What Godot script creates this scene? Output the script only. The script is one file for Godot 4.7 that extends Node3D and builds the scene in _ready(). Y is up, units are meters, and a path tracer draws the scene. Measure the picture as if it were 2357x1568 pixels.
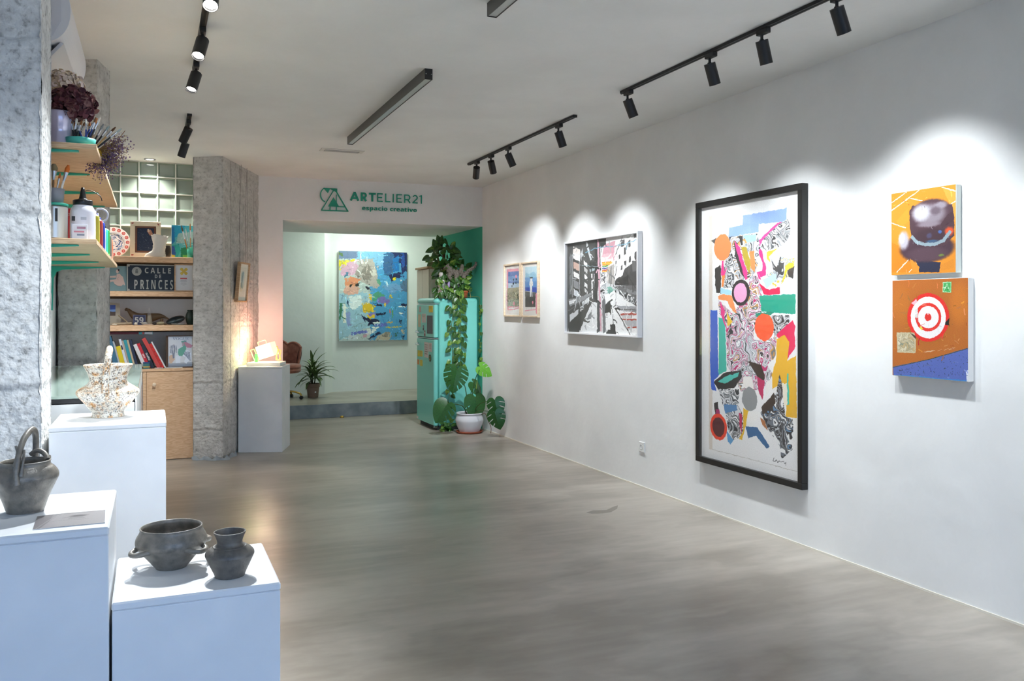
extends Node3D
# Gallery room. X runs across the room (right wall at 3.89), -Z runs away from the shop front, Y is up, metres.

const ROOM_H := 3.1
const WALL_X := 3.89
var used := {}
var mats := {}
var rng := RandomNumberGenerator.new()


class MB:
	# collects triangles; corners are given counter-clockwise as seen from outside
	var v := PackedVector3Array()
	var n := PackedVector3Array()
	var u := PackedVector2Array()
	var c := PackedColorArray()
	var i := PackedInt32Array()
	var t := Transform3D()
	var col := Color(1, 1, 1)

	func vert(p: Vector3, nn: Vector3, uv := Vector2.ZERO) -> int:
		v.append(t * p)
		n.append((t.basis * nn).normalized())
		u.append(uv)
		c.append(col)
		return v.size() - 1

	func tri3(a: int, b: int, d: int) -> void:
		i.append(a)
		i.append(d)
		i.append(b)

	func tri(a: Vector3, b: Vector3, d: Vector3) -> void:
		var nn := (b - a).cross(d - a)
		if nn.length_squared() < 1e-20:
			return
		tri3(vert(a, nn, Vector2(a.x, a.y)), vert(b, nn, Vector2(b.x, b.y)), vert(d, nn, Vector2(d.x, d.y)))

	func quad(a: Vector3, b: Vector3, d: Vector3, e: Vector3) -> MB:
		var nn := (b - a).cross(e - a)
		if nn.length_squared() < 1e-20:
			nn = (d - b).cross(e - b)
		var p := vert(a, nn, Vector2(0, 1))
		var q := vert(b, nn, Vector2(1, 1))
		var r := vert(d, nn, Vector2(1, 0))
		var s := vert(e, nn, Vector2(0, 0))
		tri3(p, q, r)
		tri3(p, r, s)
		return self

	func face(a: Vector3, b: Vector3, d: Vector3, e: Vector3, out: Vector3) -> void:
		if (b - a).cross(d - a).dot(out) < 0.0:
			quad(e, d, b, a)
		else:
			quad(a, b, d, e)

	func box(at: Vector3, size: Vector3, bev := 0.0) -> MB:
		var h := size * 0.5
		var b := minf(bev, minf(h.x, minf(h.y, h.z)) * 0.9)
		for ax in 3:
			var a1 := (ax + 1) % 3
			var a2 := (ax + 2) % 3
			for s: float in [-1.0, 1.0]:
				var q := []
				for k: Vector2 in [Vector2(-1, -1), Vector2(1, -1), Vector2(1, 1), Vector2(-1, 1)]:
					var p := Vector3.ZERO
					p[ax] = s * h[ax]
					p[a1] = k.x * (h[a1] - b)
					p[a2] = k.y * (h[a2] - b)
					q.append(at + p)
				var o := Vector3.ZERO
				o[ax] = s
				face(q[0], q[1], q[2], q[3], o)
			if b <= 0.0:
				continue
			for s1: float in [-1.0, 1.0]:
				for s2: float in [-1.0, 1.0]:
					var q := []
					for k: float in [-1.0, 1.0]:
						var p := Vector3.ZERO
						p[ax] = k * (h[ax] - b)
						p[a1] = s1 * h[a1]
						p[a2] = s2 * (h[a2] - b)
						q.append(at + p)
						p[a1] = s1 * (h[a1] - b)
						p[a2] = s2 * h[a2]
						q.append(at + p)
					var o := Vector3.ZERO
					o[a1] = s1
					o[a2] = s2
					face(q[0], q[2], q[3], q[1], o)
		if b > 0.0:
			for sx: float in [-1.0, 1.0]:
				for sy: float in [-1.0, 1.0]:
					for sz: float in [-1.0, 1.0]:
						var p1 := at + Vector3(sx * h.x, sy * (h.y - b), sz * (h.z - b))
						var p2 := at + Vector3(sx * (h.x - b), sy * h.y, sz * (h.z - b))
						var p3 := at + Vector3(sx * (h.x - b), sy * (h.y - b), sz * h.z)
						if (p2 - p1).cross(p3 - p1).dot(Vector3(sx, sy, sz)) < 0.0:
							tri(p1, p3, p2)
						else:
							tri(p1, p2, p3)
		return self

	func span(a: Vector3, b: Vector3, bev := 0.0) -> MB:
		return box((a + b) * 0.5, (b - a).abs(), bev)

	func lathe(prof: PackedVector2Array, seg := 48, wob := 0.0, ph := 0.0) -> MB:
		var base := v.size()
		var m := prof.size()
		var along := 0.0
		for k in m:
			if k > 0:
				along += prof[k].distance_to(prof[k - 1])
			var d1 := (prof[k] - prof[maxi(k - 1, 0)])
			var d2 := (prof[mini(k + 1, m - 1)] - prof[k])
			if d1.length() > 0.0:
				d1 = d1.normalized()
			if d2.length() > 0.0:
				d2 = d2.normalized()
			var d := d1 + d2
			for j in seg + 1:
				var a := TAU * j / seg
				var r := prof[k].x * (1.0 + wob * sin(2.0 * a + ph) + wob * 0.6 * sin(3.0 * a + 2.0 * ph + prof[k].y * 30.0))
				vert(Vector3(r * cos(a), prof[k].y, -r * sin(a)), Vector3(d.y * cos(a), -d.x, -d.y * sin(a)), Vector2(float(j) / seg, along))
		for k in m - 1:
			for j in seg:
				var p := base + k * (seg + 1) + j
				var q := p + seg + 1
				tri3(p, p + 1, q + 1)
				tri3(p, q + 1, q)
		return self

	func tube(pts: PackedVector3Array, rad: Array, seg := 8, flat := 1.0) -> MB:
		# rad: one radius, or one for each point; flat squeezes the section across its first axis
		var base := v.size()
		var m := pts.size()
		var side := Vector3.ZERO
		for k in m:
			var d := (pts[mini(k + 1, m - 1)] - pts[maxi(k - 1, 0)]).normalized()
			if side == Vector3.ZERO:
				side = d.cross(Vector3.UP if absf(d.y) < 0.9 else Vector3.RIGHT).normalized()
			side = (side - d * side.dot(d)).normalized()
			var up := d.cross(side)
			var r: float = rad[mini(k, rad.size() - 1)]
			for j in seg + 1:
				var a := TAU * j / seg
				var o := side * cos(a) * flat + up * sin(a)
				vert(pts[k] + o * r, side * cos(a) / flat + up * sin(a), Vector2(float(j) / seg, float(k) / m))
		for k in m - 1:
			for j in seg:
				var p := base + k * (seg + 1) + j
				var q := p + seg + 1
				tri3(p, p + 1, q + 1)
				tri3(p, q + 1, q)
		for e in 2:
			var k := 0 if e == 0 else m - 1
			var d := (pts[0] - pts[1]) if e == 0 else (pts[m - 1] - pts[m - 2])
			var ci := vert(pts[k], d)
			var ring := []
			for j in seg:
				var q := base + k * (seg + 1) + j
				v.append(v[q])
				n.append(n[ci])
				u.append(u[q])
				c.append(col)
				ring.append(v.size() - 1)
			for j in seg:
				if e == 0:
					tri3(ci, ring[(j + 1) % seg], ring[j])
				else:
					tri3(ci, ring[j], ring[(j + 1) % seg])
		return self

	func cyl(a: Vector3, b: Vector3, r: float, seg := 20, r2 := -1.0) -> MB:
		return tube(PackedVector3Array([a, b]), [r, r if r2 < 0.0 else r2], seg)

	func prism(poly: PackedVector2Array, z0: float, z1: float) -> MB:
		# a flat outline in x, y, given thickness along z
		var p := poly.duplicate()
		if Geometry2D.is_polygon_clockwise(p):
			p.reverse()
		var idx := Geometry2D.triangulate_polygon(p)
		var f := v.size()
		for q in p:
			vert(Vector3(q.x, q.y, z1), Vector3.BACK, q)
		var g := v.size()
		for q in p:
			vert(Vector3(q.x, q.y, z0), Vector3.FORWARD, q)
		for k in idx.size() / 3:
			var a := idx[k * 3]
			var b := idx[k * 3 + 1]
			var d := idx[k * 3 + 2]
			if (p[b] - p[a]).cross(p[d] - p[a]) < 0.0:
				var s := b
				b = d
				d = s
			tri3(f + a, f + b, f + d)
			tri3(g + a, g + d, g + b)
		for k in p.size():
			var a := p[k]
			var b := p[(k + 1) % p.size()]
			quad(Vector3(a.x, a.y, z0), Vector3(b.x, b.y, z0), Vector3(b.x, b.y, z1), Vector3(a.x, a.y, z1))
		return self

	func plan(poly: PackedVector2Array, y0: float, y1: float) -> MB:
		# an outline in plan (x, z), standing from y0 to y1
		var q := PackedVector2Array()
		for p in poly:
			q.append(Vector2(p.x, -p.y))
		var keep := t
		t = t * Transform3D(Basis(Vector3(1, 0, 0), -PI / 2), Vector3.ZERO)
		prism(q, y0, y1)
		t = keep
		return self

	func grid(rows: Array, uvs := true) -> MB:
		# rows of points, smooth; normals out where rows go up and points go counter-clockwise
		var base := v.size()
		var nr := rows.size()
		var nc: int = rows[0].size()
		for r in nr:
			for k in nc:
				var du: Vector3 = rows[r][mini(k + 1, nc - 1)] - rows[r][maxi(k - 1, 0)]
				var dv: Vector3 = rows[mini(r + 1, nr - 1)][k] - rows[maxi(r - 1, 0)][k]
				var nn := du.cross(dv)
				if nn.length_squared() < 1e-18:
					nn = Vector3.UP
				vert(rows[r][k], nn.normalized(), Vector2(float(k) / (nc - 1), 1.0 - float(r) / (nr - 1)) if uvs else Vector2.ZERO)
		for r in nr - 1:
			for k in nc - 1:
				var p := base + r * nc + k
				tri3(p, p + 1, p + nc + 1)
				tri3(p, p + nc + 1, p + nc)
		return self

	func mesh() -> ArrayMesh:
		var a := []
		a.resize(Mesh.ARRAY_MAX)
		a[Mesh.ARRAY_VERTEX] = v
		a[Mesh.ARRAY_NORMAL] = n
		a[Mesh.ARRAY_TEX_UV] = u
		a[Mesh.ARRAY_COLOR] = c
		a[Mesh.ARRAY_INDEX] = i
		var m := ArrayMesh.new()
		m.add_surface_from_arrays(Mesh.PRIMITIVE_TRIANGLES, a)
		return m


# ---------------------------------------------------------------- nodes
func numbered(called: String) -> String:
	var k: int = used.get(called, 0)
	used[called] = k + 1
	return called if k == 0 else "%s_%03d" % [called, k]


func tag(o: Node3D, label: String, category: String, group := "") -> Node3D:
	o.set_meta("label", label)
	o.set_meta("category", category)
	if group:
		o.set_meta("group", group)
	return o


func thing(called: String, label: String, category: String, at := Vector3.ZERO, turn := 0.0, group := "") -> Node3D:
	var o := Node3D.new()
	o.name = numbered(called)
	add_child(o)
	o.position = at
	o.rotation.y = turn
	return tag(o, label, category, group)


func put(parent: Node, called: String, mesh: Mesh, m: Material) -> MeshInstance3D:
	var o := MeshInstance3D.new()
	o.name = numbered(called) if parent == self else called
	o.mesh = mesh
	o.material_override = m
	parent.add_child(o, true)
	return o


func part(parent: Node, called: String, b: MB, m: Material) -> MeshInstance3D:
	return put(parent, called, b.mesh(), m)


func struct(called: String, b: MB, m: Material) -> MeshInstance3D:
	var o := part(self, called, b, m)
	o.set_meta("kind", "structure")
	return o


func copy_of(o: Node3D, label: String, at: Vector3, turn := 0.0) -> Node3D:
	var d: Node3D = o.duplicate()
	d.name = numbered(String(o.name).trim_suffix("_" + String(o.name).right(3)) if String(o.name).right(3).is_valid_int() else String(o.name))
	add_child(d)
	d.position = at
	d.rotation.y = turn
	d.set_meta("label", label)
	return d


func P3(a: Array) -> PackedVector3Array:
	var r := PackedVector3Array()
	for k in a.size() / 3:
		r.append(Vector3(a[k * 3], a[k * 3 + 1], a[k * 3 + 2]))
	return r


func P2(a: Array) -> PackedVector2Array:
	var r := PackedVector2Array()
	for k in a.size() / 2:
		r.append(Vector2(a[k * 2], a[k * 2 + 1]))
	return r


func smooth3(p: PackedVector3Array, per := 5) -> PackedVector3Array:
	var r := PackedVector3Array()
	for k in p.size() - 1:
		for j in per:
			r.append(p[k].cubic_interpolate(p[k + 1], p[maxi(k - 1, 0)], p[mini(k + 2, p.size() - 1)], float(j) / per))
	r.append(p[p.size() - 1])
	return r


func smooth2(p: PackedVector2Array, per := 5) -> PackedVector2Array:
	var r := PackedVector2Array()
	for k in p.size() - 1:
		for j in per:
			r.append(p[k].cubic_interpolate(p[k + 1], p[maxi(k - 1, 0)], p[mini(k + 2, p.size() - 1)], float(j) / per))
	r.append(p[p.size() - 1])
	return r


# ---------------------------------------------------------------- materials
func mat(hex: String, rough := 0.6, metal := 0.0) -> StandardMaterial3D:
	var key := "%s_%s_%s" % [hex, rough, metal]
	if not mats.has(key):
		var m := StandardMaterial3D.new()
		m.albedo_color = Color(hex)
		m.roughness = rough
		m.metallic = metal
		mats[key] = m
	return mats[key]


func vmat(key: String, rough := 0.6, back := Color.BLACK) -> StandardMaterial3D:
	# colour from the mesh
	if not mats.has(key):
		var m := StandardMaterial3D.new()
		m.vertex_color_use_as_albedo = true
		m.roughness = rough
		if back != Color.BLACK:
			m.backlight_enabled = true
			m.backlight = back
		mats[key] = m
	return mats[key]


func glass_mat(hex: String, alpha: float, rough := 0.03) -> StandardMaterial3D:
	var key := "glass_%s_%s" % [hex, alpha]
	if not mats.has(key):
		var m := StandardMaterial3D.new()
		m.albedo_color = Color(Color(hex), alpha)
		m.transparency = BaseMaterial3D.TRANSPARENCY_ALPHA
		m.roughness = rough
		mats[key] = m
	return mats[key]


func glow_mat(hex: String, energy: float) -> StandardMaterial3D:
	var key := "glow_%s_%s" % [hex, energy]
	if not mats.has(key):
		var m := StandardMaterial3D.new()
		m.albedo_color = Color(hex)
		m.emission_enabled = true
		m.emission = Color(hex)
		m.emission_energy_multiplier = energy
		mats[key] = m
	return mats[key]


func noise_tex(freq: float, seed_: int, colours: Array, side := 512, octaves := 4) -> NoiseTexture2D:
	var f := FastNoiseLite.new()
	f.seed = seed_
	f.frequency = freq
	f.fractal_octaves = octaves
	var t := NoiseTexture2D.new()
	t.width = side
	t.height = side
	t.seamless = true
	t.noise = f
	if colours.size():
		var g := Gradient.new()
		g.offsets = PackedFloat32Array()
		g.colors = PackedColorArray()
		var off := PackedFloat32Array()
		var cs := PackedColorArray()
		for k in colours.size():
			off.append(colours[k][0])
			cs.append(Color(colours[k][1]))
		g.offsets = off
		g.colors = cs
		t.color_ramp = g
	return t


func relief_tex(freq: float, seed_: int, strength: float, side := 512, octaves := 4) -> NoiseTexture2D:
	var t := noise_tex(freq, seed_, [], side, octaves)
	t.as_normal_map = true
	t.bump_strength = strength
	return t


func tri_mat(key: String, colour: Texture2D, size: float, rough := 0.7, relief: Texture2D = null, relief_k := 1.0, world := true) -> StandardMaterial3D:
	# a texture laid on by position; size is how many metres it spans
	if not mats.has(key):
		var m := StandardMaterial3D.new()
		m.albedo_texture = colour
		m.roughness = rough
		m.uv1_triplanar = true
		m.uv1_world_triplanar = world
		m.uv1_scale = Vector3.ONE / size
		if relief:
			m.normal_enabled = true
			m.normal_texture = relief
			m.normal_scale = relief_k
		mats[key] = m
	return mats[key]


func uv_mat(key: String, im: Image, rough := 0.7) -> StandardMaterial3D:
	var m := StandardMaterial3D.new()
	m.albedo_texture = ImageTexture.create_from_image(im)
	m.roughness = rough
	mats[key] = m
	return m


# ---------------------------------------------------------------- painting flat artworks
func spans(p: PackedVector2Array, y: float) -> Array:
	var xs := []
	for k in p.size():
		var a := p[k]
		var b := p[(k + 1) % p.size()]
		if (a.y <= y) != (b.y <= y):
			xs.append(a.x + (y - a.y) / (b.y - a.y) * (b.x - a.x))
	xs.sort()
	return xs


func fill(im: Image, p: PackedVector2Array, col: Color) -> void:
	var lo := 1e9
	var hi := -1e9
	for q in p:
		lo = minf(lo, q.y)
		hi = maxf(hi, q.y)
	for y in range(maxi(0, int(lo)), mini(im.get_height(), int(hi) + 1)):
		var xs := spans(p, y + 0.5)
		for k in xs.size() / 2:
			var x0 := clampi(roundi(xs[k * 2]), 0, im.get_width())
			var x1 := clampi(roundi(xs[k * 2 + 1]), 0, im.get_width())
			if x1 > x0:
				im.fill_rect(Rect2i(x0, y, x1 - x0, 1), col)


func stroke(im: Image, p: PackedVector2Array, w: float, col: Color) -> void:
	for k in p.size() - 1:
		var d := (p[k + 1] - p[k])
		if d.length() < 0.01:
			continue
		var s := d.normalized().orthogonal() * w * 0.5
		var e := d.normalized() * w * 0.3
		fill(im, PackedVector2Array([p[k] + s - e, p[k + 1] + s + e, p[k + 1] - s + e, p[k] - s - e]), col)


const PALETTES := {
	"g": ["1f1f20", "8f9396", "f0efee", "55585b", "d9dadb", "2a2a2b", "f3f2f0", "a9adb0", "e6e5e3"],
	"w": ["f0eeec", "26262a", "c9ccd0", "9aa0a6", "f2f0ee", "d8a05a", "3a3a3c", "e8e8ea", "b8b9be", "f0eeec"],
	"y": ["f3f2ef", "3a3c3e", "dfe3e6", "9fa3a6", "f4f3f0", "e7c23a", "f2f1ef", "6b6e70", "c9e3ea", "f3f2ef"],
	"v": ["f0efee", "2a2a2d", "b9bdc2", "f2f1f0", "8f959b", "d6d3da", "c22a6a", "f1f0ee", "2f3033", "d9b0c4", "e9e8ea", "c9924a", "6f757a", "f3f2f1"],
	"k": ["1d1b1b", "35363a", "c9ced2", "1f1d1d", "6d747c", "efefed", "26282c", "5f88ad", "1b1a1a", "8b9198"],
	"d": ["b9b49a", "6b6a5a", "d8d2bc", "8a876e", "4d4c42", "cfc7a4", "9a957c", "a89a86"],
	"s": ["c9bb97", "b3a684", "d6cbab", "a99d80", "c2a878", "8f927c", "d9cfb4"],
}


func paint(w: int, h: int, ground: String, shapes: Array, seed_: int, wobble := 0.0, grain := 0.0, strokes := 0) -> Image:
	var im := Image.create(w, h, false, Image.FORMAT_RGB8)
	im.fill(Color(ground))
	var f := FastNoiseLite.new()
	f.seed = seed_
	f.frequency = 0.011
	f.fractal_octaves = 2
	var sc := Vector2(w, h) / 1000.0
	for s in shapes:
		var a: Array = s[2]
		if s[0] == "e":
			var at := Vector2(a[0], a[1]) * sc
			var r := Vector2(a[2], a[3]) * sc
			var col := Color(s[1])
			var soft: float = s[3]
			for y in range(maxi(0, int(at.y - r.y)), mini(h, int(at.y + r.y) + 1)):
				for x in range(maxi(0, int(at.x - r.x)), mini(w, int(at.x + r.x) + 1)):
					var d := (Vector2(x, y) - at) / r
					var q := d.length()
					if q < 1.0:
						if soft > 0.0:
							im.set_pixel(x, y, im.get_pixel(x, y).lerp(col, smoothstep(1.0, 1.0 - 0.6 * soft, q)))
						else:
							im.set_pixel(x, y, col)
			continue
		var p := PackedVector2Array()
		for k in a.size() / 2:
			p.append(Vector2(a[k * 2], a[k * 2 + 1]) * sc)
		if s[0] == "p":
			fill(im, p, Color(s[1]))
		elif s[0] == "l":
			stroke(im, p, maxf(1.0, s[3] * w / 520.0), Color(s[1]))
		else:
			var pal := []
			for q in PALETTES[s[1]]:
				pal.append(Color(q))
			var dir := Vector2.from_angle(deg_to_rad(s[3]))
			var lo := 1e9
			var hi := -1e9
			for q in p:
				lo = minf(lo, q.y)
				hi = maxf(hi, q.y)
			for y in range(maxi(0, int(lo)), mini(h, int(hi) + 1)):
				var xs := spans(p, y + 0.5)
				for k in xs.size() / 2:
					for x in range(clampi(roundi(xs[k * 2]), 0, w), clampi(roundi(xs[k * 2 + 1]), 0, w)):
						var q := Vector2(x, y) * (520.0 / w)
						var wx := f.get_noise_2d(q.x, q.y)
						var wy := f.get_noise_2d(q.x + 400.0, q.y - 300.0)
						var r := q + Vector2(wx, wy) * 70.0
						var along := r.dot(dir)
						var across := r.dot(dir.orthogonal())
						var val := f.get_noise_2d(across * 1.7 + 90.0, along * 0.4) * 1.35 + f.get_noise_2d(across * 5.0, along * 1.0 + 50.0) * 0.22
						im.set_pixel(x, y, pal[int(fposmod(val * 0.5 + 0.5, 1.0) * pal.size()) % pal.size()])
	if strokes:
		var r := RandomNumberGenerator.new()
		r.seed = seed_
		for k in strokes:
			var at := Vector2(r.randf() * w, r.randf() * h)
			var col := im.get_pixel(int(at.x) % w, int(at.y) % h)
			col = Color.from_hsv(fposmod(col.h + r.randf_range(-0.02, 0.02), 1.0), clampf(col.s * r.randf_range(0.7, 1.15), 0, 1), clampf(col.v * r.randf_range(0.78, 1.22), 0, 1))
			var d := Vector2.from_angle(r.randf_range(-0.5, 0.5) + (PI / 2 if r.randf() < 0.45 else 0.0)) * r.randf_range(0.008, 0.045) * w
			stroke(im, PackedVector2Array([at, at + d, at + d * 1.7 + d.orthogonal() * r.randf_range(-0.4, 0.4)]), r.randf_range(1.5, 7.0) * w / 520.0, col)
	if wobble > 0.0 or grain > 0.0:
		var src := im.duplicate()
		f.frequency = 0.035
		for y in h:
			for x in w:
				var q := Vector2(x, y) * (520.0 / w)
				var n1 := f.get_noise_2d(q.x, q.y)
				var n2 := f.get_noise_2d(q.x * 1.1 + 500.0, q.y + 77.0)
				var c: Color = src.get_pixel(clampi(x + int(n1 * wobble), 0, w - 1), clampi(y + int(n2 * wobble), 0, h - 1))
				var k := 1.0 + grain * f.get_noise_2d(q.x * 6.0, q.y * 9.0)
				im.set_pixel(x, y, Color(c.r * k, c.g * k, c.b * k))
	return im


func writing(parent: Node, called: String, txt: String, height: float, m: Material, at: Vector3, rot := Vector3.ZERO, depth := 0.002, serif := false, bold := true, wide := 1.0) -> MeshInstance3D:
	var t := TextMesh.new()
	var f := SystemFont.new()
	f.font_names = PackedStringArray(["Droid Serif" if serif else "Droid Sans"])
	f.font_weight = 700 if bold else 400
	t.font = f
	t.text = txt
	t.font_size = 64
	t.pixel_size = height / 46.0
	t.depth = depth
	t.curve_step = 2.0
	var o := put(parent, called, t, m)
	o.position = at
	o.rotation = rot
	o.scale = Vector3(wide, 1, 1)
	return o


func _ready() -> void:
	rng.seed = 7
	# ---- camera: level, looking 23.2 degrees to the right of the room's length, lens shifted down a little
	var cam := Camera3D.new()
	cam.name = "camera"
	cam.projection = Camera3D.PROJECTION_FRUSTUM
	cam.near = 0.05
	cam.far = 60.0
	cam.size = 1568.0 / 1930.0 * 0.05
	cam.frustum_offset = Vector2(0, -74.5 / 1930.0 * 0.05)
	cam.position = Vector3(0, 1.55, 0)
	cam.rotation.y = -deg_to_rad(23.1825)
	add_child(cam)
	cam.current = true
	# ---- daylight: an even pale blue sky outside the shop window behind the camera
	var env := Environment.new()
	env.background_mode = Environment.BG_SKY
	var sky_m := ProceduralSkyMaterial.new()
	sky_m.sky_top_color = Color("86b2ee")
	sky_m.sky_horizon_color = Color("9cc0f0")
	sky_m.ground_horizon_color = Color("a5adb8")
	sky_m.ground_bottom_color = Color("7d8087")
	sky_m.energy_multiplier = 2.6
	var sky := Sky.new()
	sky.sky_material = sky_m
	env.sky = sky
	env.tonemap_mode = Environment.TONE_MAPPER_LINEAR
	env.tonemap_exposure = 1.75
	env.sdfgi_enabled = true
	env.ssao_enabled = true
	env.ssil_enabled = true
	var we := WorldEnvironment.new()
	we.name = "environment"
	we.environment = env
	add_child(we)

	build_room()
	build_columns()
	build_ceiling_fittings()
	build_back_room()
	build_artworks()
	build_plinths_and_pots()
	build_left_shelves()
	build_niche()
	build_fridge_corner()


# ---------------------------------------------------------------- the room
func plaster(key: String, base: Color, seed_: int) -> StandardMaterial3D:
	var a := base.darkened(0.025)
	var b := base.lightened(0.02)
	var m := tri_mat(key, noise_tex(0.006, seed_, [[0.2, a.to_html(false)], [0.8, b.to_html(false)]], 512, 5), 2.6, 0.85, relief_tex(0.012, seed_ + 1, 2.2, 512, 5), 0.35)
	return m


func floor_image() -> Image:
	var side := 1024
	var f := FastNoiseLite.new()
	f.seed = 11
	f.frequency = 0.0045
	f.fractal_octaves = 5
	var g := FastNoiseLite.new()
	g.seed = 23
	g.frequency = 0.02
	g.fractal_octaves = 4
	var im := Image.create(side, side, false, Image.FORMAT_RGB8)
	var dark := Color("8d857a")
	var mid := Color("9d958a")
	var pale := Color("ada59a")
	for y in side:
		for x in side:
			# trowelled clouds, drawn out along one way; mirrored ends meet
			var mx := absf(x - side * 0.5)
			var my := absf(y - side * 0.5)
			var w := f.get_noise_2d(mx, my * 1.6) * 60.0
			var a := f.get_noise_2d(mx * 0.7 + w, my * 1.5 + w * 0.6 + 900.0)
			var b := g.get_noise_2d(mx * 0.6 + w, my * 2.2)
			var t := clampf(0.5 + a * 0.95 + b * 0.35, 0.0, 1.0)
			im.set_pixel(x, y, dark.lerp(mid, t * 2.0) if t < 0.5 else mid.lerp(pale, t * 2.0 - 1.0))
	return im


func build_room() -> void:
	var white := plaster("wall_white", Color("f1f1ef"), 31)
	var ceil_m := plaster("ceiling_white", Color("efefec"), 37)
	var floor_m := tri_mat("floor", ImageTexture.create_from_image(floor_image()), 5.2, 0.34, relief_tex(0.02, 5, 1.2), 0.12)
	floor_m.roughness_texture = noise_tex(0.008, 12, [[0.2, "d0d0d0"], [0.8, "ffffff"]], 512, 4)
	floor_m.roughness_texture_channel = BaseMaterial3D.TEXTURE_CHANNEL_RED
	struct("floor", MB.new().span(Vector3(-1.95, -0.2, 2.8), Vector3(4.1, 0, -11.93)), floor_m)
	# an old smear worn into the floor
	part(get_node("floor"), "stain", MB.new().plan(P2([3.02, -5.62, 3.1, -5.66, 3.2, -5.63, 3.3, -5.70, 3.36, -5.73, 3.30, -5.64, 3.2, -5.56, 3.12, -5.55, 3.04, -5.58]), 0.0, 0.0006), mat("857e74", 0.45))
	var raised := struct("floor_raised", MB.new().span(Vector3(0.4, -0.2, -11.95), Vector3(5.8, 0.19, -14.0)), floor_m)
	part(raised, "riser", MB.new().span(Vector3(0.45, -0.01, -11.935), Vector3(4.05, 0.189, -11.9515)), tri_mat("riser", noise_tex(0.01, 77, [[0.2, "707a80"], [0.8, "8d969a"]]), 1.6, 0.5))  # same cement as the floor; its bluish shade is put into the colour
	struct("ceiling", MB.new().span(Vector3(-2.1, ROOM_H, 2.9), Vector3(5.9, ROOM_H + 0.2, -14.1)), ceil_m)
	# right wall, and its stretch beyond the opening painted green
	struct("wall_right", MB.new().span(Vector3(WALL_X, 0, 2.8), Vector3(WALL_X + 0.2, ROOM_H, -10.05)), white)
	struct("wall_passage", MB.new().span(Vector3(WALL_X, 0, -10.05), Vector3(WALL_X + 0.2, ROOM_H, -11.8)), plaster("wall_green", Color("3fb094"), 41))
	struct("wall_back", MB.new().plan(P2([0.7, -10.212, 1.411, -10.176, 1.411, -11.85, 0.7, -11.85]), 0, ROOM_H), white)
	struct("trim_header", MB.new().plan(P2([1.411, -10.176, WALL_X, -10.05, WALL_X, -11.78, 1.411, -11.78]), 2.597, ROOM_H), white)
	struct("wall_left", MB.new().span(Vector3(-0.76, 0, -3.6), Vector3(-0.56, ROOM_H, -9.8)), white)
	struct("wall_street", MB.new().span(Vector3(-2.1, 0, 2.8), Vector3(-1.9, ROOM_H, -3.6)), white)
	struct("wall_recess", MB.new().span(Vector3(-1.9, 0, -3.45), Vector3(-0.76, ROOM_H, -3.65)), white)
	struct("wall_niche", MB.new().span(Vector3(-0.56, 0, -9.66), Vector3(0.57, 2.06, -9.85)), white)
	struct("wall_block", MB.new().span(Vector3(-0.56, 2.06, -9.74), Vector3(0.57, ROOM_H, -9.85)), white)
	# shop front behind the camera
	var fw := MB.new()
	fw.span(Vector3(-1.9, 0, 2.5), Vector3(-1.5, ROOM_H, 2.7))
	fw.span(Vector3(3.5, 0, 2.5), Vector3(WALL_X, ROOM_H, 2.7))
	fw.span(Vector3(-1.5, 0, 2.5), Vector3(3.5, 0.12, 2.7))
	fw.span(Vector3(-1.5, 2.75, 2.5), Vector3(3.5, ROOM_H, 2.7))
	struct("wall_front", fw, white)
	var win := struct("window_1", MB.new().span(Vector3(-1.5, 0.12, 2.58), Vector3(3.5, 0.17, 2.64)), mat("2b2c2e", 0.5))
	for x: float in [-1.475, 0.2, 1.85, 3.475]:
		part(win, "mullion", MB.new().span(Vector3(x - 0.025, 0.17, 2.58), Vector3(x + 0.025, 2.75, 2.64)), mat("2b2c2e", 0.5))
	for x: float in [-1.45, 0.225, 1.875]:
		part(win, "pane", MB.new().quad(Vector3(x, 0.17, 2.61), Vector3(x + 1.6, 0.17, 2.61), Vector3(x + 1.6, 2.75, 2.61), Vector3(x, 2.75, 2.61)), glass_mat("ffffff", 0.03))
	struct("ground_outside", MB.new().span(Vector3(-8, -0.3, 2.8), Vector3(10, -0.02, 14)), mat("8a8a88", 0.9))
	# thin pale joint along the foot of the right wall
	struct("baseboard_right", MB.new().span(Vector3(WALL_X - 0.006, 0.0, 2.4), Vector3(WALL_X - 0.0005, 0.012, -10.04)), mat("e6e0d2", 0.7))
	# back room shell
	var bw := plaster("wall_backroom", Color("e4e7e2"), 53)
	struct("wall_far", MB.new().plan(P2([0.4, -13.42, 2.5, -13.38, 2.68, -13.66, 5.8, -13.62, 5.8, -14.0, 0.4, -14.0]), 0.19, ROOM_H), bw)
	struct("wall_far_left", MB.new().span(Vector3(0.4, 0.0, -11.85), Vector3(0.6, ROOM_H, -13.41)), bw)
	struct("wall_far_right", MB.new().span(Vector3(5.6, 0.19, -11.8), Vector3(5.8, ROOM_H, -13.62)), bw)
	struct("wall_far_front", MB.new().span(Vector3(WALL_X + 0.2, 0.0, -11.6), Vector3(5.8, ROOM_H, -11.8)), bw)
	# wall socket
	var s := thing("wall_socket", "small white wall socket low on the right wall beside the tall black frame", "socket", Vector3(WALL_X, 0.35, -6.218), -PI / 2)
	part(s, "cover_plate", MB.new().box(Vector3(0, 0, 0.006), Vector3(0.088, 0.088, 0.011), 0.003), mat("e8e8e6", 0.4))
	var dish := MB.new()
	dish.t = Transform3D(Basis(Vector3.RIGHT, PI / 2), Vector3(0, 0, 0.0))
	dish.lathe(P2([0, 0.006, 0.017, 0.006, 0.019, 0.0135, 0.022, 0.0135, 0.022, 0.0115]), 32)
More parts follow.
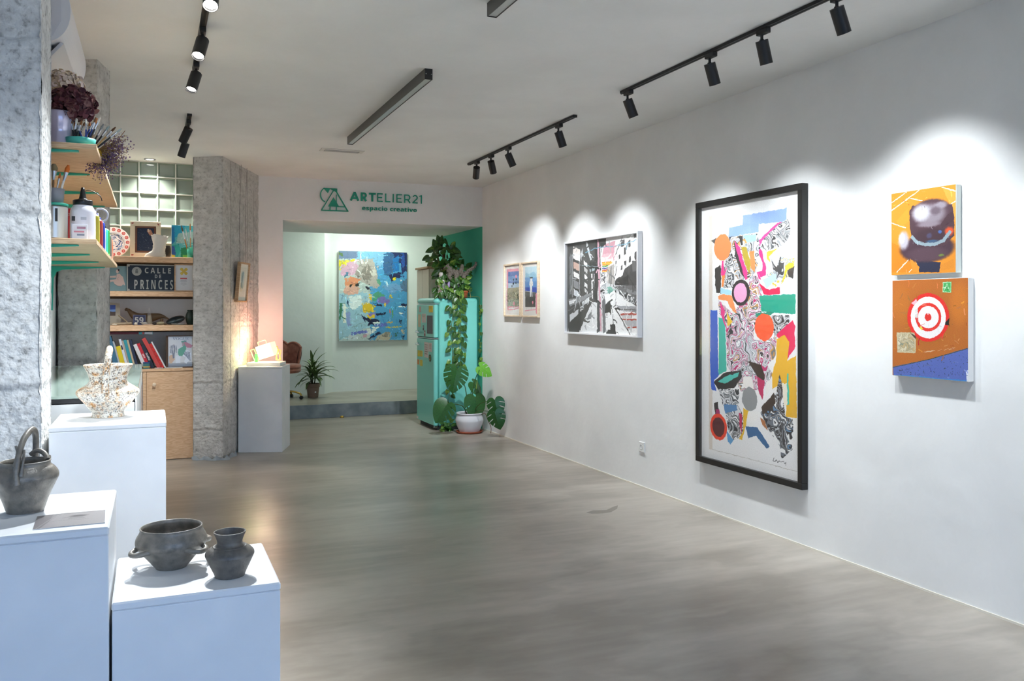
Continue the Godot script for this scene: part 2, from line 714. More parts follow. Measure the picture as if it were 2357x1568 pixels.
	part(s, "dish", dish, mat("d9d9d6", 0.4))
	for k: float in [-1.0, 1.0]:
		part(s, "pin_hole", MB.new().cyl(Vector3(0.0095 * k, 0, 0.0062), Vector3(0.0095 * k, 0, 0.0075), 0.0028, 12), mat("1c1c1c", 0.6))
	# small round brass stop on the floor before the step
	var stop := thing("door_stop", "small round brass door stop on the floor at the foot of the grey step", "door stop", Vector3(2.46, 0, -11.86))
	part(stop, "dome", MB.new().lathe(smooth2(P2([0.026, 0, 0.026, 0.012, 0.018, 0.024, 0, 0.027])), 24), mat("c9a24a", 0.35, 0.8))
	var cap := MB.new().lathe(P2([0.029, 0, 0.029, 0.004, 0.026, 0.005]), 24)
	part(stop, "ring", cap, mat("8a7238", 0.4, 0.6))


func concrete(key: String, seed_: int, a: String, b: String, c: String) -> StandardMaterial3D:
	var m := tri_mat(key, noise_tex(0.009, seed_, [[0.12, a], [0.42, b], [0.6, b], [0.9, c]], 1024, 6), 1.25, 0.9, relief_tex(0.03, seed_ + 3, 9.0, 1024, 6), 0.9)
	m.detail_enabled = true
	m.detail_blend_mode = BaseMaterial3D.BLEND_MODE_MUL
	m.detail_uv_layer = BaseMaterial3D.DETAIL_UV_2
	m.uv2_triplanar = true
	m.uv2_world_triplanar = true
	m.uv2_scale = Vector3.ONE / 0.37
	m.detail_albedo = noise_tex(0.02, seed_ + 5, [[0.1, "b2b1af"], [0.3, "f2f1f0"], [0.6, "ffffff"]], 512, 5)
	return m


func column(called: String, corners: PackedVector2Array, joints: Array, rough: Array, seed_: int, m: Material) -> MeshInstance3D:
	# a cast column: corners in plan, counter-clockwise seen from above; joints are heights where one pour met the next
	var f := FastNoiseLite.new()
	f.seed = seed_
	f.frequency = 3.2
	f.fractal_octaves = 4
	var g := FastNoiseLite.new()
	g.seed = seed_ + 1
	g.frequency = 22.0
	g.fractal_octaves = 3
	var b := MB.new()
	var nc := corners.size()
	var mid := Vector2.ZERO
	for p in corners:
		mid += p / nc
	for k in nc:
		var p := corners[k]
		var q := corners[(k + 1) % nc]
		var along := q - p
		var out := Vector2(along.y, -along.x).normalized()
		if out.dot((p + q) * 0.5 - mid) < 0.0:
			out = -out
		var r: float = rough[k]
		var cols := maxi(6, int(along.length() / (0.011 if r > 0.0 else 0.2)))
		var lines := 250 if r > 0.0 else 4
		var rows := []
		for y in lines + 1:
			var hgt := ROOM_H * y / lines
			var row := []
			for x in cols + 1:
				var s := float(x) / cols
				var at := p + along * s
				var edge := minf(s, 1.0 - s) * along.length()
				var fade := smoothstep(0.0, 0.02, edge)
				var d := 0.0
				if r > 0.0:
					d = (f.get_noise_3d(at.x, hgt, at.y) * 0.012 + maxf(0.0, g.get_noise_3d(at.x, hgt, at.y) - 0.15) * -0.012) * r
					for j: float in joints:
						var jy := j + f.get_noise_2d(at.x * 1.5 + at.y * 1.5, j * 9.0) * 0.02
						d -= exp(-pow((hgt - jy) / 0.010, 2.0)) * 0.010 * r
						d += exp(-pow((hgt - jy - 0.028) / 0.016, 2.0)) * 0.006 * r
					# arrises are chipped
					d -= exp(-edge / 0.014) * 0.010 * r * clampf(0.55 + 1.4 * f.get_noise_2d(hgt * 2.0, k * 7.0), 0.0, 1.6)
				row.append(Vector3(at.x + out.x * d, hgt, at.y + out.y * d))
			rows.append(row)
		if (Vector3(along.x, 0, along.y)).cross(Vector3.UP).dot(Vector3(out.x, 0, out.y)) < 0.0:
			for row in rows:
				row.reverse()
		b.grid(rows)
	var o := struct(called, b, m)
	return o


func build_columns() -> void:
	var pale := concrete("concrete_pale", 61, "c0c0be", "dfdfdc", "eeeeeb")
	var grey := concrete("concrete_grey", 67, "aeaca6", "cdcac4", "e0ddd6")
	column("column_near", P2([-0.82, -3.26, -0.35, -3.26, -0.352, -3.585, -0.82, -3.585]), [0.62, 1.27, 1.86, 2.47], [1.15, 0.45, 0, 0], 3, pale)
	column("column_middle", P2([-0.548, -5.935, -0.322, -5.812, -0.258, -6.066, -0.548, -6.2]), [0.9, 1.22, 2.05, 2.62], [0.7, 0.6, 0, 0], 9, grey)
	column("column_far", P2([0.378, -9.185, 0.655, -9.02, 1.137, -10.19, 0.86, -10.33]), [0.30, 0.78, 1.37, 1.84, 2.42, 2.9], [0.9, 0.5, 0, 0], 15, grey)
	# shuttering boards have left upright seams on the side of the far column
	for k in [[0.75, -9.25, 0.62, 3.09], [0.86, -9.52, 1.0, 3.09], [0.97, -9.785, 0.3, 3.09], [1.06, -10.0, 0.9, 2.9]]:
		var o := struct("trim_seam", MB.new().cyl(Vector3(k[0] + 0.0025, k[2], k[1] + 0.001), Vector3(k[0] + 0.0025, k[3], k[1] + 0.001), 0.0016, 6), mat("87847e", 0.9))
		o.name = "trim_%d" % (used["trim_seam"])
	# loose sheet of grey film at the foot of the far column
	var film := MB.new()
	var rows := []
	for y in 5:
		var row := []
		for x in 15:
			var s := x / 14.0
			var at := Vector2(0.36, -9.15).lerp(Vector2(0.665, -8.985), minf(s * 1.8, 1.0)) if s < 0.5556 else Vector2(0.665, -8.985).lerp(Vector2(0.81, -9.33), (s - 0.5556) / 0.4444)
			var o := Vector2(0.25, 0.97) if s < 0.5 else Vector2(0.93, 0.37)
			at += o * 0.02 * (4 - y) * (0.4 + 0.3 * sin(x * 1.7))
			row.append(Vector3(at.x, 0.002 + 0.012 * y * (0.6 + 0.4 * sin(x * 2.3)), at.y))
		rows.append(row)
	film.grid(rows)
	tag(part(self, "floor_film", film, mat("8f969a", 0.35)), "crumpled grey plastic film along the foot of the far concrete column", "plastic film")


# ---------------------------------------------------------------- ceiling
func track(label: String, x: float, z0: float, z1: float) -> void:
	var o := thing("light_track", label, "light track", Vector3(x, ROOM_H, 0), 0.0, "black ceiling tracks")
	var black := mat("17181a", 0.45)
	part(o, "rail", MB.new().span(Vector3(-0.017, -0.0005, z0), Vector3(0.017, -0.019, z1), 0.001), black)
	part(o, "slot", MB.new().span(Vector3(-0.006, -0.019, z0 - 0.02), Vector3(0.006, -0.0195, z1 + 0.02)), mat("050505", 0.8))
	for z: float in [z0, z1]:
		part(o, "end_cap", MB.new().box(Vector3(0, -0.0105, z), Vector3(0.0365, 0.0205, 0.008), 0.001), black)


func spot(label: String, x: float, z: float, aim: Vector3, energy: float, half := 40.0, face := 7.0, tint := Color("f3faff")) -> void:
	var o := thing("track_spotlight", label, "spotlight", Vector3(x, ROOM_H - 0.019, z), 0.0, "black cylindrical track spotlights")
	var black := mat("1b1c1e", 0.42)
	part(o, "adapter", MB.new().box(Vector3(0, -0.014, 0.012), Vector3(0.034, 0.028, 0.085), 0.003), black)
	part(o, "stem", MB.new().cyl(Vector3(0, -0.028, 0), Vector3(0, -0.062, 0), 0.008, 14), black)
	var joint := Vector3(0, -0.062, 0)
	var from := Vector3(x, ROOM_H - 0.019, z) + joint
	var d := (aim - from).normalized()
	var side := d.cross(Vector3(0, 0, 1)).normalized()
	var bas := Basis(side, -d, side.cross(-d)).orthonormalized()
	var centre := joint + d * 0.06
	var can := MB.new()
	can.t = Transform3D(bas, centre)
	can.lathe(P2([0, 0.064, 0.0335, 0.064, 0.0335, 0.064, 0.0345, 0.063, 0.0345, 0.063, 0.0345, -0.066, 0.0345, -0.066, 0.032, -0.066, 0.032, -0.066, 0.029, -0.05, 0.0, -0.05]), 36)
	part(o, "can", can, black)
	part(o, "pivot", MB.new().cyl(joint + bas.z * -0.006, joint + bas.z * 0.006, 0.013, 16), black)
	var lens := MB.new()
	lens.t = Transform3D(bas, centre)
	lens.lathe(P2([0.0, -0.053, 0.0285, -0.053]), 28)
	part(o, "lamp_lens", lens, glow_mat("fffaf2", face))
	var l := SpotLight3D.new()
	l.name = "beam"
	l.light_color = tint
	l.light_energy = energy
	l.spot_angle = half
	l.spot_angle_attenuation = 1.0
	l.light_size = 0.045
	l.spot_range = 14.0
	l.spot_attenuation = 2.0
	l.shadow_enabled = true
	o.add_child(l)
	l.position = centre + d * 0.07
	l.basis = Basis.looking_at(d, Vector3.UP if absf(d.y) < 0.99 else Vector3.RIGHT)


func build_ceiling_fittings() -> void:
	track("long black ceiling track over the right wall, the nearer one", 3.08, -5.19, 2.2)
	track("shorter black ceiling track over the right wall, the farther one", 3.11, -8.43, -5.98)
	track("black ceiling track on the left, the nearer one running over the plinths", 0.25, -5.75, 1.5)
	track("short black ceiling track on the left by the far concrete column", 0.268, -8.35, -7.15)
	var w := WALL_X
	# right wall
	spot("farthest black spotlight on the far right track", 3.11, -8.20, Vector3(3.62, 0.9, -10.1), 2.9, 30.0)
	spot("black spotlight second from the far end of the far right track", 3.11, -7.80, Vector3(w, 1.3, -8.6), 1.85)
	spot("black spotlight third from the far end of the far right track", 3.11, -7.36, Vector3(w, 1.25, -7.25), 1.85)
	spot("black spotlight alone near the front end of the far right track", 3.11, -6.28, Vector3(w, 1.25, -6.5), 1.85)
	spot("black spotlight at the far end of the near right track", 3.08, -5.12, Vector3(w, 1.15, -5.1), 1.9)
	spot("black spotlight second along the near right track above the tall frame", 3.08, -4.17, Vector3(w, 1.15, -4.4), 1.9)
	spot("black spotlight third along the near right track with a pale rim showing", 3.08, -3.70, Vector3(w, 0.7, -3.9), 1.3)
	spot("nearest black spotlight on the right track, at the top edge of the photo", 3.08, -3.15, Vector3(w, 1.45, -3.28), 1.75, 41.0)
	spot("black spotlight on the right track beyond the photo's right edge", 3.08, -2.1, Vector3(w, 1.4, -2.2), 2.0)
	for k in [[-1.1, "second"], [-0.1, "third"], [0.9, "fourth"], [1.7, "fifth"]]:  # unseen spotlights, added to lift the bounced light in the room
		spot("%s added unseen black spotlight, for more bounced light, along the right track behind the photo's right edge" % k[1], 3.08, k[0], Vector3(w, 1.5, k[0] - 0.1), 3.0, 40.0)
	# left side
	spot("black spotlight with a dazzling lit face at the top of the left track", 0.25, -4.08, Vector3(0.02, 0.95, -2.75), 4.8, 34.0, 30.0)
	spot("black spotlight second down the left track, tilted to the left", 0.25, -4.90, Vector3(-0.25, 1.0, -3.75), 5.0, 32.0, 9.0)
	spot("black spotlight third down the left track with a lit oval face", 0.25, -5.62, Vector3(-0.35, 0.9, -4.8), 4.0, 34.0, 9.0)
	spot("upper of the two black spotlights on the short left track", 0.268, -7.35, Vector3(-0.35, 1.6, -8.2), 1.6, 34.0, 2.0)
	spot("lower of the two black spotlights on the short left track", 0.268, -8.02, Vector3(-0.3, 1.2, -8.6), 1.6, 34.0, 5.0)
	spot("black spotlight over the plinths on the left track, nearest the shop window", 0.25, -2.0, Vector3(-0.40, 0.8, -3.4), 1.9, 30.0)
	# linear lamps, switched off
	for k in [["long dark linear ceiling lamp, unlit, in the middle of the ceiling", 1.64, -7.55, -5.2], ["dark linear ceiling lamp cut off by the top edge of the photo", 1.585, -3.96, -1.6]]:
		var o := thing("linear_lamp", k[0], "ceiling lamp", Vector3(k[1], ROOM_H, 0), 0.0, "unlit linear ceiling lamps")
		var body := MB.new()
		for s: float in [-1.0, 1.0]:
			body.span(Vector3(s * 0.024 - 0.0015, -0.0005, k[2]), Vector3(s * 0.024 + 0.0015, -0.07, k[3]))
		body.span(Vector3(-0.0225, -0.0005, k[2]), Vector3(0.0225, -0.05, k[3]))
		part(o, "housing", body, mat("55534f", 0.35, 0.5))
		part(o, "diffuser", MB.new().span(Vector3(-0.022, -0.052, k[2] + 0.002), Vector3(0.022, -0.066, k[3] - 0.002)), mat("b9bab6", 0.25))
		for z: float in [k[2], k[3]]:
			var e := part(o, "end_cap", MB.new().box(Vector3(0, -0.0355, z), Vector3(0.052, 0.07, 0.005), 0.001), mat("191919", 0.5))
			for s: float in [-1.0, 1.0]:
				part(e, "screw", MB.new().cyl(Vector3(s * 0.018, -0.035, z - 0.0035), Vector3(s * 0.018, -0.035, z + 0.0035), 0.003, 10), mat("c9c9c9", 0.3, 0.8))
	# slot diffuser of the air duct
	var v := thing("air_grille", "narrow white air grille set flush in the ceiling before the back wall", "air grille", Vector3(1.71, ROOM_H, -8.24), deg_to_rad(-1.0))
	part(v, "frame", MB.new().box(Vector3(0, -0.003, 0), Vector3(0.42, 0.005, 0.15), 0.001), mat("dad8d2", 0.6))
	part(v, "slot", MB.new().box(Vector3(0, -0.0045, -0.02), Vector3(0.34, 0.004, 0.085)), mat("8e8c88", 0.7))
	for k in 4:
		part(v, "vane", MB.new().box(Vector3(0, -0.0075, -0.05 + k * 0.02), Vector3(0.335, 0.002, 0.009)), mat("c6c4be", 0.6))
	# recessed lamp before the glass blocks
	var d := thing("recessed_downlight", "small round lit downlight in the ceiling above the glass blocks", "downlight", Vector3(-0.03, ROOM_H, -9.5))
	part(d, "ring", MB.new().lathe(P2([0.040, -0.001, 0.040, -0.006, 0.056, -0.006, 0.058, -0.001]), 32), mat("8f9092", 0.3, 0.6))
	part(d, "lamp_disc", MB.new().lathe(P2([0.039, -0.003, 0.0, -0.003]), 28), glow_mat("fffdf6", 7.0))
	var l := SpotLight3D.new()
	l.name = "beam"
	l.light_energy = 1.3
	l.light_color = Color("fff8ec")
	l.spot_angle = 58.0
	l.spot_angle_attenuation = 1.0
	l.light_size = 0.035
	l.spot_range = 8.0
	l.spot_attenuation = 2.0
	l.shadow_enabled = true
	d.add_child(l)
	l.position = Vector3(0, -0.02, 0)
	l.rotation.x = -PI / 2


# ---------------------------------------------------------------- back room
func build_back_room() -> void:
	# ceiling panel of the back room, hidden from here by the header
	var p := thing("ceiling_panel", "flat square ceiling lamp in the raised back room, hidden behind the header", "ceiling lamp", Vector3(3.2, ROOM_H, -12.75))
	part(p, "frame", MB.new().box(Vector3(0, -0.012, 0), Vector3(0.64, 0.022, 0.64), 0.003), mat("e8e8e8", 0.5))
	part(p, "lamp_face", MB.new().box(Vector3(0, -0.025, 0), Vector3(0.58, 0.004, 0.58)), glow_mat("eefff2", 1.5))
	var l := AreaLight3D.new()
	l.name = "glow"
	l.area_size = Vector2(0.58, 0.58)
	l.light_energy = 1.9
	l.light_color = Color("ecfff2")
	l.area_range = 12.0
	l.shadow_enabled = true
	p.add_child(l)
	l.position = Vector3(0, -0.03, 0)
	l.rotation.x = -PI / 2
	# big blue abstract
	var o := thing("abstract_canvas", "large blue and yellow abstract canvas on the far wall of the back room", "painting", Vector3(3.3405, 1.748, -13.636))
	part(o, "canvas_body", MB.new().box(Vector3(0, 0, 0.018), Vector3(1.14, 1.466, 0.033), 0.002), mat("d9d6cc", 0.9))
	part(o, "painted_face", MB.new().quad(Vector3(-0.57, -0.733, 0.0355), Vector3(0.57, -0.733, 0.0355), Vector3(0.57, 0.733, 0.0355), Vector3(-0.57, 0.733, 0.0355)), uv_mat("sea", paint(520, 668, "bcc7c4", ART_SEA, 5, 9.0, 0.12, 650), 0.55))
	build_chair()
	build_dracaena()
	# tall pale cabinet behind the fridge
	var c := thing("tall_cabinet", "tall beige cabinet with a wooden top standing behind the turquoise fridge", "cabinet", Vector3(3.66, 0, -11.23))
	var beige := mat("e8e2d2", 0.6)
	part(c, "carcass", MB.new().span(Vector3(-0.18, 0.14, -0.29), Vector3(0.2, 2.09, 0.27), 0.003), beige)
	for k in [[-0.285, -0.02], [-0.01, 0.265]]:
		part(c, "door", MB.new().span(Vector3(-0.202, 1.5, k[0]), Vector3(-0.182, 2.085, k[1]), 0.003), beige)
		part(c, "door", MB.new().span(Vector3(-0.202, 0.15, k[0]), Vector3(-0.182, 1.1, k[1]), 0.003), beige)
	part(c, "open_bay", MB.new().span(Vector3(-0.188, 1.11, -0.28), Vector3(-0.182, 1.49, 0.26)), mat("6b655c", 0.7))
	part(c, "top_board", MB.new().span(Vector3(-0.225, 2.092, -0.30), Vector3(0.21, 2.122, 0.28), 0.004), wood("wood_oak"))
	for x: float in [-0.15, 0.17]:
		for z: float in [-0.26, 0.24]:
			part(c, "leg", MB.new().cyl(Vector3(x, 0.14, z), Vector3(x - 0.03 * signf(x) * -1.0, 0, z), 0.016, 12, 0.011), wood("wood_oak"))


func wood(key: String) -> StandardMaterial3D:
	if mats.has(key):
		return mats[key]
	var tones := {"wood_oak": ["b08a63", "c7a27a", "d3b089"], "wood_pine": ["cda179", "dcb48c", "e6c39c"], "wood_shelf": ["b49472", "c6a884", "d4b996"], "wood_pale": ["dcc3a4", "e6d0b3", "ecdac0"]}
	var tone: Array = tones[key]
	var side := 512
	var f := FastNoiseLite.new()
	f.seed = hash(key) % 1000
	f.frequency = 0.006
	f.fractal_octaves = 3
	var im := Image.create(side, side, false, Image.FORMAT_RGB8)
	for y in side:
		for x in side:
			var mx := absf(x - side * 0.5)
			var my := absf(y - side * 0.5)
			var g := f.get_noise_2d(mx * 0.5, my * 4.0) * 3.2 + f.get_noise_2d(mx * 2.0 + 700.0, my * 24.0) * 0.8
			var t := 0.5 + 0.5 * sin(g * 5.0)
			t = clampf(t * 0.75 + 0.25 * (0.5 + f.get_noise_2d(mx * 3.0, my * 50.0)), 0.0, 1.0)
			im.set_pixel(x, y, Color(tone[0]).lerp(Color(tone[1]), t * 2.0) if t < 0.5 else Color(tone[1]).lerp(Color(tone[2]), t * 2.0 - 1.0))
	return tri_mat(key, ImageTexture.create_from_image(im), 0.75, 0.55, null, 1.0, false)


func build_chair() -> void:
	var o := thing("office_chair", "dusty pink velvet shell chair on a brass star base in the back room", "chair", Vector3(1.77, 0.19, -12.80), deg_to_rad(8))
	var velvet := StandardMaterial3D.new()
	velvet.albedo_texture = noise_tex(0.02, 201, [[0.2, "7d4638"], [0.8, "a3644f"]], 256, 4)
	velvet.uv1_triplanar = true
	velvet.uv1_scale = Vector3.ONE * 3.0
	velvet.roughness = 0.85
	velvet.rim_enabled = true
	velvet.rim = 0.6
	velvet.rim_tint = 0.5
	var seat := MB.new().lathe(smooth2(P2([0, 0.395, 0.2, 0.395, 0.255, 0.41, 0.27, 0.44, 0.262, 0.47, 0.272, 0.485, 0.262, 0.515, 0.22, 0.53, 0, 0.535]), 4), 40)
	part(o, "seat", seat, velvet)
	# shell back: three scallops
	var front := []
	var back := []
	for y in 15:
		var r1 := []
		var r2 := []
		for x in 41:
			var a := lerpf(-1.25, 1.25, x / 40.0)
			var lobe := absf(cos(a * 1.5 * PI / 1.25 * 0.8))
			var top := 0.80 + 0.07 * pow(lobe, 0.6) - 0.10 * pow(absf(a) / 1.25, 3.0)
			var hgt := lerpf(0.50, top, y / 14.0)
			var bulge := 0.018 * sin(PI * y / 14.0) + 0.012 * pow(lobe, 0.5)
			var edge := sqrt(maxf(0.0, 1.0 - pow(maxf(y / 14.0, 0.0), 12.0)))
			var r := 0.262 + 0.05 * (y / 14.0)
			r1.append(Vector3((r - bulge * edge) * sin(a), hgt, -(r - bulge * edge) * cos(a)))
			r2.append(Vector3((r + 0.02 + bulge * edge) * sin(a), hgt, -(r + 0.02 + bulge * edge) * cos(a)))
		front.append(r1)
		r2.reverse()
		back.append(r2)
	var sh := MB.new().grid(front).grid(back)
	var rim := PackedVector3Array()
	for x in 41:
		rim.append((front[14][x] + back[14][40 - x]) * 0.5)
	sh.tube(rim, [0.021], 10)
	for s in [0, 40]:
		var e := PackedVector3Array()
		for y in 15:
			e.append((front[y][s] + back[y][40 - s]) * 0.5)
		sh.tube(e, [0.02], 10)
	part(o, "backrest", sh, velvet)
	var brass := mat("c9a65a", 0.25, 1.0)
	part(o, "column", MB.new().cyl(Vector3(0, 0.07, 0), Vector3(0, 0.395, 0), 0.022, 18), brass)
	for k in 5:
		var a := TAU * k / 5.0 + 0.45
		var d := Vector3(cos(a), 0, sin(a))
		part(o, "leg", MB.new().tube(smooth3(P3([0, 0.115, 0, d.x * 0.14, 0.12, d.z * 0.14, d.x * 0.25, 0.09, d.z * 0.25, d.x * 0.275, 0.055, d.z * 0.275])), [0.02, 0.014], 10), brass)
		var c := Vector3(d.x * 0.275, 0.028, d.z * 0.275)
		var w := d.cross(Vector3.UP)
		var cast := MB.new()
		for s: float in [-1.0, 1.0]:
			cast.cyl(c + w * 0.006 * s, c + w * 0.022 * s, 0.027, 18)
		cast.cyl(c + w * -0.006, c + w * 0.006, 0.012, 10)
		part(o, "caster", cast, mat("141414", 0.4))


func blade(len_: float, width: float, rise: float, droop: float, a: Color, b: Color) -> MB:
	# one strap leaf, springing from the origin towards +X and bending over
	var m := MB.new()
	var rows := []
	var n := 10
	var at := Vector3.ZERO
	var ang := rise
	var prev := []
	for k in n + 1:
		var s := float(k) / n
		var w := width * pow(sin(PI * clampf(s * 0.93 + 0.07, 0.0, 1.0)), 0.75)
		var up := Vector3(-sin(ang), cos(ang), 0)
		var row := []
		for x in 7:
			var q := (x - 3) / 3.0
			row.append(at + Vector3(0, 0, q * w * 0.5) + up * absf(q) * w * 0.16)
		rows.append(row)
		at += Vector3(cos(ang), sin(ang), 0) * len_ / n
		ang -= droop / n * (0.5 + s)
	var first := m.v.size()
	m.grid(rows)
	for k in n + 1:
		for x in 7:
			m.c[first + k * 7 + x] = b if x == 0 or x == 6 or x == 3 else a
	return m


func build_dracaena() -> void:
	var o := thing("potted_dracaena", "striped-leaf dracaena in a brown plastic pot on the raised floor by the pink chair", "plant", Vector3(2.245, 0.19, -12.96))
	var pot := MB.new().lathe(P2([0, 0, 0.078, 0, 0.080, 0.004, 0.094, 0.15, 0.094, 0.15, 0.103, 0.155, 0.108, 0.208, 0.108, 0.208, 0.104, 0.212, 0.1, 0.208, 0.098, 0.18, 0, 0.18]), 40)
	var pt := part(o, "pot", pot, mat("7d6455", 0.6))
	part(pt, "sticker", MB.new().cyl(Vector3(0.022, 0.085, 0.084), Vector3(0.0225, 0.0855, 0.0895), 0.012, 18), mat("dcdcdc", 0.5))
	part(o, "soil", MB.new().lathe(P2([0.097, 0.182, 0.05, 0.188, 0, 0.186]), 24), mat("2c2119", 0.95))
	var r := RandomNumberGenerator.new()
	r.seed = 5
	var m := vmat("strap_leaf", 0.45, Color(0.12, 0.16, 0.05))
	var kinds := []
	for k in 6:
		kinds.append(blade(r.randf_range(0.34, 0.44), 0.056, r.randf_range(0.3, 0.9), r.randf_range(0.8, 1.6), Color(0.025, 0.075, 0.016), Color(0.28, 0.36, 0.13)).mesh())
	for stem in [[Vector3(-0.01, 0.42, 0.0), 0.3], [Vector3(0.03, 0.36, 0.02), 2.4], [Vector3(-0.03, 0.33, -0.02), 4.2]]:
		var top: Vector3 = stem[0]
		part(o, "stem", MB.new().tube(smooth3(P3([top.x * 0.4, 0.18, top.z * 0.4, top.x * 0.9, 0.26, top.z, top.x, top.y, top.z])), [0.011, 0.009], 8), mat("3a3a24", 0.7))
		for k in 21:
			var s := k / 20.0
			var l := put(o, "leaf", kinds[r.randi() % 6], m)
			l.position = top + Vector3(0, -0.09 + 0.10 * s, 0)
			l.rotation = Vector3(0, stem[1] + k * 2.4, lerpf(-0.6, 0.7, s) + r.randf_range(-0.15, 0.15))
			l.scale = Vector3.ONE * r.randf_range(0.75, 1.0) * (0.62 if sin(l.rotation.y) > 0.25 else (0.8 if cos(l.rotation.y) < -0.4 else 1.0))


# ---------------------------------------------------------------- pictures
func framed(called: String, label: String, z0: float, z1: float, y0: float, y1: float, fw: float, depth: float, frame_m: Material, art: Material, inset: float, recess: float, glass: bool, mount_m: Material) -> Node3D:
	# hangs on the right wall; z0 is the far (left) end
	var w := z1 - z0
	var h := y1 - y0
	var o := thing(called, label, "picture", Vector3(WALL_X - 0.002, (y0 + y1) * 0.5, (z0 + z1) * 0.5), -PI / 2)
	var x := w * 0.5
	var y := h * 0.5
	var bv := minf(0.002, fw * 0.15)
	part(o, "rail", MB.new().span(Vector3(-x, y - fw, 0), Vector3(x, y, depth), bv), frame_m)
	part(o, "rail", MB.new().span(Vector3(-x, -y, 0), Vector3(x, -y + fw, depth), bv), frame_m)
	part(o, "stile", MB.new().span(Vector3(-x, -y + fw, 0), Vector3(-x + fw, y - fw, depth), bv), frame_m)
	part(o, "stile", MB.new().span(Vector3(x - fw, -y + fw, 0), Vector3(x, y - fw, depth), bv), frame_m)
	var bz := depth - recess
	part(o, "mount", MB.new().span(Vector3(-x + fw, -y + fw, bz - 0.008), Vector3(x - fw, y - fw, bz)), mount_m)
	var ax := x - fw - inset
	var ay := y - fw - inset
	part(o, "print", MB.new().quad(Vector3(-ax, -ay, bz + 0.0015), Vector3(ax, -ay, bz + 0.0015), Vector3(ax, ay, bz + 0.0015), Vector3(-ax, ay, bz + 0.0015)), art)
	if glass:
		part(o, "glass", MB.new().quad(Vector3(-x + fw, -y + fw, depth - 0.006), Vector3(x - fw, -y + fw, depth - 0.006), Vector3(x - fw, y - fw, depth - 0.006), Vector3(-x + fw, y - fw, depth - 0.006)), glass_mat("ffffff", 0.02))
	return o


func canvas(called: String, label: String, z0: float, z1: float, y0: float, y1: float, depth: float, art: Material, edge: Material) -> Node3D:
	var x := (z1 - z0) * 0.5
	var y := (y1 - y0) * 0.5
	var o := thing(called, label, "painting", Vector3(WALL_X - 0.002, (y0 + y1) * 0.5, (z0 + z1) * 0.5), -PI / 2)
	part(o, "canvas_body", MB.new().box(Vector3(0, 0, depth * 0.5), Vector3(x * 2, y * 2, depth), 0.003), edge)
	part(o, "painted_face", MB.new().quad(Vector3(-x + 0.002, -y + 0.002, depth + 0.001), Vector3(x - 0.002, -y + 0.002, depth + 0.001), Vector3(x - 0.002, y - 0.002, depth + 0.001), Vector3(-x + 0.002, y - 0.002, depth + 0.001)), art)
	return o


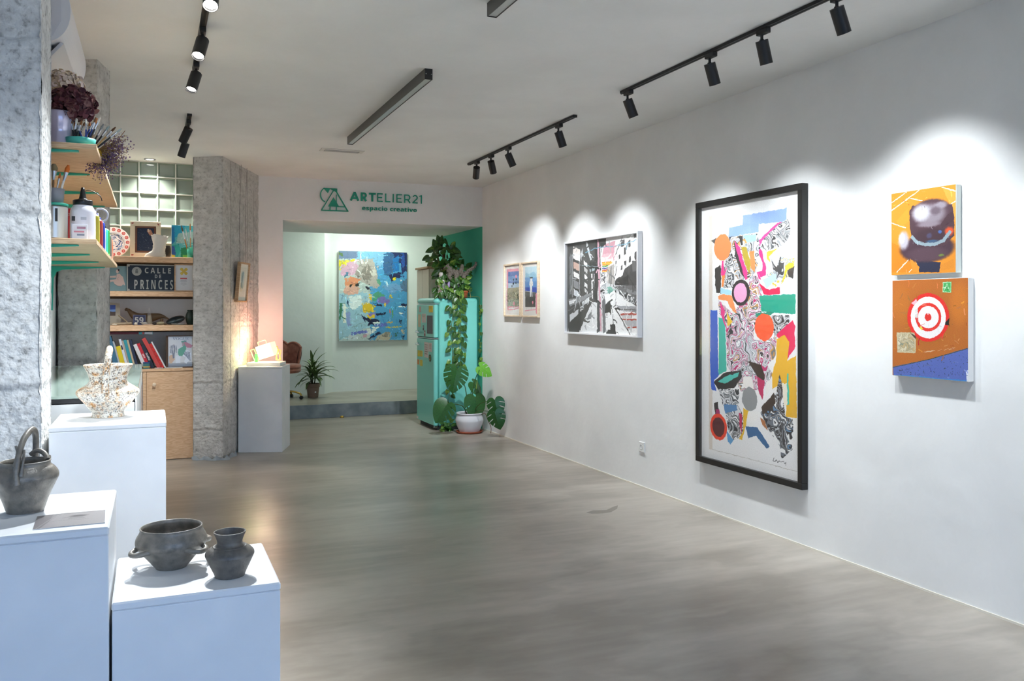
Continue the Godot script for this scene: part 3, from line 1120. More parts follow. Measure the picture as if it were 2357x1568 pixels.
func build_artworks() -> void:
	framed("tall_framed_collage", "tall black-framed abstract collage with coloured discs and marbled paint", -5.377, -4.224, 0.377, 2.357, 0.042, 0.05, mat("1d1c1b", 0.45), uv_mat("collage", paint(560, 1003, "efeeec", ART_COLLAGE, 8, 4.0, 0.05), 0.6), 0.0, 0.03, true, mat("efeeec", 0.8))
	framed("white_framed_street", "white-framed black and white street scene with a small rainbow flag", -7.62, -6.215, 1.294, 2.217, 0.018, 0.05, mat("e9e9ec", 0.45), uv_mat("street", paint(700, 472, "d4d4d4", ART_STREET, 14, 5.0, 0.10, 250), 0.6), 0.0, 0.03, true, mat("e6e6e4", 0.8))
	framed("small_framed_dune", "small pale wood frame with a pink-edged beach painting, left of the pair", -9.268, -8.785, 1.451, 2.071, 0.018, 0.032, wood("wood_pale"), uv_mat("dune", paint(280, 410, "efe7e2", ART_DUNE, 21, 4.0, 0.15, 200), 0.7), 0.012, 0.018, true, mat("efe9e4", 0.8))
	framed("small_framed_figure", "small pale wood frame with a white figure before blue sea, right of the pair", -8.745, -8.30, 1.448, 2.069, 0.018, 0.032, wood("wood_pale"), uv_mat("figure", paint(280, 410, "f0ece8", ART_FIGURE, 22, 3.0, 0.10, 160), 0.7), 0.012, 0.018, true, mat("efe9e4", 0.8))
	canvas("hat_canvas", "square orange canvas with an airbrushed dark bucket hat, above the target painting", -3.523, -3.106, 1.735, 2.199, 0.04, uv_mat("hat", paint(400, 448, "e38f2b", ART_HAT, 31, 4.0, 0.14, 40), 0.6), mat("dfe3da", 0.8))
	canvas("target_canvas", "orange-brown canvas with a red and white target, below the hat painting", -3.516, -3.034, 1.170, 1.708, 0.04, uv_mat("target", paint(430, 480, "b9692a", ART_TARGET, 32, 3.0, 0.16, 80), 0.6), mat("e4e2de", 0.8))
	# small framed watercolour hanging from two wires on the side of the far column
	var dir := Vector3(1.137 - 0.655, 0, -10.19 + 9.02).normalized()
	var at := Vector3(0.655, 0, -9.02) + dir * 0.50
	var nrm := dir.cross(Vector3.UP) * -1.0
	if nrm.x < 0.0:
		nrm = -nrm
	var o := thing("hanging_watercolour", "small wooden framed watercolour hanging tilted on the far concrete column", "picture", at + nrm * 0.03 + Vector3(0, 1.83, 0))
	o.basis = Basis(Vector3.UP, atan2(nrm.x, nrm.z)) * Basis(Vector3.RIGHT, deg_to_rad(5.0)) * Basis(Vector3.BACK, deg_to_rad(0.0))
	var w := wood("wood_oak")
	for k in [[-0.17, -0.215, 0.17, -0.197], [-0.17, 0.197, 0.17, 0.215]]:
		part(o, "rail", MB.new().span(Vector3(k[0], k[1], 0), Vector3(k[2], k[3], 0.035), 0.002), w)
	for k: float in [-0.161, 0.161]:
		part(o, "stile", MB.new().span(Vector3(k - 0.009, -0.197, 0), Vector3(k + 0.009, 0.197, 0.035), 0.002), w)
	part(o, "mount", MB.new().span(Vector3(-0.152, -0.197, 0.008), Vector3(0.152, 0.197, 0.014)), mat("e9e4d8", 0.8))
	var wc := paint(220, 290, "ded8c8", [["e", "8fa7ad", [480, 330, 300, 260], 1], ["p", "6f8d96", [250, 180, 620, 130, 700, 480, 350, 560]], ["p", "557680", [330, 300, 560, 240, 600, 430, 380, 470]], ["e", "c8b98a", [330, 640, 210, 180], 1], ["e", "8a9a86", [560, 620, 180, 150], 1], ["p", "4f6d73", [280, 520, 420, 480, 460, 660, 330, 700]], ["e", "b9c3c2", [650, 420, 160, 300], 1], ["p", "d9cdb0", [180, 760, 640, 720, 620, 800, 200, 830]]], 44, 14.0, 0.12, 160)
	part(o, "print", MB.new().quad(Vector3(-0.115, -0.16, 0.0155), Vector3(0.115, -0.16, 0.0155), Vector3(0.115, 0.16, 0.0155), Vector3(-0.115, 0.16, 0.0155)), uv_mat("watercolour", wc, 0.8))
	part(o, "glass", MB.new().quad(Vector3(-0.152, -0.197, 0.028), Vector3(0.152, -0.197, 0.028), Vector3(0.152, 0.197, 0.028), Vector3(-0.152, 0.197, 0.028)), glass_mat("ffffff", 0.02))
	for k: float in [-0.1, 0.1]:
		part(o, "wire", MB.new().tube(P3([k, 0.2, 0.005, k, 0.7, -0.045, k, 1.25, -0.075]), [0.0015], 5), mat("3c3a37", 0.6))
	# logo and lettering on the header
	build_lettering()


func bar(b: MB, x0: float, y0: float, x1: float, y1: float, w: float, d: float) -> void:
	# one stroke of a letter with square ends, standing d proud of the wall
	var p := Vector2(x0, y0)
	var q := Vector2(x1, y1)
	var s := (q - p).normalized().orthogonal() * w * 0.5
	b.prism(PackedVector2Array([p + s, p - s, q - s, q + s]), 0.0, d)


func arc(b: MB, cx: float, cy: float, rx: float, ry: float, a0: float, a1: float, w: float, d: float) -> void:
	var n := 18
	var out := PackedVector2Array()
	var inn := PackedVector2Array()
	for k in n + 1:
		var a := deg_to_rad(lerpf(a0, a1, float(k) / n))
		out.append(Vector2(cx + (rx + w * 0.5) * cos(a), cy + (ry + w * 0.5) * sin(a)))
		inn.append(Vector2(cx + (rx - w * 0.5) * cos(a), cy + (ry - w * 0.5) * sin(a)))
	for k in n:
		b.prism(PackedVector2Array([inn[k], out[k], out[k + 1], inn[k + 1]]), 0.0, d)


func build_lettering() -> void:
	var green := mat("1f9c7f", 0.5)
	var turn := atan2(-0.14, 2.752) * -1.0
	var a := Vector3(1.138, 0, -10.19)
	var along := Vector3(2.752, 0, 0.14).normalized()
	var out := Vector3(-along.z, 0, along.x)
	var d := 0.014
	# emblem
	var o := thing("wall_emblem", "green triangular house and figure emblem on the white header", "emblem", a + along * 0.708 + out * 0.003 + Vector3(0, 2.721, 0), -turn)
	var e := MB.new()
	bar(e, 0.01, 0.004, 0.335, 0.004, 0.011, d)
	bar(e, 0.012, 0.0, 0.168, 0.268, 0.011, d)
	bar(e, 0.168, 0.272, 0.330, 0.0, 0.013, d)
	bar(e, 0.115, 0.0, 0.115, 0.055, 0.011, d)
	bar(e, 0.19, 0.0, 0.19, 0.055, 0.011, d)
	bar(e, 0.19, 0.055, 0.295, 0.055, 0.010, d)
	bar(e, 0.192, 0.05, 0.192, 0.20, 0.007, d)
	part(o, "outline", e, green)
	part(o, "skirt", MB.new().prism(P2([0.09, 0.052, 0.225, 0.052, 0.155, 0.165]), 0, d), green)
	var hs := MB.new()
	arc(hs, 0.094, 0.19, 0.092, 0.092, 118, 246, 0.011, d)
	part(o, "crescent", hs, green)
	var tp := MB.new()
	tp.prism(P2([0.035, 0.272, 0.118, 0.272, 0.09, 0.212]), 0, d)
	tp.prism(P2([0.118, 0.272, 0.2, 0.272, 0.2, 0.225, 0.118, 0.262]), 0, d)
	part(o, "top_band", tp, green)
	# name
	var n := thing("wall_lettering", "green raised lettering naming the studio on the white header", "lettering", a + along * 1.06 + out * 0.003 + Vector3(0, 2.857, 0), -turn)
	var h := 0.104
	var bw := 0.023
	var tw := 0.0125
	var glyph := func(called: String, x: float, strokes: Callable) -> void:
		var b := MB.new()
		b.t = Transform3D(Basis(), Vector3(x, 0, 0))
		strokes.call(b)
		part(n, called, b, green)
	glyph.call("letter", 0.0, func(b): bar(b, 0.012, 0, 0.058, h, bw, d); bar(b, 0.058, h, 0.104, 0, bw, d); bar(b, 0.03, 0.03, 0.086, 0.03, 0.018, d))
	glyph.call("letter", 0.132, func(b): bar(b, 0.0115, 0, 0.0115, h, bw, d); arc(b, 0.04, h - 0.034, 0.024, 0.0245, -90, 90, 0.02, d); bar(b, 0.0115, h - 0.0095, 0.042, h - 0.0095, 0.02, d); bar(b, 0.0115, h - 0.0585, 0.042, h - 0.0585, 0.02, d); bar(b, 0.036, 0.045, 0.066, 0, bw, d))
	glyph.call("letter", 0.232, func(b): bar(b, 0.042, 0, 0.042, h, bw, d); bar(b, 0, h - 0.0105, 0.084, h - 0.0105, 0.021, d))
	var ee := func(b): bar(b, 0.006, 0, 0.006, h, tw, d); bar(b, 0, 0.006, 0.068, 0.006, tw, d); bar(b, 0, h * 0.5, 0.06, h * 0.5, tw, d); bar(b, 0, h - 0.006, 0.068, h - 0.006, tw, d)
	glyph.call("letter", 0.334, ee)
	glyph.call("letter", 0.434, func(b): bar(b, 0.006, 0, 0.006, h, tw, d); bar(b, 0, 0.006, 0.064, 0.006, tw, d))
	glyph.call("letter", 0.528, func(b): bar(b, 0.006, 0, 0.006, h, tw, d))
	glyph.call("letter", 0.574, ee)
	glyph.call("letter", 0.672, func(b): bar(b, 0.006, 0, 0.006, h, tw, d); arc(b, 0.042, h - 0.035, 0.029, 0.029, -90, 90, tw, d); bar(b, 0.006, h - 0.006, 0.043, h - 0.006, tw, d); bar(b, 0.006, h - 0.064, 0.043, h - 0.064, tw, d); bar(b, 0.045, 0.04, 0.074, 0, tw, d))
	glyph.call("letter", 0.776, func(b): arc(b, 0.034, h - 0.034, 0.026, 0.0275, -30, 160, tw, d); bar(b, 0.0565, h - 0.047, 0.006, 0.008, tw, d); bar(b, 0, 0.006, 0.066, 0.006, tw, d))
	glyph.call("letter", 0.862, func(b): bar(b, 0.028, 0, 0.028, h, tw, d); bar(b, 0.028, h - 0.004, 0.004, h - 0.014, 0.011, d))
	var s := thing("wall_subtitle", "small green lower-case lettering under the studio name on the header", "lettering", a + along * 1.55 + out * 0.003 + Vector3(0, 2.772, 0), -turn)
	var t := writing(s, "words", "espacio creativo", 0.052, green, Vector3(0, 0, 0.006), Vector3.ZERO, 0.01, false, true, 1.22)
	t.scale.y = 0.95


# ---------------------------------------------------------------- plinths and pots
func plinth(label: String, x0: float, x1: float, z0: float, z1: float, h: float) -> Node3D:
	var o := thing("display_plinth", label, "plinth", Vector3((x0 + x1) * 0.5, 0, (z0 + z1) * 0.5), 0.0, "white display plinths")
	var m := tri_mat("plinth_white", noise_tex(0.01, 91, [[0.2, "e6e8ea"], [0.8, "f0f1f2"]], 256, 4), 1.1, 0.5)
	var w := x1 - x0
	var d := absf(z1 - z0)
	part(o, "body", MB.new().box(Vector3(0, h * 0.5 - 0.01, 0), Vector3(w - 0.002, h - 0.0202, d - 0.002), 0.002), m)
	part(o, "top_board", MB.new().box(Vector3(0, h - 0.01, 0), Vector3(w, 0.0198, d), 0.004), m)
	return o


func pottery(key: String, a: String, b: String, c: String, rough: float) -> StandardMaterial3D:
	var m := tri_mat(key, noise_tex(0.012, 131, [[0.15, a], [0.5, b], [0.85, c]], 512, 5), 0.22, rough, relief_tex(0.06, 133, 5.0, 512, 4), 0.35, false)
	m.metallic = 0.1
	m.metallic_specular = 0.6
	return m


func speckle_image() -> Image:
	# cream glaze with warm blushes, all over dark grog specks; mirrored ends meet
	var side := 768
	var im := Image.create(side, side, false, Image.FORMAT_RGB8)
	var f := FastNoiseLite.new()
	f.seed = 9
	f.frequency = 0.008
	for y in side:
		for x in side:
			var n := f.get_noise_2d(absf(x - side * 0.5), absf(y - side * 0.5))
			im.set_pixel(x, y, Color("efe8d9").lerp(Color("d89a58"), smoothstep(0.08, 0.42, n)).lerp(Color("f3f1ea"), smoothstep(-0.1, -0.5, n)))
	var r := RandomNumberGenerator.new()
	r.seed = 3
	for k in 2600:
		var at := Vector2(r.randf() * side, r.randf() * side)
		var s := r.randf_range(1.8, 6.5) * (1.0 if r.randf() < 0.75 else 1.7)
		var p := PackedVector2Array()
		for j in 6:
			p.append(at + Vector2.from_angle(TAU * j / 6.0) * s * r.randf_range(0.55, 1.2))
		fill(im, p, [Color("2a2420"), Color("4a372a"), Color("6b4a30"), Color("3c3a3a")][r.randi() % 4])
	return im


func ring_handle(at: Vector3, out: Vector3, wide: float, reach: float, r: float) -> MB:
	# a flat loop standing out of the wall of a pot
	var side := out.cross(Vector3.UP).normalized()
	var p := PackedVector3Array()
	for k in 13:
		var a := PI * k / 12.0
		p.append(at + side * cos(a) * wide + out * (sin(a) * reach - 0.006) + Vector3(0, -0.006 * sin(a), 0))
	return MB.new().tube(p, [r * 1.25, r, r, r, r, r, r, r, r, r, r, r, r * 1.25], 10)


func build_plinths_and_pots() -> void:
	plinth("tall white plinth carrying the speckled cream pot", -0.334, 0.045, -3.31, -3.703, 1.136)
	plinth("white plinth at the left edge carrying the dark pot with the arched handle", -0.47, -0.092, -2.119, -2.552, 1.051)
	plinth("lowest white plinth in front carrying the dark bowl and the small dark vase", -0.088, 0.292, -2.140, -2.525, 0.8686)
	var dark := pottery("dark_clay", "59544d", "7d766b", "958d80", 0.40)
	# bowl with four loop handles
	var o := thing("loop_handled_bowl", "wide dark grey clay bowl with four loop handles on the lowest plinth", "bowl", Vector3(0.045, 0.8686, -2.385), 0.0)
	part(o, "body", MB.new().lathe(smooth2(P2([0, 0.0005, 0.036, 0.0005, 0.0405, 0.003, 0.062, 0.029, 0.082, 0.054, 0.088, 0.066, 0.087, 0.079, 0.0795, 0.093, 0.0765, 0.101, 0.0775, 0.106, 0.0745, 0.1075, 0.0715, 0.1, 0.0745, 0.09, 0.08, 0.076, 0.074, 0.054, 0.045, 0.02, 0, 0.014]), 4), 64, 0.006, 0.4), dark)
	for k in [[0.70, 0.72], [-0.87, 0.49], [-0.70, -0.72], [0.87, -0.49]]:
		var d := Vector3(k[0], 0, k[1]).normalized()
		part(o, "handle", ring_handle(d * 0.080 + Vector3(0, 0.060, 0), d, 0.027, 0.034, 0.0066), dark)
	# small vase
	o = thing("small_shouldered_vase", "small dark grey clay vase with a flared neck on the lowest plinth", "vase", Vector3(0.180, 0.8686, -2.245))
	part(o, "body", MB.new().lathe(smooth2(P2([0, 0.0005, 0.033, 0.0005, 0.0365, 0.003, 0.040, 0.012, 0.0575, 0.05, 0.0597, 0.057, 0.058, 0.0635, 0.050, 0.0715, 0.0425, 0.0755, 0.0405, 0.0775, 0.036, 0.0785, 0.0318, 0.083, 0.0308, 0.089, 0.034, 0.1, 0.0392, 0.1115, 0.0385, 0.1135, 0.036, 0.1125, 0.031, 0.1, 0.0275, 0.09, 0.0275, 0.083, 0.04, 0.065, 0.045, 0.05, 0, 0.01]), 4), 64, 0.004, 1.0), pottery("dark_clay_matt", "4f4a44", "69635b", "7b7469", 0.52))
	# pot with arched handle
	o = thing("basket_handled_pot", "dark grey clay pot with an arched basket handle at the left edge", "pot", Vector3(-0.288, 1.051, -2.365), deg_to_rad(-4))
	part(o, "body", MB.new().lathe(smooth2(P2([0, 0.0005, 0.037, 0.0005, 0.041, 0.003, 0.052, 0.035, 0.067, 0.07, 0.0725, 0.083, 0.0715, 0.094, 0.064, 0.106, 0.056, 0.113, 0.054, 0.119, 0.0555, 0.123, 0.053, 0.1245, 0.050, 0.118, 0.053, 0.109, 0.064, 0.094, 0.064, 0.08, 0.045, 0.03, 0, 0.012]), 4), 64, 0.006, 2.0), dark)
	var h := part(o, "handle", MB.new().tube(smooth3(P3([-0.004, 0.078, 0.074, -0.006, 0.108, 0.070, -0.003, 0.145, 0.060, 0.002, 0.178, 0.036, 0.008, 0.194, 0.004, 0.013, 0.196, -0.022, 0.014, 0.18, -0.044, 0.012, 0.145, -0.057, 0.008, 0.105, -0.064])), [0.0085, 0.008, 0.0075, 0.007, 0.007, 0.007, 0.007, 0.007, 0.007], 12, 1.25), dark)
	for k in [[0.004, 0.098, 0.072, 0.008, 0.135, 0.064, 0.007, 0.158, 0.052], [-0.009, 0.12, 0.067, -0.006, 0.15, 0.056, -0.011, 0.168, 0.048]]:
		part(h, "ridge", MB.new().tube(smooth3(P3(k)), [0.006, 0.006, 0.005, 0.003], 8), dark)
	part(o, "inner_lip", MB.new().tube(smooth3(P3([0.045, 0.121, -0.02, 0.036, 0.134, -0.034, 0.018, 0.141, -0.044, 0.002, 0.131, -0.05])), [0.006, 0.009, 0.01, 0.006], 10), dark)
	# speckled pot
	var sm := tri_mat("speckle", ImageTexture.create_from_image(speckle_image()), 0.30, 0.45, relief_tex(0.09, 135, 8.0, 512, 3), 0.5, false)
	o = thing("speckled_pot", "cream clay pot with black and rust speckles and an arched handle on the tall plinth", "pot", Vector3(-0.157, 1.136, -3.555), deg_to_rad(10))
	part(o, "body", MB.new().lathe(smooth2(P2([0, 0.0005, 0.053, 0.0005, 0.0565, 0.003, 0.0565, 0.016, 0.062, 0.026, 0.088, 0.06, 0.108, 0.086, 0.1105, 0.096, 0.105, 0.105, 0.083, 0.119, 0.0695, 0.130, 0.0655, 0.142, 0.070, 0.162, 0.0805, 0.186, 0.0860, 0.196, 0.083, 0.199, 0.077, 0.189, 0.066, 0.162, 0.060, 0.142, 0.075, 0.115, 0.09, 0.09, 0, 0.02]), 4), 72, 0.008, 0.7), sm)
	part(o, "handle", MB.new().tube(smooth3(P3([-0.024, 0.098, 0.104, -0.022, 0.135, 0.094, -0.018, 0.19, 0.096, -0.010, 0.232, 0.078, 0.0, 0.252, 0.035, 0.006, 0.256, -0.015, 0.008, 0.235, -0.058, 0.008, 0.19, -0.080])), [0.013, 0.0125, 0.012, 0.012, 0.012, 0.012, 0.012, 0.012], 14, 1.15), sm)
	# leaflet
	o = thing("folded_leaflet", "grey printed leaflet lying flat beside the arched-handle pot", "leaflet", Vector3(-0.178, 1.051, -2.222), deg_to_rad(2))
	part(o, "page", MB.new().grid([[Vector3(-0.073, 0.0012, 0.062), Vector3(-0.03, 0.002, 0.063), Vector3(0.073, 0.0015, 0.065)], [Vector3(-0.073, 0.004, 0), Vector3(-0.03, 0.0052, 0), Vector3(0.073, 0.0045, 0)], [Vector3(-0.073, 0.003, -0.062), Vector3(-0.03, 0.0045, -0.062), Vector3(0.073, 0.0032, -0.063)]]), uv_mat("leaflet", paint(300, 256, "8f898a", [["p", "7d7778", [0, 0, 400, 0, 300, 1000, 0, 1000]], ["l", "b4b0b0", [60, 1000, 560, 60], 7], ["p", "a19b9c", [560, 100, 1000, 60, 1000, 1000, 160, 1000]], ["e", "504a4e", [720, 330, 120, 110], 1], ["l", "443f43", [560, 420, 700, 400, 830, 300], 7], ["l", "6d686b", [330, 640, 560, 600, 830, 640], 4], ["p", "8f898b", [640, 420, 760, 420, 800, 560, 620, 560]]], 71, 3.0, 0.1), 0.35))
	part(o, "back_page", MB.new().box(Vector3(0.001, 0.0008, 0.001), Vector3(0.146, 0.001, 0.126)), mat("e6e6e8", 0.6))
	build_lit_sculpture()


func build_lit_sculpture() -> void:
	# plinth by the far column, turned with the column
	var o := thing("display_plinth", "white plinth beside the far concrete column carrying the glowing acrylic lamp", "plinth", Vector3(1.132, 0, -9.562), deg_to_rad(-18.5), "white display plinths")
	var m: Material = mats["plinth_white"]
	part(o, "body", MB.new().box(Vector3(0, 0.45, 0), Vector3(0.462, 0.899, 0.462), 0.002), m)
	part(o, "top_board", MB.new().box(Vector3(0, 0.91, 0), Vector3(0.464, 0.0198, 0.464), 0.003), m)
	var s := thing("acrylic_lamp", "glowing acrylic lamp of tilted yellow sheets on a white slab on the far plinth", "lamp", Vector3(1.15, 0.921, -9.555), deg_to_rad(-18.5))
	part(s, "slab", MB.new().box(Vector3(0, 0.019, 0), Vector3(0.36, 0.036, 0.33), 0.003), mat("eeeeea", 0.35))
	var tilt := Transform3D(Basis(Vector3(0, 0, 1), deg_to_rad(18)) * Basis(Vector3.UP, deg_to_rad(-12)), Vector3(0.0, 0.162, 0.02))
	var sheet := func(called: String, a: Vector3, b: Vector3, hex: String, e: float) -> void:
		var q := MB.new()
		q.t = tilt
		q.span(a, b, 0.0008)
		part(s, called, q, glow_mat(hex, e))
	sheet.call("lamp_sheet", Vector3(-0.075, -0.075, 0.07), Vector3(0.095, 0.07, 0.074), "fffbe6", 0.9)
	sheet.call("lamp_sheet", Vector3(-0.075, -0.075, -0.074), Vector3(0.095, 0.07, -0.07), "fff3c8", 0.7)
	sheet.call("lamp_sheet", Vector3(-0.079, -0.075, -0.07), Vector3(-0.075, 0.07, 0.07), "e0dc7a", 0.45)
	sheet.call("lamp_sheet", Vector3(0.095, -0.075, -0.07), Vector3(0.099, 0.07, 0.07), "fff4c4", 0.6)
	# open frames of edge-lit strips behind and beside
	for k in [[-0.055, 0.06, -0.085, 0.045, 0.055, 18.0, "ff9f78"], [0.115, -0.02, -0.02, 0.018, 0.075, 14.0, "ffb45a"], [0.135, -0.035, 0.03, 0.018, 0.055, -12.0, "ffd46a"], [-0.115, -0.04, 0.06, 0.02, 0.07, 22.0, "c9e88a"]]:
		var q := MB.new()
		q.t = Transform3D(Basis(Vector3.BACK, deg_to_rad(k[5])), Vector3(k[0], 0.15 + k[1], k[2]))
		for e in [[-1.0, 0.0], [1.0, 0.0]]:
			q.span(Vector3(e[0] * k[3] - 0.0035, -k[4], -0.0035), Vector3(e[0] * k[3] + 0.0035, k[4], 0.0035))
		for e: float in [-1.0, 1.0]:
			q.span(Vector3(-k[3], e * k[4] - 0.0035, -0.0035), Vector3(k[3], e * k[4] + 0.0035, 0.0035))
		part(s, "lamp_frame", q, glow_mat(k[6], 0.45))
	part(s, "green_lamp_pane", MB.new().box(Vector3(-0.09, 0.085, 0.09), Vector3(0.03, 0.09, 0.003), 0.0005), glow_mat("4fae52", 0.25))
	for k in [["warm_glow", Vector3(0.0, 0.16, 0.125), "fff0d0", 0.06, 0.05], ["left_glow", Vector3(-0.15, 0.16, 0.03), "ffe6b8", 0.014, 0.04], ["green_glow", Vector3(-0.13, 0.085, 0.10), "6fe06a", 0.02, 0.03], ["pink_glow", Vector3(-0.055, 0.30, -0.085), "ffa294", 0.12, 0.05]]:
		var l := OmniLight3D.new()
		l.name = k[0]
		l.light_color = Color(k[2])
		l.light_energy = k[3]
		l.light_size = k[4]
		l.omni_range = 10.0
		l.omni_attenuation = 2.0
		l.shadow_enabled = true
		s.add_child(l)
		l.position = k[1]


# ---------------------------------------------------------------- shelves on the left
func build_left_shelves() -> void:
	var teal := mat("2fae96", 0.5)
	var plank := wood("wood_shelf")
	for k in [["upper wooden shelf plank on turquoise brackets at the left", 2.163], ["lower wooden shelf plank on turquoise brackets at the left", 1.797]]:
		var o := thing("wall_shelf", k[0], "shelf", Vector3(0, k[1], 0), 0.0, "wooden shelves on turquoise brackets")
		part(o, "plank", MB.new().span(Vector3(-0.555, 0, -5.65), Vector3(-0.2, 0.02, -3.61), 0.002), plank)
		for z: float in [-3.66, -4.28, -4.95, -5.58]:
			var b := MB.new()
			b.t = Transform3D(Basis(), Vector3(0, 0, z))
			b.prism(P2([-0.553, -0.001, -0.265, -0.001, -0.265, -0.006, -0.49, -0.020, -0.52, -0.035, -0.535, -0.07, -0.54, -0.26, -0.553, -0.26]), -0.011, 0.011)
			part(o, "bracket", b, teal)
	# air conditioner above
	var ac := thing("air_conditioner", "white wall air conditioner high on the left above the dried flowers", "air conditioner", Vector3(-0.557, 2.58, -4.22))
	var prof := smooth2(P2([0.001, 0.0, 0.03, -0.005, 0.10, 0.01, 0.19, 0.04, 0.235, 0.085, 0.252, 0.15, 0.245, 0.22, 0.215, 0.275, 0.16, 0.297, 0.001, 0.30]), 5)
	part(ac, "body", MB.new().prism(prof, -0.42, 0.42), mat("e6e6ea", 0.3))
	part(ac, "outlet", MB.new().prism(P2([0.07, 0.004, 0.185, 0.036, 0.19, 0.026, 0.075, -0.012]), -0.36, 0.36), mat("2a2c30", 0.6))
	part(ac, "louver", MB.new().prism(P2([0.212, 0.05, 0.224, 0.045, 0.152, -0.045, 0.141, -0.038]), -0.37, 0.37), mat("c9c9cc", 0.4))
	part(ac, "end_panel", MB.new().prism(P2([0.02, 0.02, 0.12, 0.03, 0.19, 0.06, 0.22, 0.12, 0.22, 0.2, 0.17, 0.27, 0.02, 0.275]), 0.42, 0.423), mat("dcdce2", 0.35))
	# display counter under the shelves
	var c := thing("glass_top_counter", "white display counter with a glass top behind the tall plinth", "counter", Vector3(0, 0, 0))
	var wm := mat("e8eaea", 0.45)
	part(c, "carcass", MB.new().span(Vector3(-0.55, 0, -5.74), Vector3(-0.067, 1.164, -3.78), 0.003), wm)
	part(c, "front_panel", MB.new().span(Vector3(-0.545, 0.1, -3.778), Vector3(-0.09, 1.06, -3.768), 0.002), wm)
	part(c, "corner_post", MB.new().span(Vector3(-0.064, 0, -5.74), Vector3(-0.061, 1.185, -5.70)), mat("c9dbe8", 0.3))
	part(c, "black_rim", MB.new().span(Vector3(-0.55, 1.17, -3.775), Vector3(-0.063, 1.186, -3.766)), mat("1a1a1a", 0.4))
	part(c, "rim", MB.new().span(Vector3(-0.0665, 1.102, -5.74), Vector3(-0.061, 1.186, -3.766)), mat("eef0ee", 0.4))
	part(c, "upper_panel", MB.new().span(Vector3(-0.545, 1.066, -3.778), Vector3(-0.069, 1.166, -3.769), 0.002), wm)
	var gt := StandardMaterial3D.new()
	gt.albedo_color = Color("a9bdb2")
	gt.roughness = 0.04
	gt.metallic_specular = 0.9
	part(c, "glass_top", MB.new().span(Vector3(-0.552, 1.188, -5.745), Vector3(-0.06, 1.2, -3.764), 0.001), gt)
	build_shelf_items()


func petals(count: int, radius: Vector3, size: float, seed_: int, cols: Array, close := 0.0) -> MB:
	# many small cupped petals over a round head
	var r := RandomNumberGenerator.new()
	r.seed = seed_
	var b := MB.new()
	for k in count:
		var z := r.randf_range(-0.9, 1.0)
		var a := r.randf() * TAU
		var q := sqrt(1.0 - z * z)
		var dir := Vector3(q * cos(a), z, q * sin(a))
		var at := dir * radius * (r.randf_range(0.82, 1.05) - close)
		var s := size * r.randf_range(0.7, 1.25)
		var n := (dir + Vector3(r.randf_range(-0.7, 0.7), r.randf_range(-0.7, 0.7), r.randf_range(-0.7, 0.7))).normalized()
		var t := n.cross(Vector3(r.randf() - 0.5, r.randf() - 0.5, r.randf() - 0.5)).normalized()
		b.t = Transform3D(Basis(t, n, t.cross(n)), at)
		b.col = cols[r.randi() % cols.size()]
		var p := [Vector3(-0.1, 0, -0.9), Vector3(0.7, 0.22, -0.4), Vector3(0.85, 0.28, 0.35), Vector3(0.2, 0.2, 0.95), Vector3(-0.6, 0.26, 0.55), Vector3(-0.75, 0.24, -0.3)]
		for j in 6:
			b.tri(Vector3.ZERO, p[(j + 1) % 6] * s, p[j] * s)
	b.t = Transform3D()
	return b


func bottle(label: String, at: Vector3, hex: String, cap_hex: String, r: float, h: float) -> void:
	var o := thing("paint_bottle", label, "bottle", at, 0.0, "paint bottles on the lower left shelf")
	part(o, "body", MB.new().lathe(smooth2(P2([0, 0.0005, r * 0.92, 0.0005, r, 0.008, r, h * 0.72, r * 0.85, h * 0.84, r * 0.42, h * 0.9, r * 0.42, h * 0.92, 0, h * 0.92]), 3), 28), mat(hex, 0.4))
	part(o, "cap", MB.new().lathe(P2([r * 0.5, h * 0.91, r * 0.5, h * 0.97, r * 0.22, h * 1.0, r * 0.15, h * 1.12, 0, h * 1.12]), 20), mat(cap_hex, 0.4))


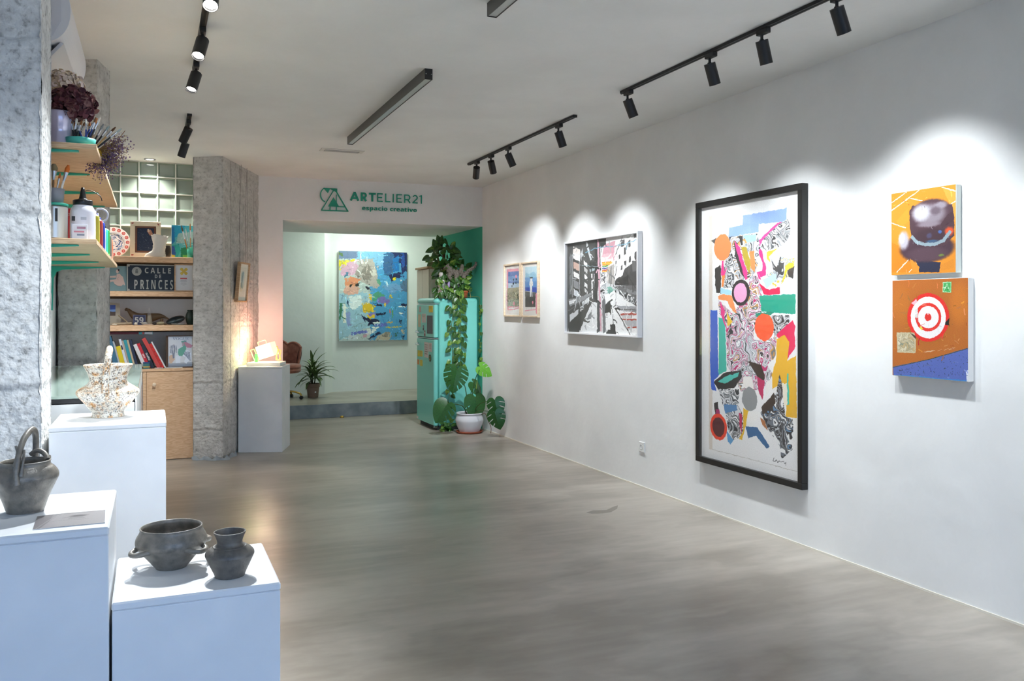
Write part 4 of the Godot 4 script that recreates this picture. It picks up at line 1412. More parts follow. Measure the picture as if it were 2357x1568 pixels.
func build_shelf_items() -> void:
	var top := 2.1835
	var low := 1.8175
	# clear iridescent jar with dried hydrangeas
	var o := thing("iridescent_vase", "pale iridescent glass vase at the near end of the upper left shelf", "vase", Vector3(-0.335, top, -3.70))
	var gm := StandardMaterial3D.new()
	gm.albedo_color = Color("c3bcd2")
	gm.roughness = 0.12
	gm.metallic = 0.25
	part(o, "body", MB.new().lathe(smooth2(P2([0, 0.0005, 0.04, 0.0005, 0.044, 0.006, 0.042, 0.05, 0.048, 0.09, 0.05, 0.125, 0.046, 0.128, 0.04, 0.09, 0.036, 0.05, 0, 0.012]), 3), 32), gm)
	var stems := thing("cream_hydrangea", "dried cream hydrangea head at the left under the air conditioner", "dried flower", Vector3(-0.345, top + 0.15, -3.82))
	part(stems, "stem", MB.new().tube(smooth3(P3([0.01, -0.11, 0.10, 0.01, 0.0, 0.05, 0.02, 0.09, 0.0])), [0.003], 6), mat("6b5a3c", 0.8))
	var hp := part(stems, "petals", petals(330, Vector3(0.07, 0.058, 0.06), 0.013, 5, [Color(0.72, 0.56, 0.40), Color(0.80, 0.66, 0.54), Color(0.62, 0.46, 0.28), Color(0.80, 0.64, 0.58)]), vmat("dry_petal", 0.85, Color(0.2, 0.17, 0.13)))
	hp.position = Vector3(0.015, 0.115, -0.01)
	hp.set_meta("kind", "stuff")
	stems = thing("burgundy_hydrangea", "dried burgundy hydrangea head above the paintbrushes on the upper left shelf", "dried flower", Vector3(-0.30, top + 0.145, -3.70))
	part(stems, "stem", MB.new().tube(smooth3(P3([-0.025, -0.08, 0.02, -0.01, -0.04, 0.0, 0.0, 0.03, 0.0])), [0.003], 6), mat("5a4630", 0.8))
	hp = part(stems, "petals", petals(420, Vector3(0.08, 0.066, 0.055), 0.015, 6, [Color(0.10, 0.022, 0.03), Color(0.16, 0.045, 0.055), Color(0.20, 0.075, 0.07), Color(0.07, 0.018, 0.03), Color(0.24, 0.12, 0.11)]), vmat("dry_petal", 0.85, Color(0.2, 0.17, 0.13)))
	hp.position = Vector3(0.012, 0.02, 0.0)
	hp.set_meta("kind", "stuff")
	# tub of paintbrushes: the tub is a thing, so is every brush
	var tub := thing("brush_tub", "low turquoise tub holding black paintbrushes on the upper left shelf", "tub", Vector3(-0.262, top, -3.69))
	part(tub, "body", MB.new().lathe(P2([0, 0.0005, 0.052, 0.0005, 0.056, 0.03, 0.053, 0.031, 0.049, 0.004, 0, 0.004]), 36), mat("46b3a6", 0.45))
	var r := RandomNumberGenerator.new()
	r.seed = 12
	var hair := ["7a4a24", "b0672c", "d9d4c8", "8a5a34"]
	for k in 16:
		var a := r.randf() * TAU
		var q := r.randf_range(0.006, 0.038)
		var at := Vector3(-0.262 + q * cos(a), top + 0.0065, -3.69 + q * sin(a))
		var lean := Vector3(r.randf_range(-0.03, 0.05), r.randf_range(0.085, 0.108), r.randf_range(-0.03, 0.03))
		var b := thing("paintbrush", ("black-handled" if k % 4 else "blue-handled") + " paintbrush with a steel ferrule standing in the turquoise tub", "paintbrush", at, 0.0, "paintbrushes in the turquoise tub")
		brush_parts(b, lean, 0.0035, "14161a" if k % 4 else "1c3a8a", hair[r.randi() % 4])
	# brushes fanned over the shelf end
	for k in 5:
		var b := thing("paintbrush", ["wooden paintbrush leaning out over the edge of the upper left shelf", "black paintbrush leaning far out over the edge of the upper left shelf", "flat black paintbrush with grey bristles leaning out beside the purple dried flowers", "thin wooden paintbrush leaning out behind the black ones on the upper left shelf", "black paintbrush with pale bristles, the lowest leaning over the shelf edge"][k], "paintbrush", Vector3(-0.245 + 0.008 * k, top + 0.004, -3.80 + 0.012 * k), 0.0, "paintbrushes leaning over the shelf edge")
		brush_parts(b, Vector3(0.035 + 0.014 * k, 0.115 - 0.006 * k, -0.02), 0.0038, ["b98a56", "1a1a1c", "161616", "c39a62", "1b1b1d"][k], ["9a6a3a", "8a8f90", "9fb0ae", "5a3a22", "a9b2ae"][k])
	# dried purple sea lavender hanging over the edge
	o = thing("sea_lavender", "bunch of dried purple sea lavender hanging over the edge of the upper left shelf", "dried flower", Vector3(-0.195, top + 0.03, -3.98))
	var st := MB.new()
	var heads := MB.new()
	r.seed = 21
	for k in 60:
		var a := r.randf_range(-1.9, 0.75)
		var bz := r.randf_range(-0.55, 0.55)
		var d := Vector3(cos(a) * cos(bz), sin(a) * 0.95, sin(bz))
		var l := r.randf_range(0.07, 0.135)
		var p0 := Vector3(-0.02, 0.012, 0)
		var p2 := p0 + d * l
		st.tube(PackedVector3Array([p0, p0.lerp(p2, 0.5) + Vector3(0.012, 0.01, 0), p2]), [0.0012, 0.0009, 0.0006], 4)
		for j in 22:
			var at := p0.lerp(p2, r.randf_range(0.45, 1.0)) + Vector3(r.randf_range(-1, 1), r.randf_range(-1, 1), r.randf_range(-1, 1)) * 0.020
			heads.col = [Color(0.13, 0.07, 0.20), Color(0.20, 0.13, 0.26), Color(0.36, 0.25, 0.16), Color(0.26, 0.17, 0.16)][r.randi() % 4]
			var s := r.randf_range(0.0022, 0.0045)
			heads.t = Transform3D(Basis.from_euler(Vector3(r.randf() * 6, r.randf() * 6, 0)), at)
			for q in [[Vector3(s, 0, 0), Vector3(0, s, 0), Vector3(0, 0, s)], [Vector3(-s, 0, 0), Vector3(0, 0, s), Vector3(0, s, 0)], [Vector3(0, -s, 0), Vector3(s, 0, 0), Vector3(0, 0, s)], [Vector3(0, 0, -s), Vector3(0, s, 0), Vector3(s, 0, 0)], [Vector3(-s, 0, 0), Vector3(0, s, 0), Vector3(0, 0, -s)], [Vector3(0, -s, 0), Vector3(0, 0, s), Vector3(-s, 0, 0)]]:
				heads.tri(q[0], q[1], q[2])
	heads.t = Transform3D()
	part(o, "stems", st, mat("8a7048", 0.85)).set_meta("kind", "stuff")
	part(o, "florets", heads, vmat("dry_floret", 0.9)).set_meta("kind", "stuff")
	part(o, "long_twig", MB.new().tube(P3([-0.02, 0.012, 0, 0.05, 0.05, 0.0, 0.085, 0.10, 0.01]), [0.0012], 4), mat("8a5a34", 0.8))
	o = thing("yellow_bauble", "small mustard yellow dried ball at the edge of the upper left shelf", "dried flower", Vector3(-0.215, top, -3.93))
	part(o, "ball", petals(120, Vector3(0.016, 0.016, 0.016), 0.006, 8, [Color(0.55, 0.36, 0.03), Color(0.42, 0.27, 0.02)], 0.05), vmat("dry_petal", 0.85, Color(0.2, 0.17, 0.13))).position = Vector3(0, 0.02, 0)
	# ---- lower shelf
	o = thing("spray_can", "silver metal can with a turquoise rim at the near end of the lower left shelf", "can", Vector3(-0.352, low, -3.685))
	part(o, "body", MB.new().lathe(P2([0, 0.0005, 0.047, 0.0005, 0.048, 0.004, 0.048, 0.004, 0.048, 0.122, 0.048, 0.122, 0.045, 0.128, 0, 0.128]), 36), mat("c9c6be", 0.28, 0.75))
	part(o, "rim", MB.new().lathe(P2([0.046, 0.128, 0.0495, 0.129, 0.0495, 0.137, 0.044, 0.139, 0.0, 0.137]), 36), mat("2fa58c", 0.4))
	part(o, "label_bar", MB.new().box(Vector3(0.012, 0.09, 0.0475), Vector3(0.009, 0.05, 0.0015)), mat("2a2a2a", 0.5))
	o = thing("grey_cup", "translucent grey plastic cup with brushes standing on the silver can", "cup", Vector3(-0.352, low + 0.1395, -3.685))
	part(o, "body", MB.new().lathe(P2([0, 0.0005, 0.032, 0.0005, 0.037, 0.055, 0.035, 0.056, 0.03, 0.004, 0, 0.004]), 32), mat("8d8f96", 0.35))
	for k in [["paintbrush with a round orange tip standing in the grey cup", Vector3(0.012, 0, 0.006), Vector3(0.038, 0.135, 0.02), "e9e4dc", "c8641e", 1.6, 0.0045], ["small paintbrush with a short orange tip standing in the grey cup", Vector3(0.002, 0, 0.01), Vector3(0.02, 0.105, 0.01), "f0f0f0", "c06a2c", 1.1, 0.003], ["fan brush with pale brown bristles standing in the grey cup", Vector3(-0.006, 0, 0.002), Vector3(0.006, 0.14, 0.0), "8a6a44", "8f7d5a", 2.8, 0.004]]:
		var b := thing("paintbrush", k[0], "paintbrush", Vector3(-0.352, low + 0.1445, -3.685) + k[1], 0.0, "paintbrushes in the grey cup")
		brush_parts(b, k[2], k[6], k[3], k[4], k[5])
	o = thing("red_box", "small red printed cardboard box behind the grey cup on the lower left shelf", "box", Vector3(-0.29, low, -3.92), deg_to_rad(-6))
	part(o, "carton", MB.new().box(Vector3(0, 0.072, 0), Vector3(0.07, 0.143, 0.05), 0.001), mat("b3202c", 0.5))
	writing(o, "print", "STERDAM", 0.011, mat("e9d9d4", 0.6), Vector3(0, 0.118, 0.0262), Vector3.ZERO, 0.0008)
	o = thing("white_glue_bottle", "white plastic bottle with a black spout and black wire on the lower left shelf", "bottle", Vector3(-0.257, low, -3.745))
	part(o, "body", MB.new().lathe(smooth2(P2([0, 0.0005, 0.042, 0.0005, 0.046, 0.006, 0.046, 0.1, 0.044, 0.122, 0.034, 0.141, 0.031, 0.143, 0, 0.143]), 3), 40), mat("e4e2ea", 0.3))
	var cap := MB.new().lathe(P2([0.034, 0.141, 0.036, 0.143, 0.036, 0.16, 0.034, 0.162, 0.018, 0.165, 0.014, 0.17, 0.008, 0.2, 0.006, 0.213, 0, 0.213]), 30)
	part(o, "spout_cap", cap, mat("17181b", 0.3))
	part(o, "wire", MB.new().tube(smooth3(P3([0.01, 0.163, 0.0, 0.006, 0.196, 0.0, 0.028, 0.204, -0.01, 0.06, 0.186, -0.02, 0.068, 0.165, -0.02])), [0.0016], 6), mat("121212", 0.4))
	part(o, "label_black", MB.new().box(Vector3(-0.026, 0.085, 0.0385), Vector3(0.02, 0.018, 0.0015)), mat("1c1c1e", 0.5))
	part(o, "label_text", MB.new().box(Vector3(0.006, 0.086, 0.0462), Vector3(0.02, 0.012, 0.001)), mat("b9bac2", 0.5))
	o = thing("clear_label_box", "small clear plastic box with a printed card before the white bottle", "box", Vector3(-0.262, low, -3.665))
	part(o, "card", MB.new().box(Vector3(0, 0.029, 0), Vector3(0.052, 0.056, 0.012), 0.001), mat("c9c2bc", 0.4))
	for k in [[0.006, 0.045, 0.03, 0.009, "8a2c2c"], [-0.002, 0.030, 0.036, 0.006, "b33a34"], [0.004, 0.018, 0.026, 0.007, "4a4644"]]:
		part(o, "print", MB.new().box(Vector3(k[0], k[1], 0.0066), Vector3(k[2], k[3], 0.0008)), mat(k[4], 0.5))
	part(o, "lid", MB.new().box(Vector3(0, 0.0305, 0.0005), Vector3(0.058, 0.06, 0.02), 0.001), glass_mat("f4f4ff", 0.1))
	bottle("yellow paint bottle just behind the white bottle on the lower left shelf", Vector3(-0.243, low, -4.02), "d8cf4a", "202020", 0.032, 0.155)
	bottle("red paint bottle behind the yellow one on the lower left shelf", Vector3(-0.236, low, -4.14), "c24a44", "c24a44", 0.032, 0.145)
	bottle("blue paint bottle behind the red one on the lower left shelf", Vector3(-0.234, low, -4.28), "2e46b4", "2038a0", 0.032, 0.15)
	bottle("pale blue paint bottle behind the blue one on the lower left shelf", Vector3(-0.234, low, -4.40), "b9cbe6", "e6e6e6", 0.030, 0.13)
	bottle("turquoise paint bottle in the middle of the lower left shelf row", Vector3(-0.234, low, -4.53), "35c3a6", "35c3a6", 0.033, 0.14)
	bottle("green paint bottle with a black pump on the lower left shelf", Vector3(-0.232, low, -4.68), "2f9c46", "1a1a1a", 0.033, 0.15)
	bottle("grey paint bottle near the far end of the lower left shelf", Vector3(-0.234, low, -4.90), "9a938a", "7d766e", 0.034, 0.14)
	bottle("orange paint bottle at the far end of the lower left shelf", Vector3(-0.236, low, -5.10), "dd7a4e", "dd7a4e", 0.033, 0.135)
	o = thing("cup_ring", "thin white ring handle of a cup among the paint bottles", "cup", Vector3(-0.235, low + 0.135, -4.34))
	var ring := PackedVector3Array()
	for k in 25:
		ring.append(Vector3(0.012 + 0.03 * cos(TAU * k / 24.0), 0.03 + 0.03 * sin(TAU * k / 24.0), 0))
	part(o, "ring", MB.new().tube(ring, [0.004], 8), mat("e4ece6", 0.3))
	o = thing("white_marker", "slim white marker pen standing at the far end of the lower left shelf", "pen", Vector3(-0.222, low, -5.42))
	part(o, "barrel", MB.new().cyl(Vector3(0, 0.0005, 0), Vector3(0, 0.07, 0), 0.008, 14), mat("e9e6e2", 0.4))
	part(o, "tip", MB.new().cyl(Vector3(0, 0.07, 0), Vector3(0, 0.098, 0), 0.009, 14), mat("e06a3a", 0.4))


func brush_parts(o: Node3D, d: Vector3, r: float, handle: String, hair: String, wide := 1.0) -> void:
	part(o, "handle", MB.new().tube(PackedVector3Array([Vector3.ZERO, d * 0.3, d * 0.6]), [r * 0.7, r, r * 0.9], 8), mat(handle, 0.35))
	part(o, "ferrule", MB.new().tube(PackedVector3Array([d * 0.6, d * 0.85]), [r * 0.95, r * 1.15 * wide], 8), mat("c9ccd0", 0.25, 0.9))
	part(o, "bristles", MB.new().tube(PackedVector3Array([d * 0.85, d * 0.94, d * 1.05]), [r * 1.1 * wide, r * 1.25 * wide, r * 0.5 * wide], 8), mat(hair, 0.8))


# ---------------------------------------------------------------- niche with glass blocks, shelves and cabinet
func nx(px: float, z: float) -> float:
	# across the niche: 0 is the left of the visible part, 192 the concrete column, at depth z
	return (-0.401 + px * 0.00404) * (-z / 9.25)


func leaned(called: String, label: String, category: String, x: float, y: float, z: float, back: float, turn := 0.0) -> Node3D:
	# stands on its lower edge at y and leans back
	var o := thing(called, label, category, Vector3(x, y, z))
	o.basis = Basis(Vector3.UP, turn) * Basis(Vector3.RIGHT, -back)
	return o


func flat_face(w: float, h: float, z: float, x := 0.0, y := 0.0) -> MB:
	return MB.new().quad(Vector3(x - w * 0.5, y, z), Vector3(x + w * 0.5, y, z), Vector3(x + w * 0.5, y + h, z), Vector3(x - w * 0.5, y + h, z))


func build_niche() -> void:
	# glass blocks: each a shallow glass box behind a clear face, set in white joints
	var wall := find_child("wall_block", false, false)
	var xs := [-0.49, -0.312, -0.1345, 0.046, 0.2245, 0.402]
	var ys := [2.06, 2.24, 2.415, 2.59, 2.765, 2.94, 3.098]
	var joint := mat("e3e6e0", 0.7)
	for x: float in xs:
		part(wall, "mortar", MB.new().span(Vector3(x - 0.0055, 2.07, -9.741), Vector3(x + 0.0055, 3.099, -9.652), 0.002), joint)
	for y: float in ys:
		part(wall, "mortar", MB.new().span(Vector3(-0.5, y - 0.0055, -9.741), Vector3(0.41, minf(y + 0.0055, 3.099), -9.653), 0.002), joint)
	var body := mat("84978b", 0.25)
	var face := mat("8f9d95", 0.1)
	face.clearcoat_enabled = true
	face.clearcoat = 1.0
	face.clearcoat_roughness = 0.03
	for k in 5:
		for j in 6:
			var x0: float = xs[k] + 0.007
			var x1: float = xs[k + 1] - 0.007
			var y0: float = ys[j] + 0.007
			var y1: float = ys[j + 1] - 0.007
			var b := MB.new()
			b.span(Vector3(x0, y0, -9.735), Vector3(x1, y1, -9.705))
			var o := part(wall, "glass_block", b, body)
			var rim := MB.new()
			# bevelled frame of the block and its slightly sunk face
			var w := 0.014
			var zo := -9.664
			var zi := -9.676
			var po := [Vector3(x0, y0, zo), Vector3(x1, y0, zo), Vector3(x1, y1, zo), Vector3(x0, y1, zo)]
			var pi_ := [Vector3(x0 + w, y0 + w, zi), Vector3(x1 - w, y0 + w, zi), Vector3(x1 - w, y1 - w, zi), Vector3(x0 + w, y1 - w, zi)]
			for q in 4:
				rim.quad(po[q], po[(q + 1) % 4], pi_[(q + 1) % 4], pi_[q])
				var ps := Vector3(0, 0, -0.041)
				rim.quad(po[q] + ps, po[(q + 1) % 4] + ps, po[(q + 1) % 4], po[q])
			part(o, "rim", rim, body)
			part(o, "pane", MB.new().quad(pi_[0], pi_[1], pi_[2], pi_[3]), face)
	# shelves
	var pine := wood("wood_pine")
	for k in [["topmost pine shelf in the niche, under the glass blocks", 2.014, 2.072], ["second pine shelf down in the niche, carrying the street sign", 1.669, 1.72], ["third pine shelf down in the niche, carrying shells and figurines", 1.319, 1.376]]:
		var o := thing("niche_shelf", k[0], "shelf", Vector3(0, k[1], 0), 0.0, "pine shelves in the niche")
		part(o, "plank", MB.new().span(Vector3(-0.555, 0, -9.655), Vector3(0.392, k[2] - k[1], -9.25), 0.003), pine)
		part(o, "batten", MB.new().span(Vector3(-0.555, -0.022, -9.655), Vector3(0.392, -0.0005, -9.63)), mat("5a4632", 0.7))
	# cabinet
	var c := thing("pine_cabinet", "light pine cabinet with a round knob under the niche shelves", "cabinet", Vector3.ZERO)
	part(c, "carcass", MB.new().span(Vector3(-0.555, 0.0, -9.655), Vector3(0.385, 0.905, -9.275), 0.002), pine)
	part(c, "top_board", MB.new().span(Vector3(-0.558, 0.906, -9.656), Vector3(0.388, 0.934, -9.25), 0.003), pine)
	part(c, "edge_strip", MB.new().span(Vector3(-0.094, 0.004, -9.274), Vector3(-0.062, 0.904, -9.258), 0.001), pine)
	for k in [[-0.553, -0.097, -0.14], [-0.059, 0.383, 0.012]]:
		var d := part(c, "door", MB.new().span(Vector3(k[0], 0.006, -9.274), Vector3(k[1], 0.902, -9.257), 0.002), pine)
		var kb := MB.new()
		kb.t = Transform3D(Basis(Vector3.RIGHT, PI / 2), Vector3(k[2], 0.775, -9.257))
		kb.lathe(smooth2(P2([0.008, 0, 0.007, 0.012, 0.017, 0.018, 0.018, 0.026, 0.012, 0.031, 0, 0.032]), 3), 24)
		part(d, "knob", kb, wood("wood_pale"))
	build_niche_top()
	build_niche_sign()
	build_niche_curios()
	build_niche_books()


func build_niche_top() -> void:
	var y := 2.0725
	# painted plate on edge
	var o := leaned("painted_plate", "round plate with a red patterned rim and a blue painted middle in the niche", "plate", -0.372, y, -9.52, deg_to_rad(9))
	var pb := MB.new()
	pb.t = Transform3D(Basis(Vector3.RIGHT, PI / 2), Vector3(0, 0.157, 0))
	pb.lathe(P2([0, 0.0, 0.10, 0.0, 0.112, 0.008, 0.155, 0.014, 0.157, 0.017, 0.155, 0.019, 0.110, 0.013, 0.098, 0.005, 0, 0.005]), 56)
	part(o, "dish", pb, mat("ddd6cf", 0.25))
	var pim := paint(320, 320, "e6dedb", [], 3)
	for k in 16:
		var a := TAU * k / 16.0
		var at := Vector2(160, 160) + Vector2.from_angle(a) * 131.0
		for q in [[17.0, "b5302c"], [9.0, "e2c6c0"], [5.0, "b5302c"]]:
			var p := PackedVector2Array()
			for j in 12:
				p.append(at + Vector2.from_angle(TAU * j / 12.0) * q[0])
			fill(pim, p, Color(q[1]))
	for k in 3:
		var rr: float = [158.0, 152.0, 104.0][k]
		var ring := PackedVector2Array()
		for j in 49:
			ring.append(Vector2(160, 160) + Vector2.from_angle(TAU * j / 48.0) * rr)
		stroke(pim, ring, [4.0, 2.0, 3.0][k], Color(["a82c2a", "c98a84", "a9b0c4"][k]))
	var r := RandomNumberGenerator.new()
	r.seed = 4
	for k in 90:
		var a := r.randf() * TAU
		var q := 96.0 * sqrt(r.randf())
		var p0 := Vector2(160, 160) + Vector2.from_angle(a) * q
		stroke(pim, PackedVector2Array([p0, p0 + Vector2.from_angle(a + 1.4) * r.randf_range(8, 24), p0 + Vector2.from_angle(a + 1.9) * r.randf_range(20, 34)]), r.randf_range(2.0, 6.0), Color(["3a5a92", "6a86b4", "2c4676", "8fa5c4"][r.randi() % 4]))
	var disc := MB.new()
	for k in 56:
		var a := TAU * k / 56.0
		var b := TAU * (k + 1) / 56.0
		for q in [[0.0, 0.0065, 0.098, 0.0065], [0.098, 0.0065, 0.11, 0.0145], [0.11, 0.0145, 0.1535, 0.0205]]:
			var p := [Vector3(q[0] * cos(a), q[0] * sin(a), q[1]), Vector3(q[2] * cos(a), q[2] * sin(a), q[3]), Vector3(q[2] * cos(b), q[2] * sin(b), q[3]), Vector3(q[0] * cos(b), q[0] * sin(b), q[1])]
			var id := []
			for e: Vector3 in p:
				id.append(disc.vert(e, Vector3(0, 0, 1), Vector2(0.5 + e.x / 0.32, 0.5 - e.y / 0.32)))
			disc.tri3(id[0], id[1], id[2])
			if q[0] > 0.0:
				disc.tri3(id[0], id[2], id[3])
	part(o, "painted_face", disc, uv_mat("plate", pim, 0.25)).position = Vector3(0, 0.157, 0)
	# cream ornamental frame with a dark blue print
	o = leaned("ornate_cream_frame", "cream painted frame with red corner birds around a dark blue picture", "picture", -0.07, y, -9.42, deg_to_rad(6), deg_to_rad(-3))
	var cream := mat("d8ccb4", 0.6)
	var brown := mat("6b4636", 0.6)
	for k in [[-0.145, 0.0, 0.145, 0.045], [-0.145, 0.327, 0.145, 0.372]]:
		part(o, "rail", MB.new().span(Vector3(k[0], k[1], 0), Vector3(k[2], k[3], 0.022), 0.003), cream)
	for k: float in [-0.1225, 0.1225]:
		part(o, "stile", MB.new().span(Vector3(k - 0.0225, 0.045, 0), Vector3(k + 0.0225, 0.327, 0.022), 0.003), cream)
	for k in [[-0.098, 0.048, 0.098, 0.066], [-0.098, 0.306, 0.098, 0.324]]:
		part(o, "slip", MB.new().span(Vector3(k[0], k[1], 0.004), Vector3(k[2], k[3], 0.016), 0.001), brown)
	for k: float in [-0.089, 0.089]:
		part(o, "slip", MB.new().span(Vector3(k - 0.009, 0.066, 0.004), Vector3(k + 0.009, 0.306, 0.016), 0.001), brown)
	var dk := []
	var r2 := RandomNumberGenerator.new()
	r2.seed = 8
	for k in 120:
		var x := r2.randf_range(40, 960)
		var yy := r2.randf_range(40, 960)
		dk.append(["l", ["6f7f96", "3f5068", "9fa9b4", "55657c"][r2.randi() % 4], [x, yy, x + r2.randf_range(-50, 50), yy + r2.randf_range(-30, 30)], 5])
	dk.append(["p", "b9856a", [560, 120, 800, 60, 940, 260, 760, 330]])
	dk.append(["p", "d8c3ae", [600, 60, 700, 40, 740, 150, 650, 180]])
	part(o, "print", flat_face(0.16, 0.24, 0.008, 0, 0.066), uv_mat("blueprint", paint(200, 300, "1d2c48", dk, 51, 3.0, 0.1), 0.5))
	for k in [[-0.12, 0.35, 0.5], [0.12, 0.345, 2.4], [-0.12, 0.02, 0.3]]:
		var q := MB.new()
		q.t = Transform3D(Basis(Vector3.BACK, k[2]), Vector3(k[0], k[1], 0.0222))
		q.prism(P2([-0.016, -0.002, 0.0, -0.007, 0.016, 0.002, 0.004, 0.004, -0.006, 0.012]), 0, 0.001)
		part(o, "painted_bird", q, mat("8e3b34", 0.6))
	# torn white shape
	o = thing("torn_plaster_piece", "crumpled white plaster piece shaped like a boot before the cream frame", "sculpture", Vector3(0.055, y, -9.335), deg_to_rad(12))
	var rows := []
	var f := FastNoiseLite.new()
	f.seed = 5
	f.frequency = 9.0
	for k in 19:
		var s := k / 18.0
		var row := []
		for j in 25:
			var a := TAU * j / 24.0
			var wx := lerpf(0.105, 0.062, smoothstep(0.0, 0.35, s)) + 0.022 * smoothstep(0.55, 1.0, s)
			var cx := lerpf(-0.035, 0.0, smoothstep(0.0, 0.4, s)) + 0.012 * s
			var n := f.get_noise_3d(cos(a), s * 2.0, sin(a))
			row.append(Vector3(cx + cos(a) * wx * (1.0 + 0.18 * n), s * 0.225 + 0.008 * n * smoothstep(0.7, 1.0, s) * 3.0 + 0.0005, -sin(a) * 0.032 * (1.0 + 0.3 * n)))
		rows.append(row)
	part(o, "shell", MB.new().grid(rows), mat("ddd9d0", 0.7))
	part(o, "torn_edge", MB.new().prism(P2([0.07, 0.02, 0.095, 0.03, 0.085, 0.05, 0.1, 0.07, 0.085, 0.09, 0.098, 0.115, 0.075, 0.12, 0.06, 0.06]), -0.004, 0.004), mat("3a3530", 0.8))
	# dark pot between
	o = thing("dark_niche_pot", "dark squat pot between the white plaster piece and the blue painting", "pot", Vector3(0.128, y, -9.53))
	part(o, "body", MB.new().lathe(smooth2(P2([0, 0.0005, 0.03, 0.0005, 0.045, 0.04, 0.046, 0.09, 0.04, 0.125, 0.036, 0.125, 0.038, 0.05, 0, 0.01]), 4), 28), mat("2c2a26", 0.5))
	# blue green painting
	o = leaned("turquoise_canvas", "small turquoise abstract canvas leaning on the glass blocks beside the column", "painting", 0.285, y, -9.40, deg_to_rad(5))
	part(o, "canvas_body", MB.new().span(Vector3(-0.108, 0, -0.012), Vector3(0.108, 0.345, 0.006), 0.001), mat("c9c9c0", 0.8))
	var q2 := [["p", "1c9ec4", [0, 0, 620, 0, 500, 300, 150, 380, 0, 260]], ["p", "177ab8", [0, 60, 120, 60, 150, 500, 0, 600]], ["p", "9fc4c0", [300, 250, 1000, 180, 1000, 520, 200, 560]], ["p", "2ba6a0", [0, 620, 320, 580, 420, 760, 260, 1000, 0, 1000]], ["p", "1f7f5a", [420, 700, 900, 640, 1000, 1000, 420, 1000]], ["p", "2f58a0", [0, 660, 120, 640, 200, 900, 0, 960]], ["p", "d8c84a", [0, 900, 180, 940, 120, 1000, 0, 1000]], ["p", "6ab04a", [500, 900, 800, 930, 760, 1000, 500, 1000]], ["p", "4ab8c8", [620, 0, 1000, 0, 1000, 160, 700, 180]], ["l", "e9eee9", [250, 520, 420, 480, 480, 560], 6], ["l", "e9eee9", [420, 420, 620, 240, 640, 420], 5], ["l", "f0f0ea", [480, 600, 800, 540, 980, 600], 6], ["l", "23454f", [200, 480, 330, 520, 420, 500], 5]]
	part(o, "painted_face", flat_face(0.214, 0.342, 0.0075, 0, 0.0015), uv_mat("turq", paint(260, 420, "58b6bc", q2, 61, 9.0, 0.12, 320), 0.5))
	# turquoise tub with brushes
	o = thing("turquoise_brush_cup", "small turquoise cup of brushes at the right end of the top niche shelf", "cup", Vector3(0.355, y, -9.30))
	part(o, "body", MB.new().lathe(P2([0, 0.0005, 0.03, 0.0005, 0.034, 0.105, 0.031, 0.106, 0.027, 0.004, 0, 0.004]), 28), mat("46b89c", 0.45))
	for k in [["long wooden brush with an upright brown tip in the small turquoise cup", Vector3(0.005, 0, 0), Vector3(-0.005, 0.33, 0.0), "b98a5c", "a07a50", 0.006, 1.2], ["brush with a dark pointed tip leaning left in the small turquoise cup", Vector3(-0.008, 0, 0.005), Vector3(-0.075, 0.31, 0.01), "c9762c", "5f5a44", 0.006, 1.1], ["thin pale brush leaning left in the small turquoise cup", Vector3(-0.002, 0, 0.008), Vector3(-0.04, 0.28, 0.0), "9fb0b0", "c9d4d4", 0.004, 1.0]]:
		var b := thing("paintbrush", k[0], "paintbrush", Vector3(0.355, y + 0.005, -9.30) + k[1], 0.0, "paintbrushes in the niche cup")
		brush_parts(b, k[2], k[5], k[3], k[4], k[6])


